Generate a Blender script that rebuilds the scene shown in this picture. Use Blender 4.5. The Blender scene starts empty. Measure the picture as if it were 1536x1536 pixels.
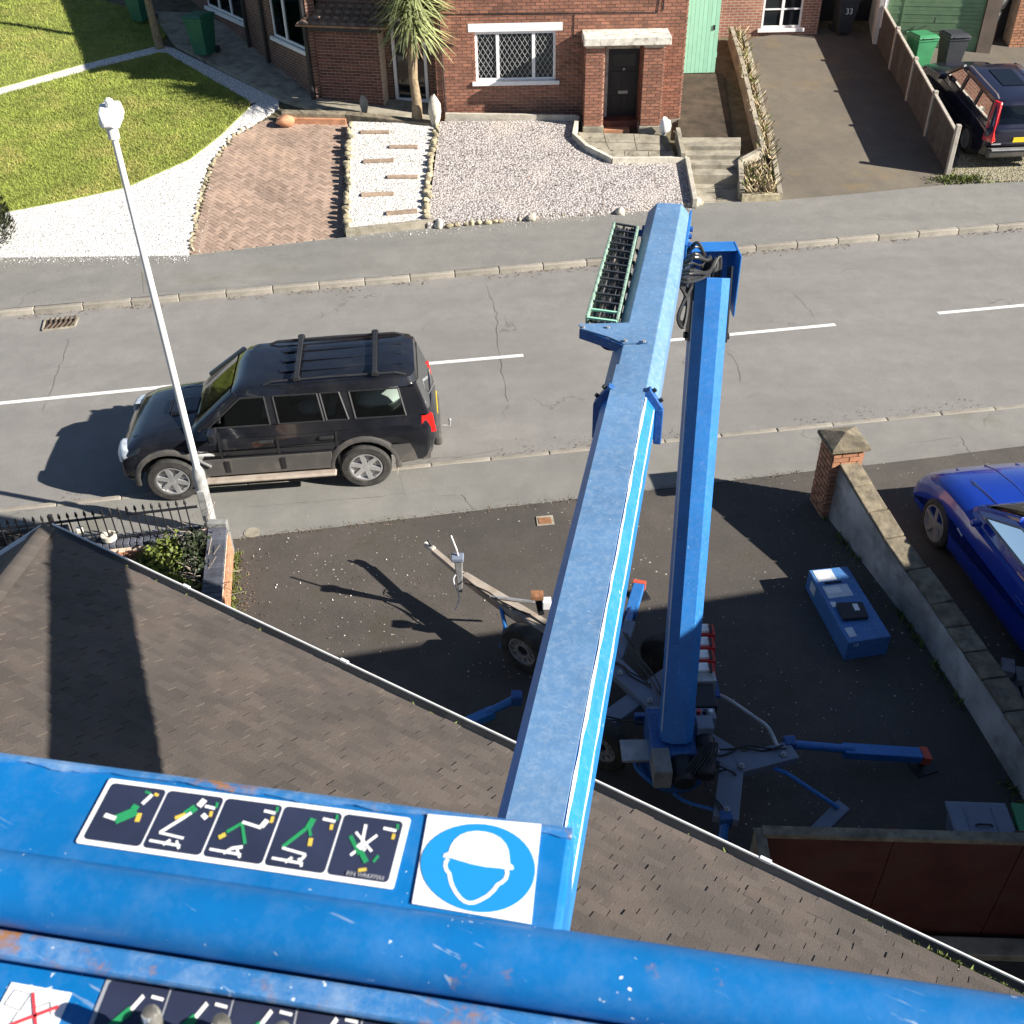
import bpy, bmesh, math, random
from mathutils import Vector, Matrix
random.seed(7)
R = math.radians
V = Vector
sc = bpy.context.scene
col = sc.collection

# ------------------------------------------------------------------ camera, sky, sun, exposure
CAM_H = 8.8
FOC = 1540.0                      # focal length for a 1536 wide picture
PITCH = R(37.57)
ROLL = R(1.26)
fw = V((0, math.cos(PITCH), -math.sin(PITCH)))
up0 = V((0, math.sin(PITCH), math.cos(PITCH)))
rt0 = V((1, 0, 0))
rt = rt0 * math.cos(ROLL) - up0 * math.sin(ROLL)
up = up0 * math.cos(ROLL) + rt0 * math.sin(ROLL)
cam = bpy.data.cameras.new('camera')
camo = bpy.data.objects.new('camera', cam)
col.objects.link(camo)
m3 = Matrix((rt, up, -fw)).transposed()
camo.matrix_world = Matrix.Translation((0, 0, CAM_H)) @ m3.to_4x4()
cam.sensor_width = 36.0
cam.lens = 36.0 * FOC / 1536.0
cam.clip_start = 0.05
cam.dof.use_dof = True
cam.dof.focus_distance = 11.0
cam.dof.aperture_fstop = 18.0
cam.clip_end = 1000
sc.camera = camo
SUN = V((1.85, -0.58, 1.0)).normalized()          # towards the sun
world = bpy.data.worlds.new('World')
sc.world = world
world.use_nodes = True
wn = world.node_tree
bg = wn.nodes['Background']
sky = wn.nodes.new('ShaderNodeTexSky')
sky.sky_type = 'NISHITA'
sky.sun_disc = False
sky.air_density = 0.75
sky.dust_density = 0.3
sky.ozone_density = 1.5
sky.sun_elevation = math.asin(SUN.z)
sky.sun_rotation = math.atan2(SUN.x, SUN.y)
wn.links.new(sky.outputs[0], bg.inputs[0])
bg.inputs[1].default_value = 0.05
sun = bpy.data.lights.new('sun', 'SUN')
sun.energy = 5.0
sun.angle = R(0.53)
sun.color = (1.0, 0.94, 0.85)
suno = bpy.data.objects.new('sun', sun)
col.objects.link(suno)
suno.rotation_euler = SUN.to_track_quat('Z', 'Y').to_euler()
suno.location = (20, -6, 14)
sc.view_settings.view_transform = 'Standard'
sc.view_settings.look = 'None'
sc.view_settings.gamma = 1
sc.view_settings.exposure = 1.3
sc.render.engine = 'CYCLES'

def at(u, v, z=0.0):
    """survey point: where the sight line through (u, v) of the 1536 px picture meets height z"""
    d = fw * FOC + rt * (u - 768) - up * (v - 768)
    return V((0, 0, CAM_H)) + d * ((z - CAM_H) / d.z)
def on(u, v, p, n):
    """the same on the plane through p with normal n (walls)"""
    d = fw * FOC + rt * (u - 768) - up * (v - 768)
    c = V((0, 0, CAM_H))
    return c + d * ((p - c).dot(n) / d.dot(n))

FK = 0.15                          # the plots across the street climb at 15 %
def zf(x, y):
    return 0.1 + FK * (min(y, 40.0) - 22.2 - 0.16 * x)
def fa(u, v, z=0.1):
    """survey point on the climbing plots; z = 0.1 is the surface itself"""
    return on(u, v, V((0, 22.2, z)), V((0.16 * FK, -FK, 1.0)))

# ------------------------------------------------------------------ materials
def nd(nt, t, ins=None, **kw):
    n = nt.nodes.new(t)
    for k, x in kw.items():
        setattr(n, k, x)
    for k, x in (ins or {}).items():
        if isinstance(x, bpy.types.NodeSocket):
            nt.links.new(x, n.inputs[k])
        else:
            n.inputs[k].default_value = x
    return n
def c4(c):
    return (c[0], c[1], c[2], 1.0)
def ramp(nt, fac, stops):
    n = nd(nt, 'ShaderNodeValToRGB', {0: fac})
    e = n.color_ramp.elements
    while len(e) < len(stops):
        e.new(0.5)
    for el, (p, c) in zip(e, stops):
        el.position = p
        el.color = c4(c) if not isinstance(c, (int, float)) else (c, c, c, 1)
    return n.outputs[0]
def mixc(nt, fac, a, b, mode='MIX'):
    n = nd(nt, 'ShaderNodeMix', data_type='RGBA', blend_type=mode)
    for k, x in ((0, fac), (6, a), (7, b)):
        if isinstance(x, bpy.types.NodeSocket):
            nt.links.new(x, n.inputs[k])
        else:
            n.inputs[k].default_value = c4(x) if isinstance(x, tuple) and len(x) == 3 else x
    return n.outputs[2]
def math_(nt, op, a, b=0.0):
    n = nd(nt, 'ShaderNodeMath', {0: a, 1: b}, operation=op)
    return n.outputs[0]
def noise(nt, co, scale, detail=4, rough=0.55, dist=0.0):
    return nd(nt, 'ShaderNodeTexNoise', {'Vector': co, 'Scale': scale, 'Detail': detail, 'Roughness': rough, 'Distortion': dist}).outputs[0]
def vor(nt, co, scale, feature='F1', out=0):
    return nd(nt, 'ShaderNodeTexVoronoi', {'Vector': co, 'Scale': scale}, feature=feature).outputs[out]
def newmat(name):
    m = bpy.data.materials.new(name)
    m.use_nodes = True
    nt = m.node_tree
    b = nt.nodes['Principled BSDF']
    co = nd(nt, 'ShaderNodeTexCoord').outputs['Object']
    return m, nt, b, co
def rndval(nt):
    a = nd(nt, 'ShaderNodeAttribute', attribute_name='rnd').outputs['Fac']
    o = nd(nt, 'ShaderNodeObjectInfo').outputs['Random']
    return math_(nt, 'FRACT', math_(nt, 'ADD', a, o))
def bump(nt, b, h, strength=0.3, dist=0.01):
    n = nd(nt, 'ShaderNodeBump', {'Height': h, 'Strength': strength, 'Distance': dist})
    nt.links.new(n.outputs[0], b.inputs['Normal'])
def M(name, c, rough=0.6, metal=0.0, var=0.18, vs=5.0, bp=0.0, bs=60.0, rnd=0.0, dirt=None, dirt_amt=0.5, ds=3.0, coat=0.0, spec=0.5):
    m, nt, b, co = newmat(name)
    n1 = noise(nt, co, vs, 3, 0.6)
    lo = tuple(x * (1 - var) for x in c)
    hi = tuple(x * (1 + var) for x in c)
    out = mixc(nt, ramp(nt, n1, [(0.3, 0.0), (0.7, 1.0)]), lo, hi)
    if rnd:
        r = rndval(nt)
        k = nd(nt, 'ShaderNodeMapRange', {0: r, 3: 1 - rnd, 4: 1 + rnd}).outputs[0]
        cc = nd(nt, 'ShaderNodeCombineColor', {0: k, 1: k, 2: k}).outputs[0]
        out = mixc(nt, 1.0, out, cc, 'MULTIPLY')
    if dirt:
        d = noise(nt, co, ds, 5, 0.65)
        f = ramp(nt, d, [(0.5, 0.0), (0.68, dirt_amt)])
        out = mixc(nt, f, out, dirt)
    nt.links.new(out, b.inputs['Base Color'])
    b.inputs['Roughness'].default_value = rough
    b.inputs['Metallic'].default_value = metal
    b.inputs['Coat Weight'].default_value = coat
    b.inputs['Specular IOR Level'].default_value = spec
    if bp:
        bump(nt, b, noise(nt, co, bs, 4, 0.6), bp, 0.01)
    return m
def asphalt(name, c, c2, speck=0.0, crack=True, rough=0.85, moss=None, big=0.35):
    m, nt, b, co = newmat(name)
    big1 = noise(nt, co, big, 6, 0.62)
    base = mixc(nt, ramp(nt, big1, [(0.36, 0.0), (0.64, 1.0)]), c, c2)
    mid = noise(nt, co, 2.3, 6, 0.7)
    base = mixc(nt, ramp(nt, mid, [(0.35, 0.35), (0.65, 0.0)]), base, tuple(x * 0.62 for x in c))
    if crack:
        stv = nd(nt, 'ShaderNodeVectorMath', {0: co, 1: (0.07, 1.1, 1.0)}, operation='MULTIPLY').outputs[0]
        sv = nd(nt, 'ShaderNodeMapping', {'Vector': stv, 'Rotation': (0, 0, -0.02)}).outputs[0]
        base = mixc(nt, ramp(nt, noise(nt, sv, 1.0, 3, 0.6), [(0.42, 0.0), (0.66, 0.22)]), base, tuple(x * 0.6 for x in c))
        oil = noise(nt, co, 0.8, 5, 0.7)
        base = mixc(nt, ramp(nt, oil, [(0.66, 0.0), (0.76, 0.25)]), base, tuple(x * 0.45 for x in c))
    grain = noise(nt, co, 95, 3, 0.8)
    base = mixc(nt, 0.75, base, ramp(nt, grain, [(0.25, 0.15), (0.5, 0.5), (0.78, 0.95)]), 'OVERLAY')
    if moss:
        mo = noise(nt, co, 0.9, 8, 0.7)
        base = mixc(nt, ramp(nt, mo, [(0.56, 0.0), (0.72, 0.6)]), base, moss)
    if speck:
        wv = nd(nt, 'ShaderNodeTexVoronoi', {'Vector': co, 'Scale': 17.0, 'Randomness': 1.0})
        sm = ramp(nt, noise(nt, co, 0.55, 3), [(0.38, 0.25), (0.68, 1.0)])
        th = math_(nt, 'MULTIPLY', math_(nt, 'MULTIPLY', sm, nd(nt, 'ShaderNodeSeparateColor', {0: wv.outputs[1]}).outputs[1]), speck)
        f = math_(nt, 'LESS_THAN', wv.outputs[0], th)
        keep = math_(nt, 'GREATER_THAN', nd(nt, 'ShaderNodeSeparateColor', {0: wv.outputs[1]}).outputs[0], 0.5)
        base = mixc(nt, math_(nt, 'MULTIPLY', f, keep), base, (0.4, 0.36, 0.3))
    if crack:
        wob = nd(nt, 'ShaderNodeTexNoise', {'Vector': co, 'Scale': 1.6, 'Detail': 6.0})
        cv = nd(nt, 'ShaderNodeVectorMath', {0: co, 1: wob.outputs[1]}, operation='ADD').outputs[0]
        e = vor(nt, cv, 0.42, 'DISTANCE_TO_EDGE')
        cm = noise(nt, co, 0.55, 2)
        f = math_(nt, 'MULTIPLY', ramp(nt, e, [(0.0, 1.0), (0.005, 0.0)]), ramp(nt, cm, [(0.56, 0.0), (0.64, 0.6)]))
        base = mixc(nt, f, base, (0.03, 0.028, 0.025))
    nt.links.new(base, b.inputs['Base Color'])
    b.inputs['Roughness'].default_value = rough
    bump(nt, b, grain, 0.5, 0.004)
    return m
def pebbles(name, cols, scale, rough=0.8, bp=0.9, dust=None):
    m, nt, b, co = newmat(name)
    w = nd(nt, 'ShaderNodeTexVoronoi', {'Vector': co, 'Scale': scale})
    r = nd(nt, 'ShaderNodeSeparateColor', {0: w.outputs[1]}).outputs[0]
    n = len(cols)
    c = ramp(nt, r, [(i / max(1, n - 1), cc) for i, cc in enumerate(cols)])
    c = mixc(nt, ramp(nt, w.outputs[0], [(0.35, 0.0), (0.75, 0.75)]), c, tuple(x * 0.25 for x in cols[0]))
    if dust:
        c = mixc(nt, ramp(nt, noise(nt, co, 0.9, 6), [(0.5, 0.0), (0.75, 0.5)]), c, dust)
    nt.links.new(c, b.inputs['Base Color'])
    b.inputs['Roughness'].default_value = rough
    bump(nt, b, math_(nt, 'MULTIPLY', w.outputs[0], -1.0), bp, 0.02)
    return m
def brickmat(name, c1, c2, mortar, scale=1.0, rot=0.0):
    """procedural courses for walls too far away to tell the bricks apart; wall local x/z are its u/v"""
    m, nt, b, co = newmat(name)
    uv = nd(nt, 'ShaderNodeUVMap').outputs[0]
    br = nd(nt, 'ShaderNodeTexBrick', {'Vector': uv, 'Color1': c4(c1), 'Color2': c4(c2), 'Mortar': c4(mortar), 'Scale': 1.0, 'Mortar Size': 0.012, 'Mortar Smooth': 0.1, 'Brick Width': 0.225, 'Row Height': 0.075})
    o = mixc(nt, 0.5, br.outputs[0], ramp(nt, noise(nt, co, 2.0, 5), [(0.3, 0.3), (0.7, 0.75)]), 'OVERLAY')
    nt.links.new(o, b.inputs['Base Color'])
    b.inputs['Roughness'].default_value = 0.85
    bump(nt, b, math_(nt, 'MULTIPLY', br.outputs[1], -1.0), 0.6, 0.01)
    return m
def bluepaint(name, c, rust=0.5, chips=True, rough=0.42, dust=0.25, chip_scale=30.0):
    m, nt, b, co = newmat(name)
    a = noise(nt, co, 3.0, 7, 0.65)
    base = mixc(nt, ramp(nt, a, [(0.3, 0.0), (0.75, 1.0)]), tuple(x * 0.82 for x in c), tuple(min(1, x * 1.15) for x in c))
    du = noise(nt, co, 26.0, 8, 0.75)
    base = mixc(nt, ramp(nt, du, [(0.45, 0.0), (0.8, dust)]), base, (0.42, 0.5, 0.58))
    sc_ = nd(nt, 'ShaderNodeMapping', {'Vector': co, 'Scale': (5.0, 5.0, 5.0), 'Rotation': (0.3, 0.2, 0.5)}).outputs[0]
    st = nd(nt, 'ShaderNodeVectorMath', {0: sc_, 1: (1.0, 34.0, 9.0)}, operation='MULTIPLY').outputs[0]
    scr = math_(nt, 'MULTIPLY', ramp(nt, noise(nt, st, 1.0, 3, 0.6), [(0.66, 0.0), (0.69, 1.0)]), ramp(nt, noise(nt, co, 4.0, 2), [(0.5, 0.0), (0.6, 0.55)]))
    base = mixc(nt, scr, base, (0.45, 0.52, 0.58))
    if chips:
        sp = vor(nt, nd(nt, 'ShaderNodeVectorMath', {0: co, 1: nd(nt, 'ShaderNodeTexNoise', {'Vector': co, 'Scale': 40.0}).outputs[1]}, operation='MULTIPLY_ADD').outputs[0] if False else co, 21.0)
        lo = noise(nt, co, 6.0, 4)
        f = math_(nt, 'LESS_THAN', sp, math_(nt, 'MULTIPLY', ramp(nt, lo, [(0.55, 0.0), (0.8, 1.0)]), 0.08))
        base = mixc(nt, f, base, (0.55, 0.6, 0.65))
        wob = nd(nt, 'ShaderNodeTexNoise', {'Vector': co, 'Scale': 160.0, 'Detail': 2.0}).outputs[1]
        cw = nd(nt, 'ShaderNodeVectorMath', {0: wob, 1: (0.012, 0.012, 0.012)}, operation='MULTIPLY').outputs[0]
        cv = nd(nt, 'ShaderNodeVectorMath', {0: co, 1: cw}, operation='ADD').outputs[0]
        v2 = nd(nt, 'ShaderNodeTexVoronoi', {'Vector': cv, 'Scale': chip_scale})
        l2 = noise(nt, co, chip_scale * 0.12, 3)
        f2 = math_(nt, 'LESS_THAN', v2.outputs[0], math_(nt, 'MULTIPLY', ramp(nt, l2, [(0.5, 0.0), (0.75, 1.0)]), math_(nt, 'MULTIPLY', nd(nt, 'ShaderNodeSeparateColor', {0: v2.outputs[1]}).outputs[0], 0.34)))
        base = mixc(nt, f2, base, mixc(nt, nd(nt, 'ShaderNodeSeparateColor', {0: v2.outputs[1]}).outputs[1], (0.5, 0.6, 0.68), (0.7, 0.72, 0.72)))
    if rust:
        r1 = noise(nt, co, 7.0, 9, 0.72)
        r2 = noise(nt, co, 34.0, 6, 0.7)
        f = math_(nt, 'MULTIPLY', ramp(nt, r1, [(0.66 - 0.12 * rust, 0.0), (0.72 - 0.1 * rust, 1.0)]), ramp(nt, r2, [(0.42, 0.0), (0.55, 1.0)]))
        base = mixc(nt, f, base, mixc(nt, r2, (0.12, 0.05, 0.02), (0.42, 0.2, 0.07)))
        nt.links.new(ramp(nt, f, [(0.0, rough), (1.0, 0.9)]), b.inputs['Roughness'])
    else:
        b.inputs['Roughness'].default_value = rough
    nt.links.new(base, b.inputs['Base Color'])
    bump(nt, b, noise(nt, co, 60, 4), 0.08, 0.004)
    return m
def glass(name, c=(0.012, 0.015, 0.018), rough=0.05):
    m, nt, b, co = newmat(name)
    b.inputs['Base Color'].default_value = c4(c)
    b.inputs['Roughness'].default_value = rough
    b.inputs['Specular IOR Level'].default_value = 0.5
    return m
def clearglass(name, tint=(0.62, 0.68, 0.68)):
    m, nt, b, co = newmat(name)
    g = nd(nt, 'ShaderNodeBsdfGlossy', {'Roughness': 0.03, 'Color': (0.62, 0.64, 0.66, 1)})
    t = nd(nt, 'ShaderNodeBsdfTransparent', {'Color': c4(tint)})
    fr = nd(nt, 'ShaderNodeFresnel', {'IOR': 1.5})
    mx = nd(nt, 'ShaderNodeMixShader', {0: fr.outputs[0], 1: t.outputs[0], 2: g.outputs[0]})
    nt.links.new(mx.outputs[0], nt.nodes['Material Output'].inputs[0])
    return m

MT = {}
MT['road'] = asphalt('worn_grey_asphalt', (0.205, 0.196, 0.182), (0.24, 0.228, 0.212))
MT['pave'] = asphalt('pale_pavement_asphalt', (0.19, 0.186, 0.17), (0.24, 0.23, 0.208), moss=(0.12, 0.115, 0.06))
MT['pave_far'] = asphalt('far_pavement_asphalt', (0.195, 0.192, 0.178), (0.235, 0.224, 0.2))
MT['drive'] = asphalt('dark_speckled_tarmac', (0.062, 0.054, 0.047), (0.09, 0.078, 0.066), speck=0.3, crack=False, moss=(0.05, 0.045, 0.018), big=0.5)
MT['drive_far'] = asphalt('brown_weathered_tarmac', (0.1, 0.087, 0.07), (0.16, 0.135, 0.1), crack=False, moss=(0.2, 0.13, 0.045), big=0.3)
MT['passage'] = M('shade_brown_passage', (0.05, 0.036, 0.022), 0.95, var=0.5, vs=2.5, bp=0.5, bs=25)  # dark brown floor, with the passage's shade put into the colour
MT['sky_reflect'] = M('painted_sky_reflection', (0.6, 0.7, 0.8), 0.6, var=0.12, vs=2)  # sky reflection on the left house panes, put into a pale blue colour
MT['soil'] = M('dark_soil', (0.035, 0.026, 0.018), 0.95, var=0.5, vs=18, bp=0.8, bs=40)
MT['earth'] = M('scrub_earth', (0.11, 0.095, 0.055), 0.95, var=0.4, vs=3, bp=0.6, bs=20)
MT['dry'] = pebbles('dry_rubble', [(0.2, 0.17, 0.11), (0.33, 0.3, 0.22), (0.24, 0.22, 0.1), (0.45, 0.42, 0.36)], 24)
MT['lawn'] = M('lawn_turf', (0.18, 0.21, 0.038), 0.9, var=0.35, vs=5.0, bp=0.7, bs=50)
MT['white_gravel'] = pebbles('white_gravel_chips', [(0.7, 0.68, 0.65), (0.8, 0.78, 0.75), (0.84, 0.83, 0.8), (0.76, 0.74, 0.71), (0.55, 0.53, 0.5)], 34, bp=0.5)
MT['slate'] = pebbles('pink_grey_slate_chips', [(0.33, 0.295, 0.28), (0.52, 0.47, 0.45), (0.44, 0.395, 0.38), (0.66, 0.61, 0.58), (0.21, 0.185, 0.18), (0.58, 0.53, 0.5)], 22, dust=(0.58, 0.5, 0.42))
MT['cream_gravel'] = pebbles('cream_white_gravel', [(0.7, 0.66, 0.6), (0.82, 0.79, 0.74), (0.6, 0.57, 0.53), (0.86, 0.84, 0.8)], 26, bp=0.6)
MT['paver'] = M('red_brown_paver', (0.3, 0.215, 0.165), 0.85, var=0.22, vs=0.7, bp=0.3, bs=60, rnd=0.22, dirt=(0.44, 0.31, 0.22), dirt_amt=0.8, ds=0.45)
MT['joint'] = M('sandy_joint', (0.17, 0.15, 0.11), 0.95, var=0.3, vs=9)
MT['kerb'] = M('concrete_kerb', (0.27, 0.245, 0.205), 0.85, var=0.25, vs=4, bp=0.4, bs=50, rnd=0.12)
MT['concrete'] = M('weathered_concrete', (0.3, 0.27, 0.21), 0.9, var=0.3, vs=2.5, bp=0.4, bs=30, dirt=(0.1, 0.09, 0.06), dirt_amt=0.7)
MT['palestone'] = M('pale_stone', (0.5, 0.46, 0.38), 0.85, var=0.25, vs=5, bp=0.6, bs=18, rnd=0.15)
MT['mossy_stone'] = M('mossy_edge_stone', (0.3, 0.26, 0.17), 0.9, var=0.4, vs=9, bp=0.7, bs=25, rnd=0.3)
MT['sleeper'] = M('timber_sleeper', (0.3, 0.22, 0.16), 0.85, var=0.25, vs=8, bp=0.4, bs=30, rnd=0.15)
MT['brick'] = M('red_house_brick', (0.27, 0.118, 0.074), 0.85, var=0.25, vs=3, bp=0.3, bs=70, rnd=0.28)
MT['mortar'] = M('buff_mortar', (0.6, 0.47, 0.37), 0.9, var=0.2, vs=5)
MT['brick_orange'] = M('orange_wall_brick', (0.42, 0.2, 0.11), 0.85, var=0.25, vs=5, bp=0.3, bs=60, rnd=0.18)
MT['brick_dark'] = M('dark_brick', (0.13, 0.05, 0.035), 0.85, var=0.3, vs=3, bp=0.3, bs=70, rnd=0.3)
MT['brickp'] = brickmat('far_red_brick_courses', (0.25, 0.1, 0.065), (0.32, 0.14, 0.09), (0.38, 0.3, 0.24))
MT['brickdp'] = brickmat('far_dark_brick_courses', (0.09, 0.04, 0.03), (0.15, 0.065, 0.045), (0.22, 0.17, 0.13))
MT['blue_brick'] = M('blue_engineering_brick', (0.075, 0.08, 0.1), 0.6, var=0.3, vs=8, bp=0.3, bs=50, rnd=0.3)
MT['white'] = M('white_upvc', (0.8, 0.8, 0.8), 0.35, var=0.04)
MT['oldwhite'] = M('peeling_white_paint', (0.68, 0.64, 0.56), 0.85, var=0.2, vs=4, bp=0.5, bs=25, dirt=(0.2, 0.17, 0.13), dirt_amt=0.8, ds=7)
MT['render_white'] = M('white_render', (0.62, 0.62, 0.6), 0.9, var=0.1, vs=2, bp=0.3, bs=50)
MT['render'] = M('stained_grey_render', (0.42, 0.4, 0.38), 0.9, var=0.3, vs=2.2, bp=0.4, bs=20, dirt=(0.16, 0.15, 0.13), dirt_amt=0.75, ds=1.4)
MT['coping'] = M('lichened_coping', (0.185, 0.155, 0.105), 0.95, var=0.45, vs=7, bp=0.7, bs=25, rnd=0.15, dirt=(0.09, 0.08, 0.07), dirt_amt=0.6, ds=5)
MT['glass'] = glass('window_glass')
MT['cargl'] = glass('tinted_car_glass', (0.006, 0.007, 0.008), 0.03)
MT['carclear'] = clearglass('tinted_clear_car_glass', (0.72, 0.76, 0.74))
MT['seat'] = M('grey_seat_cloth', (0.26, 0.265, 0.27), 0.9, var=0.2, vs=8)
MT['clear'] = clearglass('clear_window_pane')
MT['lead'] = M('white_lead_strip', (0.55, 0.55, 0.55), 0.5)
MT['curtain_backing'] = M('dim_room', (0.16, 0.155, 0.145), 0.9, var=0.3, vs=1.5)  # room tone lightened to stand in for reflection on the panes
MT['net'] = M('pale_curtain', (0.5, 0.5, 0.48), 0.9, var=0.15, vs=3)
MT['door'] = M('charcoal_door', (0.025, 0.027, 0.03), 0.5)
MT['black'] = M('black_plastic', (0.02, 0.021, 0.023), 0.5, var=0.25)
MT['iron'] = M('black_iron', (0.014, 0.014, 0.016), 0.5)
MT['rubber'] = M('tyre_rubber', (0.03, 0.028, 0.026), 0.85, var=0.3, vs=12, dirt=(0.1, 0.092, 0.084), dirt_amt=0.5, ds=5)
MT['alloy'] = M('silver_alloy', (0.55, 0.55, 0.55), 0.3, metal=0.7, var=0.1)
MT['darkalloy'] = M('dark_alloy', (0.14, 0.14, 0.15), 0.35, metal=0.6)
MT['steel'] = M('galvanised_steel', (0.42, 0.42, 0.42), 0.45, metal=0.5, var=0.2, vs=8, dirt=(0.25, 0.23, 0.2), dirt_amt=0.3)
MT['dusty_steel'] = M('dusty_beige_steel', (0.34, 0.29, 0.24), 0.7, var=0.2, vs=5, dirt=(0.18, 0.1, 0.05), dirt_amt=0.4)
MT['suv'] = M('dusty_black_car_paint', (0.009, 0.01, 0.014), 0.16, var=0.2, vs=3, coat=0.4, dirt=(0.03, 0.03, 0.03), dirt_amt=0.35, ds=2.2)
MT['suv_grey'] = M('grey_cladding_paint', (0.07, 0.066, 0.062), 0.45, var=0.12, vs=3, dirt=(0.2, 0.17, 0.14), dirt_amt=0.35)
MT['bluecar'] = M('royal_blue_car_paint', (0.004, 0.032, 0.3), 0.2, var=0.06, coat=0.8)
MT['navycar'] = M('dark_navy_car_paint', (0.012, 0.012, 0.028), 0.22, var=0.08, coat=0.7)
MT['lamp_clear'] = M('clear_headlamp', (0.6, 0.65, 0.68), 0.08, var=0.25, vs=14, coat=0.8)
MT['lamp_red'] = M('red_lamp_lens', (0.55, 0.012, 0.01), 0.15, var=0.2, vs=10, coat=0.6)
MT['plate_y'] = M('yellow_plate', (0.8, 0.6, 0.02), 0.5, var=0.03)
MT['lamppost'] = M('white_lamp_post', (0.72, 0.71, 0.68), 0.5, var=0.08, vs=2)
MT['lamppost_base'] = M('scuffed_silver_base', (0.45, 0.45, 0.44), 0.4, metal=0.4, var=0.35, vs=9)
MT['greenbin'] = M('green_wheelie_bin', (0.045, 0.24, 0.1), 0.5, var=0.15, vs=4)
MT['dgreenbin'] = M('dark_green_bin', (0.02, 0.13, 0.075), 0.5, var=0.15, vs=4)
MT['greybin'] = M('dark_grey_bin', (0.035, 0.038, 0.045), 0.55, var=0.15, vs=4)
MT['bluegrey'] = M('blue_grey_plastic', (0.17, 0.2, 0.26), 0.55, var=0.12, vs=4)
MT['mint'] = M('mint_green_boards', (0.3, 0.62, 0.45), 0.7, var=0.1, vs=3, rnd=0.07, dirt=(0.2, 0.3, 0.22), dirt_amt=0.3)
MT['garage'] = M('green_garage_paint', (0.15, 0.26, 0.14), 0.7, var=0.14, vs=5, rnd=0.07, dirt=(0.2, 0.27, 0.16), dirt_amt=0.5, ds=4)
MT['fence'] = M('weathered_grey_boards', (0.09, 0.077, 0.066), 0.9, var=0.25, vs=6, bp=0.4, bs=30, rnd=0.18)
MT['post'] = M('concrete_fence_post', (0.42, 0.38, 0.32), 0.9, var=0.2, vs=8, bp=0.3)
MT['redboard'] = M('dark_red_board', (0.075, 0.015, 0.01), 0.75, var=0.35, vs=2.5, dirt=(0.06, 0.03, 0.02), dirt_amt=0.8, ds=2.5)
MT['tile'] = M('brown_plain_tile', (0.082, 0.068, 0.058), 0.9, var=0.2, vs=0.9, bp=0.4, bs=60, rnd=0.15, dirt=(0.125, 0.09, 0.07), dirt_amt=0.5, ds=1.8)
MT['tile_far'] = M('brown_pantile', (0.2, 0.12, 0.075), 0.9, var=0.35, vs=4, rnd=0.3, dirt=(0.4, 0.36, 0.28), dirt_amt=0.6, ds=7)
MT['gutter'] = M('grey_pvc_gutter', (0.1, 0.1, 0.1), 0.4, var=0.15, vs=6)
MT['gutter_rim'] = M('pale_gutter_rim', (0.78, 0.77, 0.74), 0.25, var=0.1)
MT['moss'] = M('roof_moss', (0.1, 0.12, 0.03), 0.95, var=0.5, vs=20, rnd=0.3)
MT['leaf'] = M('shrub_leaf', (0.11, 0.14, 0.02), 0.7, var=0.4, vs=8, rnd=0.45)
MT['leaf_dark'] = M('dark_shrub_leaf', (0.02, 0.032, 0.01), 0.6, var=0.4, vs=8, rnd=0.4)
MT['conifer'] = M('conifer_green', (0.035, 0.045, 0.015), 0.8, var=0.4, vs=10, rnd=0.4)
MT['blade'] = M('grass_blade', (0.24, 0.285, 0.05), 0.8, var=0.35, vs=1.2, rnd=0.25, dirt=(0.4, 0.34, 0.11), dirt_amt=0.8, ds=0.9)
MT['palm'] = M('cordyline_leaf', (0.27, 0.3, 0.13), 0.45, var=0.3, vs=3, rnd=0.4)
MT['palm_dead'] = M('dead_palm_leaf', (0.2, 0.15, 0.08), 0.8, var=0.3, vs=5, rnd=0.3)
MT['bark'] = M('fibrous_bark', (0.24, 0.18, 0.11), 0.95, var=0.35, vs=14, bp=0.8, bs=25)
MT['twig'] = M('dry_twig', (0.24, 0.2, 0.16), 0.9, var=0.3, vs=9, rnd=0.3)
MT['straw'] = M('dry_straw', (0.4, 0.32, 0.2), 0.9, var=0.3, vs=9, rnd=0.35)
MT['paintline'] = M('road_line_paint', (0.72, 0.71, 0.68), 0.7, var=0.06, vs=10, dirt=(0.35, 0.33, 0.3), dirt_amt=0.55, ds=16)
MT['blue'] = bluepaint('blue_lift_paint', (0.105, 0.215, 0.38), rust=0.0, dust=0.4)
MT['blue_arm'] = bluepaint('blue_arm_paint', (0.016, 0.15, 0.44), rust=0.0, chips=False, dust=0.12)
MT['blue_inner'] = bluepaint('bright_blue_tube', (0.008, 0.17, 0.5), rust=0.0, dust=0.15)
MT['blue_basket'] = bluepaint('scuffed_basket_blue', (0.002, 0.14, 0.4), rust=0.3, dust=0.1, chip_scale=120.0)
MT['blue_rust'] = bluepaint('rusty_basket_edge', (0.03, 0.17, 0.42), rust=1.1, dust=0.55, chip_scale=90.0)
MT['blue_box'] = bluepaint('blue_box_paint', (0.045, 0.16, 0.4), rust=0.0, dust=0.3)
MT['blue_dark'] = bluepaint('deep_blue_steel', (0.012, 0.085, 0.28), rust=0.0, chips=False, dust=0.2)
MT['wear'] = M('worn_white_edge', (0.72, 0.71, 0.66), 0.6, var=0.2, vs=14, dirt=(0.4, 0.3, 0.2), dirt_amt=0.6, ds=9)
MT['rustplain'] = M('orange_rust', (0.24, 0.11, 0.05), 0.9, var=0.4, vs=18)
MT['hose'] = M('black_hose', (0.02, 0.02, 0.02), 0.4)
MT['chain'] = M('mint_speckled_chain', (0.22, 0.33, 0.26), 0.6, var=0.4, vs=45, dirt=(0.08, 0.09, 0.08), dirt_amt=0.7, ds=22)
MT['redplastic'] = M('red_battery', (0.5, 0.03, 0.025), 0.5)
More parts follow.
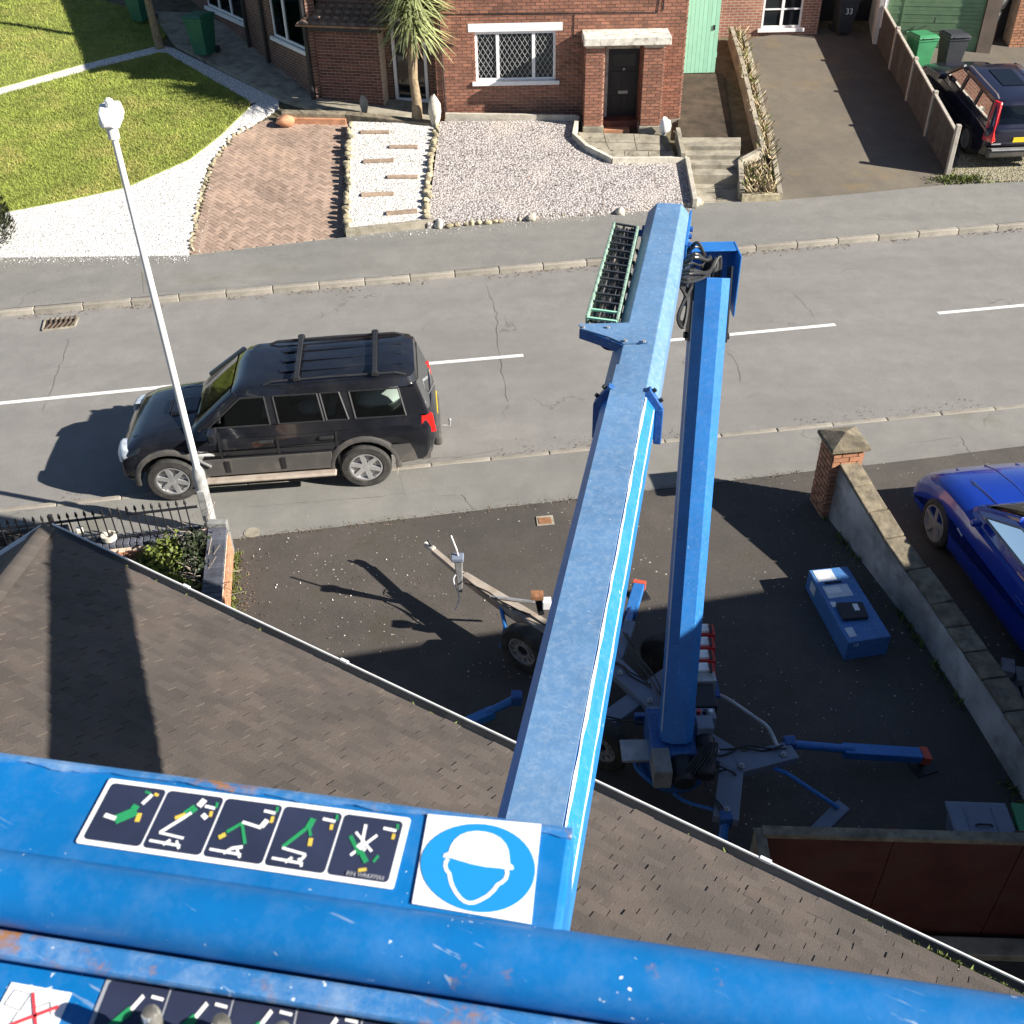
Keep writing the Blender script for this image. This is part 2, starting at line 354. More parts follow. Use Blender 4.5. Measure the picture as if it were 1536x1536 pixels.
MT['redpaint'] = M('faded_red_tip', (0.55, 0.09, 0.05), 0.7)
MT['sticker'] = M('white_sticker', (0.8, 0.8, 0.79), 0.5, var=0.05, vs=8)
MT['sticker_dim'] = M('pale_blue_sticker', (0.55, 0.6, 0.65), 0.5, var=0.15, vs=8)
MT['navy_ink'] = M('navy_ink', (0.022, 0.028, 0.06), 0.5, var=0.2, vs=12)
MT['green_ink'] = M('green_ink', (0.02, 0.25, 0.09), 0.5)
MT['yellow_ink'] = M('yellow_ink', (0.65, 0.45, 0.07), 0.5)
MT['blue_ink'] = M('mandatory_blue_ink', (0.01, 0.24, 0.58), 0.5, var=0.06)
MT['red_ink'] = M('red_ink', (0.6, 0.05, 0.06), 0.5)
MT['grey_ink'] = M('grey_ink', (0.3, 0.31, 0.34), 0.5)
MT['grip'] = M('worn_lever_grip', (0.12, 0.115, 0.1), 0.5, var=0.4, vs=60, dirt=(0.4, 0.38, 0.33), dirt_amt=0.8, ds=70)
MT['crack'] = M('dark_crack_fill', (0.085, 0.078, 0.068), 0.95)
MT['litter'] = M('brown_litter', (0.13, 0.09, 0.055), 0.95, var=0.4, vs=6, rnd=0.5)
MT['rustdark'] = M('dark_rusty_iron', (0.085, 0.06, 0.042), 0.8, var=0.4, vs=20)
MT['dull_render'] = M('dull_grey_render', (0.16, 0.16, 0.155), 0.9, var=0.15, vs=2)  # even mid grey, chosen for its reflection in the parked car
MT['glass_reflect'] = M('painted_glass_reflection', (0.3, 0.3, 0.28), 0.9, var=0.3, vs=2.2)  # grey reflection of the right house panes, put into the colour
MT['grit'] = M('pale_brick_stack', (0.24, 0.23, 0.24), 0.85, var=0.2, vs=9, rnd=0.15)
MT['pot'] = M('grey_pot', (0.2, 0.2, 0.19), 0.8, var=0.25, vs=6)

# ------------------------------------------------------------------ mesh building
WM = {}
class MB:
    def __init__(s):
        s.v = []; s.f = []; s.r = []; s.uv = None
    def add(s, vs, fs, r=0.0):
        o = len(s.v)
        s.v += [tuple(p) for p in vs]
        s.f += [tuple(i + o for i in f) for f in fs]
        s.r += [r] * len(fs)
        return s
    def hexa(s, a, b, r=0.0):
        """a: four bottom corners, b: four top corners"""
        return s.add(list(a) + list(b), [(3, 2, 1, 0), (4, 5, 6, 7), (0, 1, 5, 4), (1, 2, 6, 5), (2, 3, 7, 6), (3, 0, 4, 7)], r)
    def box(s, c, d, rz=0.0, r=0.0):
        x, y, z = V(d) / 2
        m = Matrix.Rotation(rz, 3, 'Z')
        P = lambda a, b, e: V(c) + m @ V((a * x, b * y, e * z))
        q = [(-1, -1), (1, -1), (1, 1), (-1, 1)]
        return s.hexa([P(a, b, -1) for a, b in q], [P(a, b, 1) for a, b in q], r)
    def obox(s, c, ax, ay, az, r=0.0):
        """box from centre and three half axes"""
        c, ax, ay, az = V(c), V(ax), V(ay), V(az)
        q = [(-1, -1), (1, -1), (1, 1), (-1, 1)]
        return s.hexa([c + ax * a + ay * b - az for a, b in q], [c + ax * a + ay * b + az for a, b in q], r)
    def beam(s, a, b, w, h, upv=(0, 0, 1), w2=None, h2=None, r=0.0):
        """rectangular bar from a to b"""
        a, b = V(a), V(b)
        d = (b - a).normalized()
        sx = d.cross(V(upv))
        if sx.length < 1e-4:
            sx = d.cross(V((0, 1, 0)))
        sx.normalize()
        uz = sx.cross(d).normalized()
        w2 = w if w2 is None else w2
        h2 = h if h2 is None else h2
        q = [(-1, -1), (1, -1), (1, 1), (-1, 1)]
        return s.hexa([a + sx * (i * w / 2) + uz * (j * h / 2) for i, j in q][::-1], [b + sx * (i * w2 / 2) + uz * (j * h2 / 2) for i, j in q][::-1], r)
    def prism(s, poly, h, r=0.0):
        """polygon (3D points) raised by h (number or vector)"""
        h = V((0, 0, h)) if isinstance(h, (int, float)) else V(h)
        n = len(poly)
        b = [V(p) for p in poly]
        t = [p + h for p in b]
        fs = [tuple(range(n))[::-1], tuple(range(n, 2 * n))] + [(i, (i + 1) % n, n + (i + 1) % n, n + i) for i in range(n)]
        return s.add(b + t, fs, r)
    def sheet(s, poly, r=0.0):
        return s.add([V(p) for p in poly], [tuple(range(len(poly)))], r)
    def loft(s, rings, close=True, cap=True, r=0.0):
        n = len(rings[0])
        vs = [p for ring in rings for p in ring]
        fs = []
        for k in range(len(rings) - 1):
            for i in range(n if close else n - 1):
                j = (i + 1) % n
                fs.append((k * n + i, k * n + j, (k + 1) * n + j, (k + 1) * n + i))
        if cap:
            fs.append(tuple(range(n))[::-1])
            fs.append(tuple(range((len(rings) - 1) * n, len(rings) * n)))
        return s.add(vs, fs, r)
    def tube(s, path, rad, n=10, cap=True, r=0.0):
        path = [V(p) for p in path]
        rings = []
        prev = None
        for i, p in enumerate(path):
            d = (path[min(i + 1, len(path) - 1)] - path[max(i - 1, 0)]).normalized()
            if prev is None:
                a = d.cross(V((0, 0, 1)))
                if a.length < 1e-3:
                    a = d.cross(V((0, 1, 0)))
            else:
                a = prev - d * prev.dot(d)
            a.normalize(); prev = a
            b = d.cross(a)
            rr = rad[i] if isinstance(rad, (list, tuple)) else rad
            rings.append([p + (a * math.cos(t * 2 * math.pi / n) + b * math.sin(t * 2 * math.pi / n)) * rr for t in range(n)])
        return s.loft(rings, True, cap, r)
    def hose(s, path, rad, n=6, sub=5, r=0.0):
        p = [V(q) for q in path]
        out = []
        for i in range(len(p) - 1):
            a, b, c, d = p[max(i - 1, 0)], p[i], p[i + 1], p[min(i + 2, len(p) - 1)]
            for k in range(sub):
                t = k / sub
                out.append(0.5 * ((2 * b) + (c - a) * t + (2 * a - 5 * b + 4 * c - d) * t * t + (3 * b - a - 3 * c + d) * t * t * t))
        out.append(p[-1])
        return s.tube(out, rad, n, True, r)
    def lathe(s, c, axis, prof, n=20, r=0.0):
        """prof: (distance along axis, radius)"""
        axis = V(axis).normalized()
        a = axis.cross(V((0, 0, 1)))
        if a.length < 1e-3:
            a = axis.cross(V((0, 1, 0)))
        a.normalize(); b = axis.cross(a)
        rings = [[V(c) + axis * h + (a * math.cos(t * 2 * math.pi / n) + b * math.sin(t * 2 * math.pi / n)) * max(q, 1e-4) for t in range(n)] for h, q in prof]
        return s.loft(rings, True, True, r)
    def rock(s, c, d, seed=0, rz=0.0, r=0.0):
        rg = random.Random(seed)
        bm = bmesh.new()
        bmesh.ops.create_icosphere(bm, subdivisions=2, radius=1.0)
        m = Matrix.Rotation(rz, 3, 'Z')
        ph = [rg.uniform(0, 6) for _ in range(3)]
        vs = []
        for w in bm.verts:
            k = 1 + 0.16 * math.sin(w.co.x * 3 + ph[0]) + 0.14 * math.sin(w.co.y * 4 + ph[1]) + 0.12 * math.sin(w.co.z * 3.5 + ph[2]) + rg.uniform(-0.06, 0.06)
            q = w.co * k
            vs.append(V(c) + m @ V((q.x * d[0] / 2, q.y * d[1] / 2, q.z * d[2] / 2)))
        bm.verts.index_update()
        fs = [tuple(w.index for w in f.verts) for f in bm.faces]
        bm.free()
        return s.add(vs, fs, r)
    def mesh(s, name, mat, smooth=False):
        me = bpy.data.meshes.new(name)
        me.from_pydata(s.v, [], s.f)
        me.materials.append(MT[mat] if isinstance(mat, str) else mat)
        if any(s.r):
            a = me.attributes.new('rnd', 'FLOAT', 'FACE')
            a.data.foreach_set('value', s.r)
        if s.uv:
            ul = me.uv_layers.new(name='UVMap')
            for p in me.polygons:
                for li in p.loop_indices:
                    ul.data[li].uv = s.uv(V(s.v[me.loops[li].vertex_index]))
        if smooth:
            me.polygons.foreach_set('use_smooth', [True] * len(me.polygons))
        me.update()
        return me
    def build(s, name, mat, parent=None, smooth=False, bevel=0.0, local=False, fix=False):
        if fix:
            pass
        o = bpy.data.objects.new(name, s.mesh(name, mat, smooth))
        col.objects.link(o)
        if parent is not None:
            o.parent = parent
            if not local:
                o.matrix_parent_inverse = WM[parent.name].inverted()
            WM[o.name] = WM[parent.name].copy() if local else Matrix.Identity(4)
        else:
            WM[o.name] = Matrix.Identity(4)
        if bevel:
            b = o.modifiers.new('bevel', 'BEVEL')
            b.width = bevel; b.segments = 2; b.limit_method = 'ANGLE'; b.angle_limit = R(40)
            b.harden_normals = False
        if smooth:
            e = o.modifiers.new('smooth_edges', 'EDGE_SPLIT')
            e.split_angle = R(42)
        return o
def tag(o, label=None, cat=None, group=None, kind=None):
    for k, x in (('label', label), ('category', cat), ('group', group), ('kind', kind)):
        if x:
            o[k] = x
    return o
def thing(name, loc, label=None, cat=None, group=None, rz=0.0, kind=None):
    o = bpy.data.objects.new(name, None)
    o.empty_display_size = 0.2
    col.objects.link(o)
    o.location = loc
    o.rotation_euler = (0, 0, rz)
    WM[o.name] = Matrix.Translation(V(loc)) @ Matrix.Rotation(rz, 4, 'Z')
    return tag(o, label, cat, group, kind)
def piece(name, me, mw, parent):
    """one shared-mesh piece at world matrix mw"""
    o = bpy.data.objects.new(name, me)
    col.objects.link(o)
    o.parent = parent
    o.matrix_local = WM[parent.name].inverted() @ mw
    return o
def copy_tree(o, parent=None):
    c = o.copy()
    col.objects.link(c)
    c.parent = parent
    for ch in list(o.children):
        copy_tree(ch, c)
    return c
def frame(o, x, y, z=None):
    """matrix with columns x, y, z at o"""
    z = V(x).cross(V(y)) if z is None else V(z)
    return Matrix(((x[0], y[0], z[0], o[0]), (x[1], y[1], z[1], o[1]), (x[2], y[2], z[2], o[2]), (0, 0, 0, 1)))
def field(name, parent, mat, items, dims, limit=300, jit=0.0):
    """alike pieces: items = (matrix, (sx, sy, sz)); the first `limit` are objects of their own, the rest joined"""
    mb = MB(); mb.box((0, 0, 0), dims)
    shared = {}
    rest = MB()
    for k, (mw, sx) in enumerate(items):
        if k < limit:
            key = round(sx, 3)
            if key not in shared:
                t = MB(); t.box((0, 0, 0), (dims[0] * sx, dims[1], dims[2]))
                shared[key] = t.mesh(name, mat)
            piece(name, shared[key], mw, parent)
        else:
            x, y, z = dims[0] * sx / 2, dims[1] / 2, dims[2] / 2
            q = [(-1, -1), (1, -1), (1, 1), (-1, 1)]
            rest.hexa([mw @ V((a * x, b * y, -z)) for a, b in q], [mw @ V((a * x, b * y, z)) for a, b in q], random.uniform(0.001, 1))
    if rest.v:
        o = rest.build(name, mat, parent)
        o['kind'] = 'stuff'
# ------------------------------------------------------------------ the setting
Z_ROAD, Z_FAR = -0.02, 0.08
g = MB().sheet([(-300, -120, -0.14), (300, -120, -0.14), (300, 400, -0.14), (-300, 400, -0.14)]).build('ground', 'earth')
tag(g, kind='structure')
# kerb lines of the street (world x, y)
def far_kerb(x): return 19.38 + 0.1515 * x
def near_kerb(x): return 12.86 + 0.1415 * x - 0.0006 * x * x
XS = [-40, -20, -12, -8, -4, 0, 4, 8, 12, 20, 40]
MB().sheet([(x, near_kerb(x) - 0.02, Z_ROAD) for x in XS] + [(x, far_kerb(x) + 0.05, Z_ROAD) for x in XS[::-1]]).build('road', 'road')['kind'] = 'structure'
def kerb_row(name, line, x0, x1, w, h, ztop, flip):
    k = thing(name, (x0, line(x0), 0), kind='structure')
    x = x0
    L = 0.9
    mb = MB(); mb.box((0, 0, 0), (L - 0.007, w, h))
    me = mb.mesh('kerb_stone', 'kerb')
    i = 0
    while x < x1:
        d = V((1, (line(x + 1) - line(x)), 0)).normalized()
        n = V((-d.y, d.x, 0))
        c = V((x + d.x * L / 2, line(x + d.x * L / 2), ztop - h / 2 + random.uniform(-0.006, 0.006))) + n * (w / 2 * flip + random.uniform(-0.006, 0.006))
        o = piece('kerb_stone', me, frame(c, d, n, V((0, 0, 1))), k)
        b = o.modifiers.new('bevel', 'BEVEL'); b.width = 0.018; b.segments = 2
        x += d.x * L
        i += 1
    return k
kerb_row('far_kerb', far_kerb, -13.5, 14.5, 0.125, 0.22, Z_FAR + 0.012, 1)
kerb_row('near_kerb', near_kerb, -11.0, 11.0, 0.1, 0.2, 0.012, -1)
# far pavement: from the kerb to the garden fronts
back = [at(-260, 398, Z_FAR), at(0, 388, Z_FAR), at(283, 384, Z_FAR), at(515, 357, Z_FAR), at(660, 338, Z_FAR), at(1040, 306, Z_FAR), at(1169, 301, Z_FAR), at(1288, 291, Z_FAR), at(1406, 279, Z_FAR), at(1536, 273, Z_FAR), at(1800, 262, Z_FAR)]
MB().sheet([(x, far_kerb(x) + 0.14, Z_FAR) for x in [-15, -12, -8, -4, 0, 4, 8, 12, 16, 20]] + [(p.x, p.y + 0.03, Z_FAR) for p in back[::-1]]).build('far_pavement', 'pave_far')['kind'] = 'structure'
# the plots behind it: a base sheet
pm = MB()
PX = [-60, -30, -15, -8, 0, 8, 15, 30, 60]
for y0, y1 in ((22.1, 40.0), (40.0, 120.0)):
    for x0, x1 in zip(PX[:-1], PX[1:]):
        yy = lambda x, y: y + 0.16 * x if y < 30 else y
        pm.sheet([(x, yy(x, y), zf(x, yy(x, y)) - 0.06) for x, y in ((x0, y0), (x1, y0), (x1, y1), (x0, y1))])
pm.build('far_plots', 'earth')['kind'] = 'structure'
# near pavement and the tarmac forecourt
def near_back(x): return 11.57 + 0.158 * x
XN = [-12, -8, -4, -2, 0, 2, 4, 6, 8, 12]
MB().sheet([(x, near_back(x), 0.0) for x in XN] + [(x, near_kerb(x) - 0.1, 0.0) for x in XN[::-1]]).build('near_pavement', 'pave')['kind'] = 'structure'
MB().sheet([(-4.0, near_back(-4) + 0.02, -0.004), (-4.0, -6, -0.004), (14, -6, -0.004), (14, near_back(14) + 0.02, -0.004), (4.4, near_back(4.4) + 0.02, -0.004)]).build('forecourt', 'drive')['kind'] = 'structure'
# painted centre line: four dashes
for (a, b) in (((-60, 611), (272, 578)), ((637, 546), (785, 533)), ((990, 512), (1253, 487)), ((1407, 470), (1600, 452))):
    p, q = at(*a, Z_ROAD), at(*b, Z_ROAD)
    d = (q - p).normalized(); n = V((-d.y, d.x, 0)) * 0.05
    m = MB().sheet([p - n + V((0, 0, 0.004)), q - n + V((0, 0, 0.004)), q + n + V((0, 0, 0.004)), p + n + V((0, 0, 0.004))])
    m.build('road_marking', 'paintline')['kind'] = 'structure'
# cracks in the road and near pavement: narrow dark fillets
def crack(pts, z, w, seed):
    q = random.Random(seed)
    line = []
    for (u0, v0), (u1, v1) in zip(pts[:-1], pts[1:]):
        for k in range(9):
            t_ = k / 9
            line.append(at(u0 + (u1 - u0) * t_ + q.uniform(-2.2, 2.2), v0 + (v1 - v0) * t_ + q.uniform(-1, 1), z))
    m = MB(); L, Rr = [], []
    for i, p in enumerate(line):
        d = (line[min(i + 1, len(line) - 1)] - line[max(i - 1, 0)]).normalized(); n = V((-d.y, d.x, 0)) * w * 0.6 * q.uniform(0.2, 1.0) * (0.4 + 0.6 * math.sin(math.pi * i / len(line)))
        L.append(p + n); Rr.append(p - n)
    m.loft([L, Rr], close=False, cap=False)
    m.build('road_crack', 'crack')['kind'] = 'structure'
crack([(728, 425), (745, 470), (748, 530), (762, 610)], Z_ROAD + 0.003, 0.012, 1)
crack([(104, 505), (92, 545), (78, 580), (62, 620)], Z_ROAD + 0.003, 0.011, 2)
crack([(1085, 520), (1105, 545), (1112, 575)], Z_ROAD + 0.003, 0.008, 3)
crack([(1190, 440), (1215, 465), (1222, 480)], Z_ROAD + 0.003, 0.008, 4)
crack([(372, 760), (480, 752), (560, 745), (660, 735)], 0.003, 0.007, 5)
crack([(1360, 665), (1440, 655), (1462, 690)], 0.003, 0.009, 6)
crack([(640, 745), (690, 742), (720, 770)], 0.003, 0.007, 7)
crack([(585, 690), (690, 685), (760, 672)], 0.003, 0.006, 8)
# reinstatement patches and a stopcock cover
for poly, mt in (([(216, 440), (588, 414), (588, 374), (212, 404)], 'pave'),):
    MB().sheet([at(u, v, Z_FAR) + V((0, 0, 0.004)) for u, v in poly]).build('pavement_patch', mt)['kind'] = 'structure'
for pl_, mt in (([(596, 700), (700, 688), (715, 740), (610, 752)], 'pave_far'), ([(1290, 700), (1400, 660), (1440, 690), (1330, 725)], 'pave_far')):
    MB().sheet([at(u, v, 0.0) + V((0, 0, 0.0015)) for u, v in pl_]).build('pavement_patch', mt)['kind'] = 'structure'
t = thing('stopcock_cover', at(818, 781, 0), 'small rusty stopcock cover in the pavement left of the blue boom', 'cover')
MB().prism([at(806, 789, 0.002), at(832, 787, 0.002), at(829, 773, 0.002), at(804, 775, 0.002)], 0.006).build('frame', 'concrete', t)
MB().prism([at(809, 786, 0.009), at(828, 785, 0.009), at(826, 776, 0.009), at(807, 777, 0.009)], 0.005).build('lid', 'rustplain', t)
t = thing('stopcock_cover', at(378, 796, 0), 'round mossy utility cover set in the pavement near the lamp post', 'cover')
MB().lathe(at(378, 799, 0.002), (0, 0, 1), [(0, 0.11), (0.006, 0.11), (0.006, 0.09), (0.009, 0.088)], 20).build('lid', 'concrete', t)
# storm drain
t = thing('drain_grate', at(92, 484, Z_ROAD), 'rusty slatted drain grate in the gutter below the far kerb', 'drain')
a, b, c, d = at(64, 496, -0.012), at(112, 490, -0.012), at(117, 477, -0.012), at(68, 480, -0.012)
MB().prism([a, b, c, d], -0.1).build('well', 'soil', t)
ex, ey = (b - a), (d - a)
fr = MB()
for p, q in ((a, b), (b, c), (c, d), (d, a)):
    fr.beam(p + V((0, 0, 0.006)), q + V((0, 0, 0.006)), 0.03, 0.03)
fr.build('frame', 'concrete', t)
for i in range(6):
    k = (i + 0.7) / 6.4
    p, q = a + ex * (k - 0.05) + V((0, 0, 0.008)), a + ex * (k + 0.07) + ey + V((0, 0, 0.008))
    mid = (p + q) / 2 + ex.normalized() * 0.05
    MB().tube([p, mid, q], 0.022, 6).build('slat', 'rustdark', t)

# ---- far gardens
ZG = 0.1
def poly(pts, z): return [fa(u, v, z) for u, v in pts]
def flat(pts, z): return [at(u, v, z) for u, v in pts]
FN = V((0.16 * FK, -FK, 1.0)).normalized()
FX = V((1, 0, -0.16 * FK)).normalized()
TILT = frame((0, 0, 0), FX, FN.cross(FX), FN)
# white gravel apron + border strips, lawns
MB().prism(poly([(-250, 400), (0, 386), (282, 383), (293, 320), (310, 250), (345, 205), (400, 172), (418, 160), (395, 148), (372, 162), (330, 203), (285, 238), (190, 280), (100, 300), (20, 315), (-250, 360)], ZG), -0.08).build('white_gravel_apron', 'white_gravel')['kind'] = 'structure'
MB().prism(poly([(395, 148), (418, 160), (418, 150), (260, 72), (240, 68), (130, 95), (0, 132), (-250, 190), (-250, 202), (0, 142), (140, 103), (238, 79), (250, 80), (375, 152)], ZG), -0.06).build('gravel_border', 'white_gravel')['kind'] = 'structure'
lawnA = poly([(372, 162), (330, 203), (285, 238), (190, 280), (100, 300), (20, 315), (-250, 360), (-250, 202), (0, 142), (140, 103), (238, 79), (250, 80), (375, 152)], ZG + 0.02)
lawnB = poly([(-250, 188), (0, 131), (130, 94), (232, 68), (262, 40), (225, 18), (150, 0), (80, -40), (-500, -40)], ZG + 0.02)
for nm, lw in (('front_lawn', lawnA), ('side_lawn', lawnB)):
    MB().prism(lw, -0.07).build(nm, 'lawn')['kind'] = 'structure'
# shaded concrete path by the left house
MB().prism(poly([(262, 66), (420, 148), (520, 176), (650, 190), (660, 150), (560, 120), (300, 20), (225, 16)], 0.16), -0.1).build('house_path', 'concrete')['kind'] = 'structure'
# grass blades on both lawns
def in_poly(x, y, pl):
    c = False
    n = len(pl)
    j = n - 1
    for i in range(n):
        if (pl[i].y > y) != (pl[j].y > y) and x < (pl[j].x - pl[i].x) * (y - pl[i].y) / (pl[j].y - pl[i].y) + pl[i].x:
            c = not c
        j = i
    return c
rg = random.Random(3)
def blades(pl, n, hh=0.05):
    mb = MB()
    k = 0
    xr = (max(-19.0, min(p.x for p in pl)), max(p.x for p in pl)); yr = (min(p.y for p in pl), min(39.0, max(p.y for p in pl)))
    while k < n:
        x, y = rg.uniform(*xr), rg.uniform(*yr)
        if not in_poly(x, y, pl):
            continue
        z = zf(x, y) + 0.02
        k += 1
        a = rg.uniform(0, 6.28); w = 0.009; h = hh * rg.uniform(0.5, 1.4)
        lx, ly = rg.gauss(0, 0.035), rg.gauss(0, 0.035)
        mb.add([(x - w * math.cos(a), y - w * math.sin(a), z), (x + w * math.cos(a), y + w * math.sin(a), z), (x + lx, y + ly, z + h)], [(0, 1, 2)], rg.uniform(0.001, 1))
    return mb
mb = blades(lawnA, 85000)
tag(mb.build('grass', 'blade'), 'short yellow-green mown grass on the front lawn', 'grass', kind='stuff')
mb = blades(lawnB, 40000, 0.06)
tag(mb.build('grass', 'blade'), 'shaded grass on the farther lawn by the house', 'grass', kind='stuff')
# block paved drive, left: herringbone
drv = poly([(287, 384), (300, 320), (318, 250), (352, 205), (404, 178), (420, 186), (522, 186), (516, 357), (400, 371)], 0.05)
tb = MB(); tb.prism(drv, -0.04)
bd = tb.build('block_paved_drive', 'joint'); bd['kind'] = 'structure'
items = []
ang = R(48)
ca, sa = math.cos(ang), math.sin(ang)
L, W = 0.2, 0.1
for i in range(-90, 90):
    for j in range(-90, 90):
        # herringbone: (2 wide, 1 high) and (1 wide, 2 high) cells stepping by (1,1) with period 4
        for horiz in (0, 1):
            if (i - j) % 4 != (0 if horiz else 2):
                continue
            if horiz:
                cx, cy, rz = (i + 1) * W, (j + 0.5) * W, 0
            else:
                cx, cy, rz = (i + 0.5) * W, (j + 0.0) * W, math.pi / 2
            x, y = -5.0 + cx * ca - cy * sa, 23.6 + cx * sa + cy * ca
            if in_poly(x, y, drv):
                items.append((Matrix.Translation((x, y, zf(x, y) - 0.048 + random.uniform(-0.003, 0.003))) @ TILT @ Matrix.Rotation(ang + rz, 4, 'Z'), 1.0))
items.sort(key=lambda it: it[0].translation.y)
field('paver', bd, 'paver', items, (0.192, 0.092, 0.03))
# border course of the drive along the pavement
a, b = fa(285, 386, 0.05), fa(516, 359, 0.05)
d = (b - a); n = int(d.length / 0.21)
bord = MB(); bord.box((0, 0, 0), (0.195, 0.1, 0.03)); me = bord.mesh('paver', 'concrete')
u = d.normalized(); w = V((-u.y, u.x, 0))
for i in range(n):
    piece('border_block', me, frame(a + d * ((i + 0.5) / n) + w * 0.02 + V((0, 0, 0.006)), u, u.cross(FN) * -1, FN), bd)
# stone edging along the left side of that drive
edge = poly([(287, 380), (293, 330), (304, 285), (318, 247), (345, 208), (380, 186)], 0.06)
def stones(parent, pts, step, size, mat, seed, name='edging_stone', zoff=0.03):
    rr = random.Random(seed)
    for p, q in zip(pts[:-1], pts[1:]):
        n = max(1, int((q - p).length / step))
        for i in range(n):
            c = p + (q - p) * ((i + rr.uniform(0.3, 0.7)) / n) + V((rr.uniform(-.03, .03), rr.uniform(-.03, .03), zoff))
            MB().rock(c, (size * rr.uniform(0.8, 1.25), size * rr.uniform(0.7, 1.1), size * rr.uniform(0.6, 1.0)), rr.randrange(9999), rr.uniform(0, 3)).build(name, mat, parent, smooth=True)
stones(bd, edge, 0.16, 0.11, 'mossy_stone', 5)

# white gravel bed with six sleepers (raised a step above the drive)
ZB = 0.24
bed = poly([(522, 346), (638, 333), (655, 186), (527, 182)], ZB)
wb = MB().prism(bed, -0.2).build('stepping_gravel_bed', 'cream_gravel'); wb['kind'] = 'structure'
e2 = poly([(522, 350), (520, 300), (522, 240), (526, 185)], ZB)
stones(wb, e2, 0.19, 0.18, 'mossy_stone', 11, zoff=-0.01)
e3 = poly([(655, 188), (648, 235), (642, 280), (638, 330)], ZB)
stones(wb, e3, 0.17, 0.17, 'mossy_stone', 12, zoff=0.03)
p, q = fa(519, 356, 0.1), fa(652, 341, 0.1)
MB().beam(p + V((0, 0, 0.08)), q + V((0, 0, 0.08)), 0.12, 0.22).build('front_edging', 'concrete', wb, bevel=0.01)
for i, (u0, v0, u1, v1) in enumerate([(541, 198, 584, 198), (584, 220, 627, 220), (545, 242, 591, 240), (581, 265, 627, 265), (542, 292, 591, 290), (579, 320, 626, 316)]):
    p, q = fa(u0, v0, ZB + 0.02), fa(u1, v1, ZB + 0.02)
    o = MB().beam(p, q, 0.15, 0.05).build('sleeper', 'sleeper', bevel=0.008)
    side = 'left' if i % 2 == 0 else 'right'
    tag(o, 'timber stepping sleeper, %s from the houses, on the %s of the white gravel bed' % (['first', 'second', 'third', 'fourth', 'fifth', 'sixth'][i], side), 'sleeper', 'stepping sleepers on the gravel')

# pink slate bed in front of the right house
ZS = 0.26
sb = poly([(641, 335), (660, 182), (868, 180), (864, 205), (880, 222), (918, 241), (1032, 242), (1042, 303), (860, 318)], ZS)
so = MB().prism(sb, -0.2).build('slate_chip_bed', 'slate'); so['kind'] = 'structure'
stones(so, poly([(655, 341), (760, 331), (860, 321), (1042, 306)], ZS - 0.1), 0.17, 0.15, 'mossy_stone', 21, zoff=0.02)
for (u, v, s) in ((658, 337, 0.22), (797, 327, 0.2), (930, 317, 0.2), (1046, 303, 0.22)):
    MB().rock(fa(u, v, ZS - 0.05), (s, s * 0.8, s * 1.1), u, 0.3).build('edging_stone', 'palestone', so, smooth=True)
edge_poly = poly([(668, 176), (866, 179), (861, 206), (880, 224), (918, 243), (1030, 242), (1042, 305)], ZS + 0.02)
for p, q in zip(edge_poly[:-1], edge_poly[1:]):
    MB().beam(p, q, 0.1, 0.22).build('edging_board', 'palestone', so, bevel=0.008)
# porch apron of flags and path with steps to the passage
ap = poly([(866, 198), (1000, 203), (1015, 238), (920, 238), (884, 220), (868, 206)], 0.2)
fl = MB().prism(ap, -0.15).build('porch_apron', 'joint'); fl['kind'] = 'structure'
flag_quads = [[(868, 200), (905, 201), (908, 214), (872, 213)], [(906, 201), (950, 202), (952, 215), (909, 214)], [(951, 202), (990, 203), (993, 217), (953, 215)],
              [(873, 214), (908, 215), (914, 226), (886, 222)], [(909, 215), (952, 216), (955, 226), (915, 226)], [(953, 216), (994, 218), (998, 227), (956, 226)],
              [(890, 224), (936, 227), (937, 236), (920, 236)], [(937, 227), (972, 228), (973, 237), (938, 236)], [(973, 228), (1010, 228), (1012, 237), (974, 237)]]
for qd in flag_quads:
    MB().prism([fa(u, v, 0.2) for u, v in qd], 0.015 + random.uniform(0, 0.008)).build('flagstone', 'concrete', fl)
pt = thing('side_path', fa(1075, 290, 0.1), kind='structure')
MB().prism(poly([(1042, 306), (1112, 306), (1106, 262), (1038, 262)], 0.1), -0.08).build('lower_landing', 'concrete', pt)
for k, (v0, v1, z) in enumerate([(262, 247, 0.42), (247, 233, 0.52), (233, 219, 0.62), (219, 206, 0.72)]):
    MB().prism(flat([(1033 - k * 4, v0), (1108 + k, v0), (1108 + k, v1), (1030 - k * 4, v1)], z), -0.35).build('step', 'concrete', pt, bevel=0.01)
MB().prism(poly([(1015, 206), (1098, 206), (1085, 110), (1025, 108)], 0.13), -0.2).build('passage_floor', 'passage', pt)
MB().beam(fa(1016, 203, 0.25), fa(1024, 242, 0.3), 0.1, 0.4).build('side_board', 'concrete', pt)
for u0, v0, u1, v1 in [(1045, 303, 1075, 303), (1076, 303, 1110, 303)]:
    MB().prism(poly([(u0, v0), (u1, v1), (u1 - 3, 284), (u0 - 3, 284)], 0.1), 0.012).build('flagstone', 'concrete', pt)
    MB().prism(poly([(u0 - 3, 283), (u1 - 3, 283), (u1 - 6, 265), (u0 - 5, 265)], 0.1), 0.012).build('flagstone', 'concrete', pt)
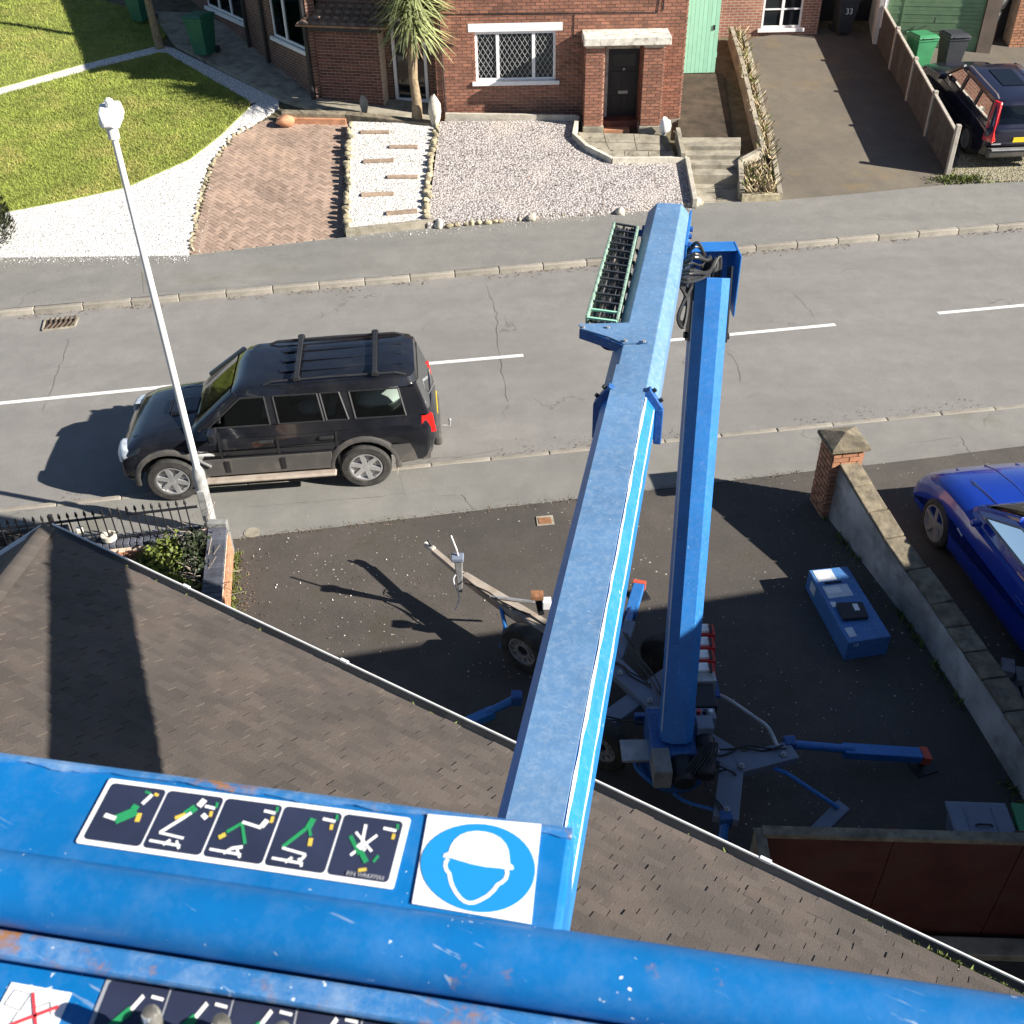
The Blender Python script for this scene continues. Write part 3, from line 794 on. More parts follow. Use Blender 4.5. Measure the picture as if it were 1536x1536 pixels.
# right drive
MB().prism(poly([(1168, 302), (1288, 293), (1408, 279), (1440, 276), (1440, 240), (1318, 52), (1240, 42), (1100, 60), (1120, 90)], ZG), -0.06).build('neighbour_drive', 'drive_far')['kind'] = 'structure'
MB().prism(poly([(1425, 275), (1536, 270), (1700, 262), (1700, 226), (1440, 232)], ZG + 0.01), -0.06).build('rubble_verge', 'dry')['kind'] = 'structure'
MB().prism(poly([(1440, 236), (1700, 228), (1700, 60), (1560, 40), (1330, 45)], ZG), -0.06).build('garage_drive', 'drive_far')['kind'] = 'structure'
# ------------------------------------------------------------------ buildings across the street
ZUP = V((0, 0, 1))
class Wall:
    """a facade: origin p, unit direction d, outward normal n"""
    def __init__(s, p, d):
        s.p = V(p); s.d = V(d).normalized(); s.n = V((s.d.y, -s.d.x, 0))
    def w(s, a, z, out=0.0):
        q = s.p + s.d * a + s.n * out
        return V((q.x, q.y, z))
    def slab(s, mb, a0, a1, z0, z1, o0, o1, r=0.0):
        P = s.w
        return mb.hexa([P(a0, z0, o1), P(a1, z0, o1), P(a1, z0, o0), P(a0, z0, o0)], [P(a0, z1, o1), P(a1, z1, o1), P(a1, z1, o0), P(a0, z1, o0)], r)
    def shell(s, a0, a1, z0, z1, holes, th=0.25, out=0.0):
        mb = MB()
        xs = sorted({a0, a1} | {x for h in holes for x in h[:2] if a0 < x < a1})
        zs = sorted({z0, z1} | {x for h in holes for x in h[2:] if z0 < x < z1})
        for xa, xb in zip(xs[:-1], xs[1:]):
            for za, zb in zip(zs[:-1], zs[1:]):
                cx, cz = (xa + xb) / 2, (za + zb) / 2
                if any(h[0] < cx < h[1] and h[2] < cz < h[3] for h in holes):
                    continue
                s.slab(mb, xa, xb, za, zb, -th, out)
        o = s
        mb.uv = lambda q: ((q - o.p).dot(o.d), q.z) if True else None
        return mb
    def bricks(s, parent, a0, a1, z0, z1, holes, mat, limit=300, out=0.0, phase=0.0):
        items = []
        row = 0
        z = z0
        while z + 0.065 <= z1 + 1e-4:
            a = a0 - (0.1125 if (row % 2) else 0.0) - phase
            while a < a1:
                b0, b1 = max(a, a0), min(a + 0.213, a1)
                segs = [(b0, b1)]
                for h in holes:
                    if z + 0.0325 > h[2] and z + 0.0325 < h[3]:
                        ns = []
                        for x0, x1 in segs:
                            if h[1] <= x0 or h[0] >= x1:
                                ns.append((x0, x1))
                            else:
                                if h[0] > x0: ns.append((x0, h[0]))
                                if h[1] < x1: ns.append((h[1], x1))
                        segs = ns
                for x0, x1 in segs:
                    if x1 - x0 > 0.03:
                        c = s.w((x0 + x1) / 2, z + 0.0325, out - 0.01 + random.uniform(0.014, 0.018))
                        items.append((frame(c, s.d, -s.n, ZUP), round((x1 - x0) / 0.213 * 8) / 8 or 0.125))
                a += 0.225
            z += 0.075
            row += 1
        items.sort(key=lambda it: it[0].translation.z // 0.5)
        field('brick', parent, mat, items, (0.206, 0.03, 0.057), limit)

def window(par, wl, a0, a1, z0, z1, out, mulls, glassmat='clear', sill=True, lintel=True, transom=None, lead=None):
    """white casement: frame, mullions, panes; sits in the opening"""
    f = MB()
    t = 0.06
    for x0, x1, y0, y1 in ((a0, a1, z0, z0 + t), (a0, a1, z1 - t, z1), (a0, a0 + t, z0 + t, z1 - t), (a1 - t, a1, z0 + t, z1 - t)):
        wl.slab(f, x0, x1, y0, y1, out - 0.09, out - 0.03)
    for m in mulls:
        wl.slab(f, m - 0.04, m + 0.04, z0 + t, z1 - t, out - 0.088, out - 0.025)
    if transom:
        wl.slab(f, a0 + t, a1 - t, transom - 0.02, transom + 0.02, out - 0.087, out - 0.027)
    fo = f.build('window_frame', 'white', par)
    edges = [a0 + t] + [x for m in mulls for x in (m - 0.04, m + 0.04)] + [a1 - t]
    for k in range(0, len(edges), 2):
        g = MB(); wl.slab(g, edges[k], edges[k + 1], z0 + t, z1 - t, out - 0.066, out - 0.058)
        g.build('pane', glassmat, fo)
        if lead:
            ld = MB()
            x0, x1 = edges[k], edges[k + 1]
            w_, h_ = 0.125, 0.19
            s0 = x0 - (z1 - z0) * w_ / h_
            for sg in (1, -1):
                a = s0
                while a < x1 + (z1 - z0) * w_ / h_:
                    # line x = a + sg * (z - z0) * w/h clipped to the pane
                    pts = []
                    zz = z0 + t
                    lo_t, hi_t = z0 + t, z1 - t
                    kx = sg * w_ / h_
                    for lim in (x0, x1):
                        pass
                    def xat(q): return a + kx * (q - z0)
                    za, zb = lo_t, hi_t
                    if kx > 0:
                        za = max(za, z0 + (x0 - a) / kx); zb = min(zb, z0 + (x1 - a) / kx)
                    else:
                        za = max(za, z0 + (x1 - a) / kx); zb = min(zb, z0 + (x0 - a) / kx)
                    if zb - za > 0.02:
                        ld.beam(wl.w(xat(za), za, out - 0.055), wl.w(xat(zb), zb, out - 0.055), 0.006, 0.012, wl.n)
                    a += w_
            ld.build('lead_lattice', 'lead', fo)['kind'] = 'stuff'
    if sill:
        m = MB(); wl.slab(m, a0 - 0.1, a1 + 0.1, z0 - 0.1, z0 - 0.002, out - 0.1, out + 0.07)
        m.build('sill', 'white', fo, bevel=0.008)
    if lintel:
        m = MB(); wl.slab(m, a0 - 0.16, a1 + 0.16, z1 + 0.002, z1 + 0.19, out - 0.1, out + 0.03)
        m.build('lintel', 'white', fo, bevel=0.006)
    return fo

# ---- right house (sunlit red brick)
WR = Wall(fa(670, 178, 0.1), fa(1020, 180, 0.1) - fa(670, 178, 0.1))
HR = thing('brick_house', WR.w(3, 0), 'sunlit red brick house with leaded window and porch behind the slate bed', 'house')
LW = 5.94
hole_w = (0.79, 2.76, 1.72, 2.86)
hole_d = (3.98, 4.92, 0.0, 2.5)
WR.shell(-0.2, LW, 0.0, 3.8, [hole_w, hole_d]).build('wall', 'mortar', HR)
WR.bricks(HR, -0.2, LW, 0.725, 3.8, [(0.63, 2.92, 2.86, 3.06), (0.79, 2.76, 1.62, 2.86), (0.69, 2.86, 1.62, 1.72), hole_d], 'brick', 300)
up_ = WR.shell(-0.2, LW, 3.8, 5.85, [(0.85, 3.0, 4.4, 5.5), (4.0, 5.4, 4.4, 5.5)], out=0.012)
up_.build('upper_wall', 'brickp', HR)
m = MB(); WR.slab(m, -0.2, LW, -0.1, 0.72, 0.0, 0.03); m.build('plinth', 'concrete', HR)
for a, b in ((0.85, 3.0), (4.0, 5.4)):
    window(HR, WR, a, b, 4.4, 5.5, 0.0, [(a + b) / 2], 'glass', True, False)
# side and back walls, roof
sd = Wall(WR.w(LW, 0), -WR.n)
mb = MB(); WR.slab(mb, LW - 0.25, LW, 0.0, 5.85, -8.0, -0.26); mb.uv = lambda q: ((q - WR.p).dot(-WR.n), q.z)
mb.build('side_wall', 'brickp', HR)
mb = MB(); WR.slab(mb, -0.2, 0.05, 0.0, 5.85, -8.0, -0.26); mb.uv = lambda q: ((q - WR.p).dot(-WR.n), q.z)
mb.build('side_wall', 'brickp', HR)
mb = MB(); WR.slab(mb, 0.05, LW - 0.25, 0.0, 5.85, -8.0, -7.75); mb.build('back_wall', 'brickp', HR)
mb = MB(); WR.slab(mb, 0.05, LW - 0.25, 0.5, 0.7, -7.75, -0.26); mb.build('inside_floor', 'curtain_backing', HR)
mb = MB(); WR.slab(mb, 0.05, LW - 0.25, 0.7, 3.5, -2.6, -2.5); mb.build('room_partition', 'curtain_backing', HR)
P = WR.w
mb = MB()
e = [P(-0.5, 5.8, 0.4), P(LW + 0.4, 5.8, 0.4), P(LW + 0.4, 5.8, -8.4), P(-0.5, 5.8, -8.4)]
r1, r2 = P(2.5, 8.1, -4), P(LW - 2.6, 8.1, -4)
mb.add(e + [r1, r2], [(0, 1, 5, 4), (1, 2, 5), (2, 3, 4, 5), (3, 0, 4), (3, 2, 1, 0)])
mb.build('roof', 'tile_far', HR)
window(HR, WR, hole_w[0], hole_w[1], hole_w[2], hole_w[3], 0.0, [1.34, 2.22], 'clear', True, True, None, True)
mb = MB()
for k in range(5):
    x = 0.9 + k * 0.06
    WR.slab(mb, x, x + 0.045, 1.75, 2.82, -0.24 - 0.02 * (k % 2), -0.22 - 0.02 * (k % 2))
mb.build('curtain_backing', 'net', HR)
mb = MB(); WR.slab(mb, 0.7, 2.85, 1.66, 2.9, -0.34, -0.33); mb.build('reflection_sheet', 'glass_reflect', HR)  # grey sheet added behind the panes to imitate their reflection
# porch: two brick piers, slab canopy, door
zp = 0.6
for (a0, a1, o1) in ((3.45, 3.9, 0.78), (4.84, 5.33, 0.82)):
    m = MB(); WR.slab(m, a0, a1, zp - 0.3, 2.68, 0.02, o1 - 0.012)
    pr = m.build('porch_pier', 'mortar', HR)
    pf = Wall(WR.w(a0, 0, o1 - 0.012), WR.d)
    pf.bricks(pr, 0.0, a1 - a0, zp + 0.22, 2.66, [], 'brick', 300)
    if a0 < 4:
        ps = Wall(WR.w(a0, 0, 0.02), WR.n)
        ps = Wall(WR.w(a1, 0, o1 - 0.012), -WR.n)
    else:
        ps = Wall(WR.w(a0, 0, 0.02), WR.n)
    ps2 = Wall(WR.w(a1, 0, o1 - 0.012), -WR.n)
    ps2.bricks(pr, 0.0, o1 - 0.05, zp + 0.22, 2.66, [], 'brick', 0)
    ps3 = Wall(WR.w(a0, 0, 0.03), WR.n)
    ps3.bricks(pr, 0.0, o1 - 0.05, zp + 0.22, 2.66, [], 'brick', 0)
    m = MB(); WR.slab(m, a0 - 0.03, a1 + 0.03, zp - 0.3, zp + 0.2, 0.03, o1 + 0.03); m.build('pier_base', 'concrete', pr, bevel=0.01)
m = MB(); WR.slab(m, 3.39, 5.46, 2.69, 2.87, 0.02, 0.9); m.build('porch_canopy', 'oldwhite', HR, bevel=0.015)
m = MB(); WR.slab(m, 3.92, 4.83, 0.3, 0.82, -0.1, 0.42); m.build('door_step', 'brick_dark', HR, bevel=0.01)
m = MB(); WR.slab(m, 3.95, 4.6, 0.3, 0.68, 0.43, 0.7); m.build('door_step', 'brick_orange', HR, bevel=0.01)
dz0 = 0.82
f = MB()
for x0, x1, y0, y1 in ((3.99, 4.06, dz0, 2.49), (4.84, 4.91, dz0, 2.49), (4.06, 4.84, 2.43, 2.49)):
    WR.slab(f, x0, x1, y0, y1, -0.05, 0.06)
f.build('door_frame', 'oldwhite', HR)
m = MB(); WR.slab(m, 4.065, 4.835, dz0, 2.425, -0.02, 0.03); dr = m.build('door', 'door', HR)
for x0, x1, y0, y1 in ((4.14, 4.41, 0.92, 1.33), (4.49, 4.76, 0.92, 1.33), (4.14, 4.41, 1.5, 1.9), (4.49, 4.76, 1.5, 1.9)):
    m = MB(); WR.slab(m, x0, x1, y0, y1, 0.03, 0.045); m.build('door_panel', 'door', dr, bevel=0.008)
m = MB(); WR.slab(m, 4.33, 4.57, 1.37, 1.44, 0.03, 0.05); m.build('letterbox', 'steel', dr)
m = MB(); WR.slab(m, 4.17, 4.73, 2.02, 2.3, 0.03, 0.04); m.build('door_light', 'glass', dr)
m = MB().lathe(WR.w(4.45, 1.96, 0.05), WR.n, [(0, 0.035), (0.02, 0.03)], 12); m.build('knocker', 'steel', dr)
m = MB(); WR.slab(m, 3.92, 3.97, 1.75, 1.88, 0.03, 0.06); m.build('doorbell', 'white', HR)
# cables and pipes
cb = MB()
cb.tube([P(-0.1, 3.28, 0.03), P(2.5, 3.25, 0.03), P(4.0, 3.24, 0.03), P(5.2, 3.22, 0.03), P(5.25, 3.8, 0.03)], 0.012, 5)
cb.tube([P(5.33, 3.26, 0.03), P(5.35, 3.8, 0.03)], 0.012, 5)
cb.tube([P(3.2, 3.24, 0.03), P(3.19, 2.7, 0.03)], 0.008, 5)
cb.build('cable', 'iron', HR)
MB().tube([P(0.0, 0.7, 0.05), P(-0.03, 2.2, 0.05), P(-0.06, 3.8, 0.05)], 0.02, 6).build('downpipe', 'iron', HR)
m = MB(); WR.slab(m, -0.05, 3.4, 0.72, 0.84, 0.03, 0.12); m.build('front_ledge', 'palestone', HR, bevel=0.01)
# mint gate in the passage
gl = Wall(fa(1025, 110, 0.13), fa(1068, 110, 0.13) - fa(1025, 110, 0.13))
gt = thing('side_gate', gl.w(0.4, 1.1), 'tall mint green boarded gate beside the sunlit brick house', 'gate')
for k in range(8):
    m = MB(); gl.slab(m, k * 0.112 - 0.04, k * 0.112 + 0.066, 1.12, 3.9, 0.0, 0.03); m.build('board', 'mint', gt)
m = MB(); gl.slab(m, 0.02, 0.87, 1.5, 1.62, -0.04, -0.002); gl.slab(m, 0.02, 0.87, 3.2, 3.32, -0.04, -0.002); m.build('ledge', 'mint', gt)
m = MB(); gl.slab(m, 0.7, 0.75, 2.2, 2.32, 0.03, 0.05); m.build('latch', 'iron', gt)

# ---- left house (in shade, angled)
WLD = V((0.555, -0.832, 0)).normalized()
WL = Wall(V((-4.84, 27.78, 0)) - WLD * 11.0, WLD)
LL = 11.0
HL = thing('brick_house', WL.w(9, 0), 'shaded dark brick house at an angle behind the lawn, with windows toned blue for sky reflection', 'house')
wins = [(LL - 7.1, LL - 4.3, 2.24, 3.5), (LL - 2.3, LL - 0.25, 2.24, 3.5)]
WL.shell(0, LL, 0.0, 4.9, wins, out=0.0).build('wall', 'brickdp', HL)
for (a0, a1, z0, z1) in wins:
    n_ = [a0 + (a1 - a0) / 3, a0 + 2 * (a1 - a0) / 3] if a1 - a0 > 2.5 else [a0 + (a1 - a0) * 0.4]
    window(HL, WL, a0, a1, z0, z1, 0.0, n_, 'clear', True, False)
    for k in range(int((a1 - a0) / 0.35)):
        m = MB(); WL.slab(m, a0 + 0.02 + k * 0.34, a0 + 0.35 + k * 0.34, z0 + 0.02, z1, -0.1, -0.08); m.build('curtain_backing', 'sky_reflect', HL)  # pale panels added behind the glass to imitate reflected sky
for a in (LL - 4.0, LL - 2.75, LL - 0.06):
    MB().tube([WL.w(a, 1.0, 0.07), WL.w(a, 4.8, 0.07)], 0.05, 8).build('downpipe', 'iron', HL)
# front wall of the left house, its porch and door
A1 = V((-4.66, 28.24, 0))
B1 = V((-1.64, 27.49, 0))
WF = Wall(A1, B1 - A1)
LF = (B1 - A1).length
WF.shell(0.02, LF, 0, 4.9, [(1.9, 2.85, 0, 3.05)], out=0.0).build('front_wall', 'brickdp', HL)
pw = 1.75
m = MB(); WF.slab(m, 0.06, pw, 0.3, 2.9, 0.02, 0.4); pb = m.build('porch_wall', 'mortar', HL)
Wall(WF.w(0.06, 0, 0.4), WF.d).bricks(pb, 0, pw - 0.06, 0.95, 2.88, [], 'brick_dark', 300)
m = MB(); WF.slab(m, 0.0, pw + 0.1, 2.78, 2.91, 0.41, 0.56); m.build('porch_fascia', 'iron', HL)
# pan-tiled lean-to over the porch
items = []
for r_ in range(9):
    for k in range(9):
        a = -0.2 + k * 0.25 + (0.02 if r_ % 2 else 0)
        o_ = 0.62 - r_ * 0.19
        if a < -0.2 + r_ * 0.1:
            continue
        tl = (WF.n * 0.9 - ZUP * 0.44).normalized()
        items.append((frame(WF.w(a + 0.12, 3.0 + r_ * 0.1, o_), WF.d, -tl, WF.d.cross(-tl)), 1.0))
rf = MB()
P2 = WF.w
rf.add([P2(-0.3, 2.94, 0.69), P2(pw + 0.35, 2.94, 0.69), P2(pw + 0.35, 3.84, -0.96), P2(0.6, 3.84, -0.96), P2(-0.3, 2.9, 0.69), P2(pw + 0.35, 2.9, 0.69)], [(0, 1, 2, 3), (4, 5, 1, 0)])
pr = rf.build('porch_roof', 'tile_far', HL)
mt_ = MB().loft([[V((-0.12 + 0.24 * i / 6, y, 0.035 * math.sin(math.pi * i / 6) + h)) for i in range(7)] for y, h in ((-0.14, 0.012), (0.14, -0.004))], close=False, cap=False)
me = mt_.mesh('roof_tile', 'tile_far', True)
for mw, _ in items:
    piece('roof_tile', me, mw, pr)
m = MB(); WF.slab(m, 1.92, 2.83, 0.95, 3.03, -0.16, -0.1); hd = m.build('door', 'glass', HL)
f = MB()
for x0, x1, y0, y1 in ((1.92, 2.0, 1.0, 3.03), (2.75, 2.83, 1.0, 3.03), (2.0, 2.75, 1.0, 1.1), (2.0, 2.75, 2.95, 3.03)):
    WF.slab(f, x0, x1, y0, y1, -0.1, -0.03)
f.build('door_frame', 'white', hd)
m = MB(); WF.slab(m, 1.88, 2.87, 0.5, 0.94, -0.2, 0.3); m.build('door_step', 'concrete', HL)
mb = MB(); WL.slab(mb, 0.3, LL, 0, 4.9, -7.2, -7.0); mb.build('back_wall', 'brickdp', HL)
mb = MB()
e = [WL.w(-0.4, 4.85, 0.3), WL.w(LL + 0.3, 4.85, 0.3), WL.w(LL + 0.3, 4.85, -7.5), WL.w(-0.4, 4.85, -7.5)]
r1, r2 = WL.w(3.2, 6.6, -3.5), WL.w(LL - 3.2, 6.6, -3.5)
mb.add(e + [r1, r2], [(0, 1, 5, 4), (1, 2, 5), (2, 3, 4, 5), (3, 0, 4), (3, 2, 1, 0)])
mb.build('roof', 'tile_far', HL)
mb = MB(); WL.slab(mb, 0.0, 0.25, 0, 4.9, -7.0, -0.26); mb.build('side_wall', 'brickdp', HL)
m = MB(); WL.slab(m, 0.3, LL - 0.3, 1.0, 3.9, -2.4, -2.3); m.build('room_partition', 'curtain_backing', HL)

# ---- far right house: brick bay, white render flank, green garage
W3 = Wall(fa(1085, 52, 0.1), fa(1215, 52, 0.1) - fa(1085, 52, 0.1))
H3 = thing('brick_house', W3.w(1.5, 0), 'red brick house at the head of the drive with small white window', 'house')
l3 = 2.75
a0_ = (on(1146, 10, W3.p, W3.n) - W3.p).dot(W3.d); a1_ = (on(1206, 10, W3.p, W3.n) - W3.p).dot(W3.d)
z0_ = on(1170, 42, W3.p, W3.n).z
W3.shell(-3, l3, 0, 6.0, [(a0_, a1_, z0_, z0_ + 0.95)]).build('wall', 'brickp', H3)
window(H3, W3, a0_, a1_, z0_, z0_ + 0.95, 0.0, [(a0_ + a1_) / 2], 'glass', True, True, z0_ + 0.5)
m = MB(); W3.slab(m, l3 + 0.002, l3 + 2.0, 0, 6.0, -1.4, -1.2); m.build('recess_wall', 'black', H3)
mb = MB(); W3.slab(mb, -3, -2.8, 0, 6.0, -7, -0.26); W3.slab(mb, l3 - 0.2, l3, 0, 6.0, -1.2, -0.26); mb.build('side_wall', 'brickp', H3)
mb = MB(); mb.add([W3.w(-3.4, 5.95, 0.4), W3.w(l3 + 2.0, 5.95, 0.4), W3.w(l3 + 2.0, 5.95, -8), W3.w(-3.4, 5.95, -8), W3.w(-1, 8.2, -4), W3.w(l3 - 1.2, 8.2, -4)], [(0, 1, 5, 4), (1, 2, 5), (2, 3, 4, 5), (3, 0, 4), (3, 2, 1, 0)])
mb.build('roof', 'tile_far', H3)
# garage: white flank along the drive, green boarded door facing the street
GA = fa(1322, 66, 0.1)
WG = Wall(GA, fa(1490, 80, 0.1) - GA)
HG = thing('garage', WG.w(1.5, 0), 'garage with white rendered flank and broad green boarded door', 'garage')
m = MB(); WG.slab(m, -0.25, -0.02, 0, 4.0, -4.5, 0.05); m.build('flank_wall', 'render_white', HG)
m = MB(); WG.slab(m, -0.02, 4.4, 3.85, 4.1, -4.5, 0.08); m.build('roof', 'concrete', HG)
for k in range(26):
    m = MB(); WG.slab(m, 0.0, 2.6, 1.1 + k * 0.105, 1.1 + k * 0.105 + 0.1, -0.05, -0.02 + 0.004 * (k % 2)); m.build('board', 'garage', HG)
m = MB(); WG.slab(m, 0.0, 2.6, 1.0, 3.85, -0.08, -0.052); dd = m.build('door', 'garage', HG)
m = MB(); WG.slab(m, 0.42, 0.45, 1.15, 3.8, -0.02, -0.008); m.build('door_stile', 'garage', HG)
MB().tube([WG.w(1.32, 1.85, 0.0), WG.w(1.32, 1.87, 0.05), WG.w(1.32, 1.99, 0.05)], 0.015, 6).build('handle', 'iron', HG)
pr = MB(); WG.slab(pr, 2.62, 3.0, 0, 3.85, -0.3, 0.05); pr.build('brick_pier', 'brickdp', HG)
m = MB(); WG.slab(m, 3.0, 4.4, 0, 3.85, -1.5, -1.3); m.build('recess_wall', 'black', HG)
# downpipe at the white flank's corner
MB().tube([WG.w(-0.12, 1.7, 0.12), WG.w(-0.12, 4.0, 0.12)], 0.035, 8).build('downpipe', 'white', HG)
# brick pillar with stacked pots at the right edge
BP = fa(1513, 70, 0.1)
m = Wall(BP, (1, -0.05, 0))
t = thing('brick_pillar', m.w(0.3, 0.1), 'sunlit orange brick pillar at the right edge behind the navy estate car', 'pillar')
mb = MB(); m.slab(mb, 0, 1.2, 0.7, 4.0, -0.6, 0.0); bk = mb.build('core', 'mortar', t)
m.bricks(t, 0, 1.2, 0.9, 4.0, [], 'brick_orange', 300)
t = thing('stacked_pots', fa(1493, 75, 0.1), 'grey round pots stacked on end in the dark recess beside the brick pillar', 'pots')
base = fa(1490, 76, 0.1) + V((0, 0.6, 0))
for k, (zz, rr) in enumerate(((0.75, 0.2), (1.25, 0.24), (1.85, 0.26))):
    MB().lathe(base + V((0.1 * k, 0, zz)), (0.1, -0.3, 1), [(-0.25, rr * 0.75), (-0.2, rr * 0.95), (0.0, rr), (0.2, rr * 0.92), (0.25, rr * 0.7)], 18).build('pot', 'pot', t, smooth=True)
MB().lathe(base + V((0, 0, 0.1)), (0, 0, 1), [(0, 0.2), (0.5, 0.2)], 12).build('stand', 'brick_dark', t)

# ---- fence between the drives: concrete posts, vertical boards
fpa, fpb = fa(1420, 262, 0.1), fa(1312, 60, 0.1)
fd = (fpb - fpa); fd.z = 0; FL = fd.length; fd.normalize()
WFn = Wall(fpa, fd)
ft = thing('panel_fence', fpa, 'weathered grey board fence with concrete posts between the two drives', 'fence')
npan = 4
fa_p = lambda a_: (WFn.w(a_, 0).x, WFn.w(a_, 0).y)
for k in range(npan + 1):
    a = FL * k / npan
    h = 0.98
    zb = zf(*(fa_p(a))); m = MB(); WFn.slab(m, a - 0.06, a + 0.06, zb - 0.2, zb + h + 0.1 + (0.08 if k == 0 else 0), -0.05, 0.06); m.build('post', 'post', ft, bevel=0.012)
    if k < npan:
        a1 = FL * (k + 1) / npan
        n = 6
        for j in range(n):
            x0 = a + 0.07 + (a1 - a - 0.14) * j / n
            x1 = a + 0.07 + (a1 - a - 0.14) * (j + 1) / n + 0.004
            m = MB(); zm = zf(*fa_p((x0 + x1) / 2)); WFn.slab(m, x0, x1, zm - 0.06, zm + h + random.uniform(-0.01, 0.01), -0.01, 0.015 + 0.022 * (j % 2)); m.build('board', 'fence', ft)
        m = MB(); m.beam(WFn.w(a + 0.06, zb + h + 0.015), WFn.w(a1 - 0.06, zf(*fa_p(a1)) + h + 0.015), 0.07, 0.04); m.build('capping', 'post', ft)

# ---- planter wall between path and drive
pl = thing('planter_wall', fa(1150, 300, 0.1), 'long narrow concrete planter of dry plants between side path and drive', 'planter')
def wallrun(pts, w, z0, z1, mat, name, parent, zs=None):
    for k, (p, q) in enumerate(zip(pts[:-1], pts[1:])):
        za, zb = (zs[k], zs[k + 1]) if zs else (z1, z1)
        d = (q - p).normalized(); s_ = V((d.y, -d.x, 0)) * w / 2
        f0 = lambda r_, z: V((r_.x, r_.y, z - 0.1 + zf(r_.x, r_.y)))
        MB().hexa([f0(p - s_, z0), f0(p + s_, z0), f0(q + s_, z0), f0(q - s_, z0)], [f0(p - s_, za), f0(p + s_, za), f0(q + s_, zb), f0(q - s_, zb)]).build(name, mat, parent, bevel=0.01)
Lp = [fa(1111, 303, 0.1), fa(1108, 262, 0.1), fa(1142, 246, 0.1), fa(1130, 200, 0.1), fa(1112, 120, 0.1), fa(1095, 62, 0.1)]
Rp = [fa(1168, 303, 0.1), fa(1158, 245, 0.1), fa(1141, 170, 0.1), fa(1120, 85, 0.1), fa(1112, 60, 0.1)]
wallrun(Lp, 0.12, 0, 0.55, 'concrete', 'side_slab', pl, [0.4, 0.46, 0.5, 0.5, 0.5, 0.5])
wallrun(Rp, 0.12, 0, 0.5, 'concrete', 'side_slab', pl, [0.32, 0.36, 0.36, 0.36, 0.36])
wallrun([fa(1111, 303, 0.1), fa(1168, 303, 0.1)], 0.12, 0, 0.3, 'mossy_stone', 'front_slab', pl)
MB().prism([p + V((0, 0, 0.18)) for p in Lp] + [p + V((0, 0, 0.18)) for p in Rp[::-1]], -0.2).build('soil', 'soil', pl)
rr = random.Random(5)
dry = MB(); grn = MB()
for k in range(900):
    t_ = rr.random() ** 1.3
    i = t_ * 3.999; j = int(i); fr_ = i - j
    r_ = Rp[min(j, 3)].lerp(Rp[min(j + 1, 4)], fr_)
    l_ = Lp[0].lerp(Lp[1], t_ * 5) if t_ < 0.2 else (Lp[2].lerp(Lp[3], (t_ - .2) / .25) if t_ < .45 else (Lp[3].lerp(Lp[4], (t_ - .45) / .3) if t_ < .75 else Lp[4].lerp(Lp[5], (t_ - .75) / .25)))
    p = l_.lerp(r_, rr.uniform(0.12, 0.88))
    a = rr.uniform(0, 6.28); h = rr.uniform(0.08, 0.3); w_ = rr.uniform(0.012, 0.03)
    q = V((p.x, p.y, zf(p.x, p.y) + 0.19))
    tip = q + V((math.cos(a) * h * 0.8, math.sin(a) * h * 0.8, h))
    (grn if rr.random() < 0.25 else dry).add([q - V((math.sin(a) * w_, -math.cos(a) * w_, 0)), q + V((math.sin(a) * w_, -math.cos(a) * w_, 0)), tip + V((0, 0, -0.04)), tip], [(0, 1, 2), (0, 2, 3)], rr.uniform(0.001, 1))
dry.build('dry_stems', 'straw', pl)['kind'] = 'stuff'
grn.build('green_stems', 'leaf', pl)['kind'] = 'stuff'
# ------------------------------------------------------------------ plants and small things across the street
def text_mesh(body, size):
    cu = bpy.data.curves.new('lettering', 'FONT')
    cu.body = body; cu.size = size; cu.extrude = 0.001; cu.align_x = 'CENTER'; cu.align_y = 'CENTER'
    ob = bpy.data.objects.new('lettering', cu)
    col.objects.link(ob)
    dg = bpy.context.evaluated_depsgraph_get()
    me = bpy.data.meshes.new_from_object(ob.evaluated_get(dg))
    bpy.data.objects.remove(ob)
    return me
def lettering(body, size, mw, mat, parent):
    me = text_mesh(body, size)
    me.materials.clear(); me.materials.append(MT[mat])
    return piece('lettering', me, mw, parent)

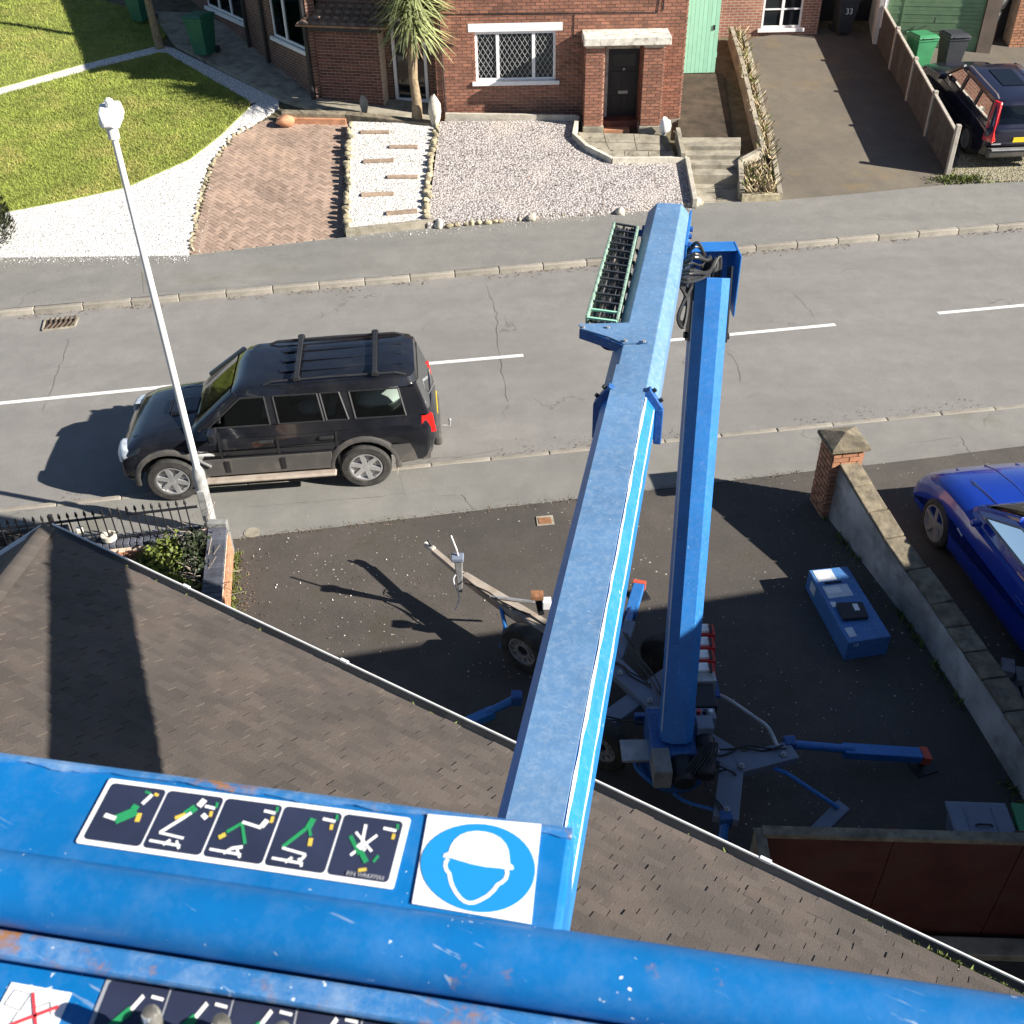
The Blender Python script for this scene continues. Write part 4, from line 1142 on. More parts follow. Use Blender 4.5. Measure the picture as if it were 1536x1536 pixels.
# palm-like cordyline
pb_ = fa(626, 183, 0.2)
pt = thing('cordyline_tree', pb_, 'tall cordyline palm with spiky pale green crown between the two brick houses', 'palm tree')
top = pb_ + V((0.0, 0.12, 1.85))
MB().tube([pb_ + V((0, 0, -0.05)), pb_ + V((0.02, 0.03, 0.5)), pb_ + V((-0.03, 0.08, 1.0)), top, top + V((0.02, 0.05, 0.9))], [0.15, 0.12, 0.11, 0.12, 0.09], 12).build('trunk', 'bark', pt, smooth=True)
rr = random.Random(2)
lv, dead = MB(), MB()
for k in range(760):
    isdead = k < 90
    c = top + V((0, 0.05, rr.uniform(0.05, 0.35) if isdead else rr.uniform(0.3, 1.5)))
    az = rr.uniform(0, 6.283)
    el = rr.uniform(-1.3, -0.7) if isdead else rr.uniform(-0.7, 1.45)
    L = rr.uniform(0.3, 0.5) if isdead else rr.uniform(0.85, 1.25)
    d = V((math.cos(az) * math.cos(el), math.sin(az) * math.cos(el), math.sin(el)))
    sd_ = V((-math.sin(az), math.cos(az), 0))
    droop = rr.uniform(0.02, 0.35) * L
    w = rr.uniform(0.024, 0.04)
    pts = []
    for i in range(5):
        t_ = i / 4
        pts.append(c + d * L * t_ + V((0, 0, -droop * t_ * t_)))
    vs = []
    for i, p in enumerate(pts):
        ww = w * (1 - (i / 4) ** 2 * 0.92) * (0.7 if i == 0 else 1)
        vs += [p - sd_ * ww, p + sd_ * ww + V((0, 0, ww * 0.4))]
    (dead if isdead else lv).add(vs, [(2 * i, 2 * i + 1, 2 * i + 3, 2 * i + 2) for i in range(4)], rr.uniform(0.001, 1))
lv.build('crown', 'palm', pt)
dead.build('dead_skirt', 'palm_dead', pt)

# standing stones and boulders
def stone(u, v, z, dim, mat, label, seed):
    p = fa(u, v, z)
    tag(MB().rock(p + V((0, 0, dim[2] * 0.42)), dim, seed, 0.4).build('boulder', mat, smooth=True), label, 'stone')
stone(654, 188, 0.24, (0.32, 0.26, 0.78), 'palestone', 'tall pale standing stone beside the cordyline trunk', 41)
stone(998, 203, 0.2, (0.26, 0.2, 0.52), 'sticker', 'small white standing stone by the right porch pier', 42)
stone(428, 190, 0.05, (0.46, 0.34, 0.32), 'brick_orange', 'orange-brown boulder at the head of the block paved drive', 43)
stone(547, 168, 0.2, (0.24, 0.2, 0.42), 'pot', 'small grey ornament against the shaded porch wall', 44)
stone(1046, 309, 0.08, (0.24, 0.2, 0.2), 'mossy_stone', 'pale corner stone at the foot of the side path', 46)
tb = thing('kerb_wall', fa(600, 182, 0.2), 'low mossy concrete edging between path and the two front beds', 'edging')
wallrun([fa(425, 182, 0.05), fa(520, 184, 0.05), fa(650, 192, 0.15)], 0.2, 0.0, 0.3, 'coping', 'coping', tb)
wallrun([fa(427, 185, 0.05), fa(520, 187, 0.05)], 0.1, 0.0, 0.2, 'brick_orange', 'face', tb)

# wheelie bins
def wheelie(loc, rz, mat, label, number=None, h=1.05, lidmat=None):
    t = thing('wheelie_bin', loc, label, 'bin', 'household wheelie bins', rz)
    b = MB()
    ring = lambda w, d, z, oy=0: [V((-w, -d + oy, z)), V((w, -d + oy, z)), V((w, d + oy, z)), V((-w, d + oy, z))]
    b.loft([ring(0.2, 0.24, 0.04, 0.02), ring(0.27, 0.33, h - 0.14), ring(0.29, 0.35, h - 0.13), ring(0.29, 0.35, h - 0.07)])
    b.build('body', mat, t, bevel=0.025, local=True)
    l = MB()
    l.loft([ring(0.295, 0.36, h - 0.068, -0.01), ring(0.295, 0.36, h - 0.03, -0.01), ring(0.24, 0.28, h + 0.02, 0.0)])
    l.box((0, -0.36, h - 0.04), (0.4, 0.06, 0.03))
    l.build('lid', lidmat or mat, t, bevel=0.015, local=True)
    MB().tube([(-0.25, 0.34, h - 0.06), (-0.25, 0.43, h - 0.04), (0.25, 0.43, h - 0.04), (0.25, 0.34, h - 0.06)], 0.018, 8).build('handle', mat, t, local=True)
    for s in (-1, 1):
        MB().lathe((s * 0.24, 0.28, 0.1), (s, 0, 0), [(-0.03, 0.03), (-0.03, 0.1), (0.03, 0.1), (0.03, 0.03)], 16).build('wheel', 'rubber', t, local=True)
    if number:
        me = text_mesh(number, 0.22)
        me.materials.clear(); me.materials.append(MT['sticker'])
        o = bpy.data.objects.new('lettering', me); col.objects.link(o); o.parent = t
        o.location = (0, -0.325, h * 0.62); o.rotation_euler = (R(84), 0, 0)
    return t
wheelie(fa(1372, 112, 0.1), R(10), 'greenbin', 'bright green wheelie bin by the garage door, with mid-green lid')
wheelie(fa(1413, 112, 0.1) + V((0.15, 0.1, 0)), R(4), 'greybin', 'dark grey wheelie bin next to the bright green one by the garage')
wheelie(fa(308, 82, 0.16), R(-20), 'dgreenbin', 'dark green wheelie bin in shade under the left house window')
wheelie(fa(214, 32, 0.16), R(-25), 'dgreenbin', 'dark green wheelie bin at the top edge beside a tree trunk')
wheelie(fa(1262, 50, 0.1), R(5), 'greybin', 'black wheelie bin numbered 33 in the shaded recess at the drive head', '33')

# slim trunk at the lawn corner
tt = thing('slim_tree', fa(240, 72, 0.1), 'slim dark tree trunk at the corner of the gravel border', 'tree')
b0 = fa(240, 72, 0.1)
MB().tube([b0, b0 + V((-0.05, 0, 1.2)), b0 + V((0.05, 0.1, 2.8)), b0 + V((0.0, 0.1, 4.5))], [0.13, 0.1, 0.09, 0.05], 10).build('trunk', 'bark', tt, smooth=True)
cr = MB()
for k in range(1500):
    p = b0 + V((rr.gauss(0, 0.55), 0.1 + rr.gauss(0, 0.55), 4.6 + rr.gauss(0, 0.5)))
    a, b = V((rr.uniform(-1, 1), rr.uniform(-1, 1), rr.uniform(-1, 1))).normalized() * 0.07, V((rr.uniform(-1, 1), rr.uniform(-1, 1), rr.uniform(-1, 1))).normalized() * 0.05
    cr.add([p - a, p + b, p + a, p - b], [(0, 1, 2, 3)], rr.uniform(0.001, 1))
cr.build('crown', 'leaf_dark', tt)

# clipped conifer at the left edge
cf = thing('conifer_shrub', fa(-40, 360, 0.1), 'dense dark conifer cut by the left edge above the white gravel', 'shrub')
cb_ = fa(-42, 362, 0.1)
MB().tube([cb_, cb_ + V((0, 0, 1.4))], [0.08, 0.04], 8).build('trunk', 'bark', cf)
fo = MB()
for k in range(6000):
    z = rr.uniform(0.03, 1.75)
    r_ = (0.9 * math.sqrt(max(0.02, 1 - (z / 1.85) ** 2))) * (0.75 + 0.28 * rr.random())
    a = rr.uniform(0, 6.283)
    p = cb_ + V((math.cos(a) * r_, math.sin(a) * r_, z))
    o = V((math.cos(a) * 0.6, math.sin(a) * 0.6, rr.uniform(0.3, 1))).normalized() * rr.uniform(0.07, 0.13)
    s_ = V((-math.sin(a), math.cos(a), rr.uniform(-0.5, 0.5))) * rr.uniform(0.018, 0.035)
    fo.add([p - s_, p + s_, p + o], [(0, 1, 2)], rr.uniform(0.001, 1))
fo.build('foliage', 'conifer', cf)
cm_ = MB(); cm_.lathe(cb_, (0, 0, 1), [(0.02, 0.55), (0.5, 0.66), (1.1, 0.52), (1.5, 0.3), (1.65, 0.02)], 14)
cm_.build('inner_branches', 'leaf_dark', cf)

# ------------------------------------------------------------------ near side, left: lamp post, railing, walled bed
LP = at(319, 797, 0.0)
lp = thing('street_lamp', LP, 'tall white street lamp post standing at the railing, crossing the parked car', 'street lamp')
MB().lathe(LP, (0, 0, 1), [(-0.05, 0.085), (1.0, 0.085), (1.08, 0.055)], 20).build('base_section', 'lamppost_base', lp, smooth=True)
MB().lathe(LP, (0, 0, 1), [(1.07, 0.047), (3.0, 0.042), (5.42, 0.034)], 16).build('pole', 'lamppost', lp, smooth=True)
m = MB(); m.box(LP + V((0.0, -0.09, 0.55)), (0.09, 0.02, 0.4)); m.build('access_door', 'lamppost_base', lp)
hd_ = LP + V((0.0, 0.0, 5.36))
m = MB(); m.lathe(hd_, (0, 0, 1), [(0.0, 0.06), (0.15, 0.06)], 14); m.build('spigot', 'lamppost', lp)
ln = V((-0.1, 1, 0.1)).normalized(); sx = ln.cross(ZUP).normalized(); uz = sx.cross(ln)
def ringl(t_, w, h0, h1):
    c = hd_ + V((0, -0.05, 0.15)) + ln * t_ * 0.85
    w, h0, h1 = w * 0.85, h0 * 0.85, h1 * 0.85
    return [c - sx * w + uz * h0, c + sx * w + uz * h0, c + sx * w * 0.8 + uz * h1, c - sx * w * 0.8 + uz * h1]
m = MB(); m.loft([ringl(-0.1, 0.07, 0.0, 0.08), ringl(0.0, 0.12, -0.02, 0.17), ringl(0.2, 0.14, -0.02, 0.19), ringl(0.42, 0.12, -0.02, 0.14), ringl(0.5, 0.07, 0.0, 0.08)])
m.build('lantern', 'lamppost', lp, bevel=0.02)
m = MB(); m.lathe(hd_ + V((0.02, 0.05, 0.31)), (0, 0, 1), [(0, 0.045), (0.07, 0.045), (0.09, 0.02)], 12); m.build('photocell', 'sticker', lp)
m = MB(); m.loft([ringl(0.05, 0.1, -0.06, -0.021), ringl(0.4, 0.09, -0.06, -0.021)]); m.build('lens', 'lamp_clear', lp)

wy = lambda x: near_back(x) - 0.16
gw = thing('garden_wall', (-4.05, wy(-4.05), 0), 'low brick garden wall with blue-black coping wrapping the shrub bed', 'wall')
XW0, XW1 = -11.0, -3.98
fwall = Wall((XW0, wy(XW0) - 0.11, 0), V((1, 0.158, 0)))
Lw = V((XW1 - XW0, wy(XW1) - wy(XW0), 0)).length
m = MB(); fwall.slab(m, 0, Lw, -0.1, 0.28, -0.21, 0.0); fo = m.build('front_core', 'mortar', gw)
fwall.bricks(fo, Lw - 3.2, Lw - 0.25, 0.0, 0.28, [], 'brick_orange', 300, 0.0)
# the coping bricks on edge
def coping_row(parent, p, q, w, z, n, mat='blue_brick', name='coping_brick', gap=0.012, h=0.07):
    d = (q - p); L = d.length; u = d.normalized(); s_ = V((-u.y, u.x, 0))
    mb = MB(); mb.box((0, 0, 0), (L / n - gap, w, h)); me = mb.mesh(name, mat)
    for i in range(n):
        c = p + d * ((i + 0.5) / n); c = V((c.x, c.y, z + h / 2 + random.uniform(-0.003, 0.003)))
        o = piece(name, me, frame(c, u, s_, ZUP), parent)
        b = o.modifiers.new('bevel', 'BEVEL'); b.width = 0.006; b.segments = 1
coping_row(gw, fwall.w(Lw - 5.4, 0, -0.105), fwall.w(Lw - 0.2, 0, -0.105), 0.235, 0.282, 60)
S0 = at(327, 793, 0.45); S1 = at(314, 940, 0.45)
sdir = (S1 - S0); sdir.z = 0
SW = Wall(V((S1.x, S1.y, 0)), -sdir)          # outward normal to the right, towards the forecourt
SW.p += SW.n * 0.11
Ls = sdir.length
m = MB(); SW.slab(m, -1.5, Ls, -0.1, 0.42, -0.22, 0.0); so_ = m.build('side_core', 'mortar', gw)
SW.bricks(so_, -0.6, Ls, 0.0, 0.42, [], 'brick_orange', 300)
coping_row(gw, SW.w(-0.6, 0, -0.11), SW.w(Ls + 0.01, 0, -0.11), 0.24, 0.423, 26)
m = MB(); m.box(V((S0.x, S0.y, 0.25)) + V((0, 0.02, 0)), (0.26, 0.1, 0.62)); m.build('end_cap', 'pot', gw, bevel=0.01)
# bed
MB().sheet([(-11, wy(-11) - 0.3, 0.16), (S0.x - 0.1, wy(S0.x) - 0.25, 0.16), (S1.x - 0.1, 4, 0.16), (-11, 4, 0.16)]).build('shrub_bed', 'soil')['kind'] = 'structure'
# railing with spear tips
rl = thing('railing', fwall.w(Lw - 2, 0.3, -0.1), 'black iron railing with spear tips on the low wall', 'railing')
r0, r1 = Lw - 6.2, Lw - 0.12
m = MB()
m.beam(fwall.w(r0, 0.735, -0.1), fwall.w(r1, 0.735, -0.1), 0.035, 0.02); m.build('top_rail', 'iron', rl)
m = MB(); m.beam(fwall.w(r0, 0.39, -0.1), fwall.w(r1, 0.39, -0.1), 0.035, 0.02); m.build('bottom_rail', 'iron', rl)
nb = int((r1 - r0) / 0.105)
bm_ = MB(); bm_.box((0, 0, 0.2), (0.014, 0.014, 0.46)); bme = bm_.mesh('bar', 'iron')
tm_ = MB(); tm_.lathe((0, 0, 0.43), (0, 0, 1), [(0, 0.009), (0.01, 0.022), (0.05, 0.016), (0.085, 0.002)], 6); tme = tm_.mesh('spear_tip', 'iron')
for i in range(nb):
    p = fwall.w(r0 + (i + 0.5) * 0.105, 0.36, -0.1)
    bo = piece('bar', bme, Matrix.Translation(p), rl)
    WM[bo.name] = Matrix.Translation(p)
    piece('spear_tip', tme, Matrix.Translation(p), bo)
for a in (Lw - 1.95, Lw - 4.4):
    m = MB(); m.beam(fwall.w(a, 0.3, -0.1), fwall.w(a, 0.86, -0.1), 0.05, 0.05, (1, 0, 0)); m.build('post', 'iron', rl)
# trough and small white pots behind the railing, round ornament on the wall
tr = thing('window_trough', fwall.w(Lw - 2.6, 0.35, -0.25), 'long dark trough lying behind the railing near the roof corner', 'trough')
m = MB(); m.obox(fwall.w(Lw - 2.42, 0.41, -0.32), fwall.d * 0.55, fwall.n * 0.08, ZUP * 0.07); m.build('body', 'black', tr, bevel=0.01)
m = MB(); m.obox(fwall.w(Lw - 2.42, 0.483, -0.32), fwall.d * 0.51, fwall.n * 0.05, ZUP * 0.004); m.build('compost', 'soil', tr)
for i, a in enumerate((2.26, 2.1, 1.72)):
    o = MB().box(fwall.w(Lw - a, 0.47 if i < 2 else 0.42, -0.31), (0.08, 0.07, 0.07), 0.15).build('pot', 'oldwhite', bevel=0.008)
    tag(o, 'small white square pot, %s of three by the trough behind the railing' % ('leftmost', 'middle', 'rightmost')[i], 'pot', 'white pots by the railing')
o = MB().lathe(fwall.w(Lw - 1.32, 0.352, -0.1), (0, 0, 1), [(0, 0.07), (0.03, 0.1), (0.1, 0.1), (0.1, 0.07), (0.06, 0.06), (0.055, 0.005)], 18).build('stone_bowl', 'palestone', smooth=True)
tag(o, 'small round stone bowl on the wall coping inside the railing', 'bowl')
# shrubs in the bed
def shrub(u, v, z, rad, hgt, n, mat, label, seed, ls=0.05, up_=0.6):
    c = at(u, v, z); c.z = 0.16
    t = thing('shrub', c, label, 'shrub', 'shrubs in the walled bed')
    q = random.Random(seed)
    st = MB(); lf = MB()
    for k in range(14):
        a = q.uniform(0, 6.28); rr_ = q.uniform(0.2, 1) * rad
        tip = c + V((math.cos(a) * rr_, math.sin(a) * rr_, hgt * q.uniform(0.5, 1)))
        st.tube([c, c.lerp(tip, 0.5) + V((0, 0, hgt * 0.12)), tip], [0.012, 0.008, 0.004], 5)
        for j in range(n // 14):
            p = c.lerp(tip, q.uniform(0.35, 1.05)) + V((q.gauss(0, 1), q.gauss(0, 1), q.gauss(0, 0.8))) * 0.07
            d = V((q.uniform(-1, 1), q.uniform(-1, 1), q.uniform(-0.1, 1) * up_ * 2)).normalized()
            s_ = d.cross(V((q.uniform(-1, 1), q.uniform(-1, 1), q.uniform(-1, 1)))).normalized()
            L_ = ls * q.uniform(0.7, 1.5)
            lf.add([p, p + d * L_ * 0.5 + s_ * L_ * 0.28, p + d * L_, p + d * L_ * 0.5 - s_ * L_ * 0.28], [(0, 1, 2, 3)], q.uniform(0.001, 1))
    st.build('stems', 'twig', t); lf.build('foliage', mat, t)
shrub(232, 856, 0.4, 0.34, 0.42, 900, 'leaf', 'low yellow-green shrub next to the roof gutter in the bed', 1, 0.07)
shrub(262, 880, 0.4, 0.3, 0.3, 700, 'leaf', 'light green spreading plant below the taller shrub in the bed', 2, 0.07)
shrub(285, 818, 0.5, 0.3, 0.46, 700, 'leaf_dark', 'dark bushy shrub in the bed corner under the railing', 3, 0.055)
shrub(245, 820, 0.4, 0.24, 0.34, 450, 'leaf', 'small sparse green shrub between brick wall and gutter', 4, 0.06)
shrub(300, 850, 0.4, 0.22, 0.4, 320, 'leaf_dark', 'thin dark shrub against the side wall of the bed', 5, 0.05)
q = random.Random(9)
tw = MB()
for k in range(130):
    p = at(q.uniform(296, 316), q.uniform(800, 915), 0.3); p.z = 0.2
    a = q.uniform(0, 6.28); L_ = q.uniform(0.15, 0.5)
    e = p + V((math.cos(a) * L_, math.sin(a) * L_, q.uniform(0.05, 0.4)))
    tw.tube([p, p.lerp(e, 0.5) + V((q.uniform(-.06, .06), q.uniform(-.06, .06), 0.08)), e], 0.005, 4, r=q.uniform(0.001, 1))
tag(tw.build('dead_brambles', 'twig'), 'tangle of dry grey brambles along the side wall of the bed', 'brambles', kind='stuff')

# ------------------------------------------------------------------ the bungalow under the lift
C0 = at(65, 797, 2.5)
C1 = at(1530, 1500, 2.5)
ed = (C1 - C0).normalized()
ni = V((ed.y, -ed.x, 0))            # into the house
SL = 0.55
DEP = 4.3                           # eave to ridge on plan
ELEN = 15.0
sl = math.sqrt(1 + SL * SL)
bg_ = thing('bungalow', C0 + ed * 4 + ni * 3 - V((0, 0, 2.5)), 'bungalow with brown plain tiled hip roof and grey gutter below the lift', 'bungalow')
def rp(a, b, h=0.0):                # a along the eave, b up the slope on plan
    q_ = C0 + ed * a + ni * b
    return V((q_.x, q_.y, 2.5 + SL * b)) + V((ni.x * -SL, ni.y * -SL, 1)).normalized() * h
def rp2(a, b, h=0.0):               # left hip plane: a along the left eave, b up
    q_ = C0 + ni * a + ed * b
    return V((q_.x, q_.y, 2.5 + SL * b)) + V((ed.x * -SL, ed.y * -SL, 1)).normalized() * h
mb = MB()
mb.add([rp(0, 0), rp(ELEN, 0), rp(ELEN, DEP), rp(DEP, DEP), rp2(2 * DEP, 0), rp2(2 * DEP, 0) + ed * ELEN], [(0, 1, 2, 3), (0, 3, 4), (4, 3, 2, 5)])
ro = mb.build('roof_deck', 'tile', bg_)
upv = (ni + ZUP * SL).normalized()
nrm = ed.cross(upv).normalized()
if nrm.z < 0: nrm = -nrm
items = []
gauge, tw_ = 0.088, 0.152
tilt = Matrix.Rotation(R(3.5), 4, 'X')
for r_ in range(int(DEP * sl / gauge)):
    b = (r_ * gauge) / sl + 0.05
    a = -0.05 + (0.076 if r_ % 2 else 0) + random.uniform(-0.022, 0.022)
    while a < ELEN:
        if a > b - 0.02:
            c = rp(a + tw_ / 2 + random.uniform(-0.003, 0.003), b + random.uniform(-0.005, 0.005), 0.016 + random.uniform(-0.004, 0.006))
            fm = frame(c, ed, upv, nrm) @ Matrix.Rotation(R(-5.5) + random.gauss(0, 0.01), 4, 'X') @ Matrix.Rotation(random.gauss(0, 0.01), 4, 'Z')
            items.append((fm, 1.0))
        a += tw_
items.sort(key=lambda it: (it[0].translation - V((0.8, 1.9, CAM_H))).length)
field('roof_tile', ro, 'tile', items, (0.1505, 0.15, 0.016))
items = []
upv2 = (ed + ZUP * SL).normalized()
nr2 = (-ni).cross(upv2).normalized()
if nr2.z < 0: nr2 = -nr2
for r_ in range(int(DEP * sl / gauge)):
    b = (r_ * gauge) / sl + 0.05
    a = b
    while a < 2 * DEP - b:
        items.append((frame(rp2(a + tw_ / 2, b, 0.016), ni, upv2, nr2) @ Matrix.Rotation(R(-3.5), 4, 'X'), 1.0))
        a += tw_
field('roof_tile', ro, 'tile', items, (0.149, 0.15, 0.015), 0)
# hip tiles
hv = (rp(DEP, DEP) - rp(0, 0)); hn = int(hv.length / 0.3)
ht = MB().loft([[V((x_, y, 0.05 - abs(x_) * 0.5)) for x_ in (-0.12, -0.06, 0, 0.06, 0.12)] for y in (-0.16, 0.16)], close=False, cap=False)
hme = ht.mesh('hip_tile', 'tile', True)
hd2 = hv.normalized(); hs = hd2.cross(ZUP).normalized()
for i in range(hn):
    piece('hip_tile', hme, frame(rp(0, 0) + hv * ((i + 0.5) / hn) + ZUP * 0.02, hs, hd2, hs.cross(hd2)), ro)
# fascia, soffit, walls
def eave_board(p, q, out, name, mat):
    MB().hexa([p + out * 0.02 - ZUP * 0.2, q + out * 0.02 - ZUP * 0.2, q - out * 0.005 - ZUP * 0.2, p - out * 0.005 - ZUP * 0.2], [p + out * 0.02 - ZUP * 0.012, q + out * 0.02 - ZUP * 0.012, q - out * 0.005 - ZUP * 0.012, p - out * 0.005 - ZUP * 0.012]).build(name, mat, bg_)
eave_board(rp(0, 0), rp(ELEN, 0), -ni, 'fascia', 'white')
eave_board(rp2(0, 0), rp2(2 * DEP, 0), -ed, 'fascia', 'white')
wf = Wall(V((C0.x, C0.y, 0)) + ni * 0.4 + ed * 0.4, ed)
mb = MB(); wf.slab(mb, 0, ELEN - 0.4, 0, 2.32, -0.25, 0.0); mb.build('wall', 'dull_render', bg_)
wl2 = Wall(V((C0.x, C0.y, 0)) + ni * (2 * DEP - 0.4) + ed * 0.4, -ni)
mb = MB(); wl2.slab(mb, 0, 2 * DEP - 0.8, 0, 2.32, -0.25, -0.002); mb.build('wall', 'dull_render', bg_)
mb = MB(); mb.hexa([rp(0, 0) - ZUP * 0.2 + (ni + ed) * 0.01, rp(ELEN, 0) - ZUP * 0.2 + ni * 0.01, rp(ELEN, 0) - ZUP * 0.2 + ni * 0.42, rp(0, 0) - ZUP * 0.2 + ni * 0.42 + ed * 0.01], [rp(0, 0) - ZUP * 0.185 + (ni + ed) * 0.01, rp(ELEN, 0) - ZUP * 0.185 + ni * 0.01, rp(ELEN, 0) - ZUP * 0.185 + ni * 0.42, rp(0, 0) - ZUP * 0.185 + ni * 0.42 + ed * 0.01]); mb.build('soffit', 'white', bg_)
# half round gutter in lengths with unions and brackets
def gutter(p, q, out, mat, rim):
    g = thing('gutter', p, None)
    g.parent = bg_; g.matrix_parent_inverse = WM[bg_.name].inverted()
    L = (q - p).length; d = (q - p).normalized()
    n = max(1, round(L / 2.0))
    for i in range(n):
        a, b = p + d * (L * i / n), p + d * (L * (i + 1) / n)
        sect = lambda c, r_: [c + out * (0.09 - math.cos(math.pi * k / 8) * r_) - ZUP * (0.05 + math.sin(math.pi * k / 8) * r_) for k in range(9)]
        m = MB(); m.loft([sect(a, 0.07), sect(b, 0.07)], close=False, cap=False)
        m.loft([sect(a, 0.066), sect(b, 0.066)], close=False, cap=False)
        m.build('channel', mat, g, smooth=True)
        rm = MB()
        for k in (0.02, 0.16):
            rm.tube([a + out * k - ZUP * 0.048, b + out * k - ZUP * 0.048], 0.011 if k > 0.1 else 0.006, 6)
        rm.build('rim', rim, g)
        m = MB(); m.loft([sect(b - d * 0.045, 0.078), sect(b + d * 0.045, 0.078)], close=False, cap=False)
        m.beam(b + out * 0.164 - ZUP * 0.045 - d * 0.04, b + out * 0.164 - ZUP * 0.045 + d * 0.04, 0.026, 0.026)
        m.build('union', 'sticker', g)
    return g
gutter(rp(0, 0) - ed * 0.08, rp(ELEN, 0), -ni, 'gutter', 'gutter_rim')
gutter(rp2(0, 0) - ni * 0.08, rp2(2 * DEP, 0), -ed, 'white', 'gutter_rim')
q = random.Random(13)
ms = MB()
for k in range(420):
    big_ = k < 160
    a = 8.9 + q.gauss(0, 0.35) if big_ else q.uniform(0.2, ELEN - 0.5)
    c = C0 + ed * a - ni * (0.02 + q.uniform(-0.03, 0.05) if not big_ else 0.06) - ZUP * (0.03 if not big_ else 0.05)
    s_ = q.uniform(0.008, 0.022) * (1.3 if big_ else 1)
    for j in range(2 if not big_ else 4):
        d = V((q.gauss(0, 1), q.gauss(0, 1), abs(q.gauss(0, 1)))).normalized() * s_ * 2
        w_ = d.cross(V((q.gauss(0, 1), q.gauss(0, 1), 0.3))).normalized() * s_
        ms.add([c - w_, c + w_, c + d], [(0, 1, 2)], q.uniform(0.001, 1))
o = ms.build('moss', 'moss', bg_); o['kind'] = 'stuff'

# ------------------------------------------------------------------ right boundary: pier, rendered wall
bw = thing('boundary_wall', at(1245, 775, 0), 'low grey rendered wall with lichened coping and brick pier beside the forecourt', 'wall')
PB = V((4.45, 11.38, 0))
prz = R(7)
m = MB(); m.box(PB + V((0, 0, 0.54)), (0.40, 0.40, 1.1), prz); pc = m.build('pier', 'mortar', bw)
for k in range(4):
    aa = prz + k * math.pi / 2
    d = V((math.cos(aa), math.sin(aa), 0)); wl_ = Wall(PB - d * 0.205 + V((d.y, -d.x, 0)) * 0.2, d)
    wl_.bricks(pc, 0, 0.41, 0.03, 1.09, [], 'brick_orange', 300, phase=0.1 * (k % 2))
cp = MB()
rgb = lambda w, z: [PB + Matrix.Rotation(prz, 3, 'Z') @ V((a * w, b * w, z)) for a, b in ((-1, -1), (1, -1), (1, 1), (-1, 1))]
cp.loft([rgb(0.26, 1.1), rgb(0.27, 1.11), rgb(0.265, 1.16), rgb(0.02, 1.26)]); cp.build('pier_cap', 'coping', pc, bevel=0.01)
BWp = [V((4.46, 11.2, 0)), V((4.74, 9.9, 0)), V((4.97, 8.8, 0)), V((5.13, 7.6, 0)), V((5.27, 6.2, 0)), V((5.42, 4.6, 0))]
BZ = [0.86, 0.6, 0.5, 0.5, 0.5, 0.5]
ww = 0.2
for k, (p, q_) in enumerate(zip(BWp[:-1], BWp[1:])):
    d = (q_ - p).normalized(); s_ = V((d.y, -d.x, 0)) * ww / 2
    MB().hexa([p - s_ - ZUP * 0.1, p + s_ - ZUP * 0.1, q_ + s_ - ZUP * 0.1, q_ - s_ - ZUP * 0.1], [p - s_ + ZUP * BZ[k], p + s_ + ZUP * BZ[k], q_ + s_ + ZUP * BZ[k + 1], q_ - s_ + ZUP * BZ[k + 1]]).build('rendered_face', 'render', bw)
    L = (q_ - p).length; n = max(2, round(L / 0.48))
    for i in range(n):
        a = p.lerp(q_, i / n) + ZUP * (BZ[k] + (BZ[k + 1] - BZ[k]) * i / n)
        b = p.lerp(q_, (i + 1) / n - 0.015) + ZUP * (BZ[k] + (BZ[k + 1] - BZ[k]) * (i + 1) / n)
        off = V((0.04 + random.uniform(-.012, .012), 0, 0.028 + random.uniform(0, 0.008)))
        MB().beam(a + off, b + off, 0.28, 0.05).build('coping_slab', 'coping', bw, bevel=0.012)
# weeds along its foot
q = random.Random(31)
wd = MB()
for k in range(700):
    t_ = q.random()
    i = t_ * 4.999; j = int(i); p = BWp[j].lerp(BWp[j + 1], i - j) + V((-0.12 - abs(q.gauss(0, 0.05)), 0, 0))
    if math.sin(p.y * 5) + math.sin(p.y * 2.3 + 1) < 0.1: continue
    d = V((q.gauss(0, 0.5), q.gauss(0, 0.5), 1)).normalized() * q.uniform(0.03, 0.12)
    w_ = V((q.gauss(0, 1), q.gauss(0, 1), 0)).normalized() * 0.012
    wd.add([p - w_, p + w_, p + d], [(0, 1, 2)], q.uniform(0.001, 1))
for k in range(700):
    t_ = q.random(); p = SW.w(-0.5 + t_ * (Ls + 0.5), 0.0, 0.02 + abs(q.gauss(0, 0.05)))
    d = V((q.gauss(0, 0.5), q.gauss(0, 0.5), 1)).normalized() * q.uniform(0.02, 0.08)
    w_ = V((q.gauss(0, 1), q.gauss(0, 1), 0)).normalized() * 0.01
    wd.add([p - w_, p + w_, p + d], [(0, 1, 2)], q.uniform(0.001, 1))
for k in range(500):
    p = fa(q.gauss(1440, 22), q.gauss(270, 4), 0.1)
    d = V((q.gauss(0, 0.6), q.gauss(0, 0.6), 1)).normalized() * q.uniform(0.04, 0.14)
    w_ = V((q.gauss(0, 1), q.gauss(0, 1), 0)).normalized() * 0.018
    wd.add([p - w_, p + w_, p + d], [(0, 1, 2)], q.uniform(0.001, 1))
tag(wd.build('weeds', 'leaf'), 'small weeds growing along the feet of walls and fence', 'weeds', kind='stuff')
# neighbour's drive beyond the wall (dark)
MB().sheet([(4.66, near_back(4.66) - 0.02, 0.004), (14, near_back(14) - 0.02, 0.004), (14, 3.0, 0.004), (5.3, 3.0, 0.004)]).build('next_drive', 'drive')['kind'] = 'structure'

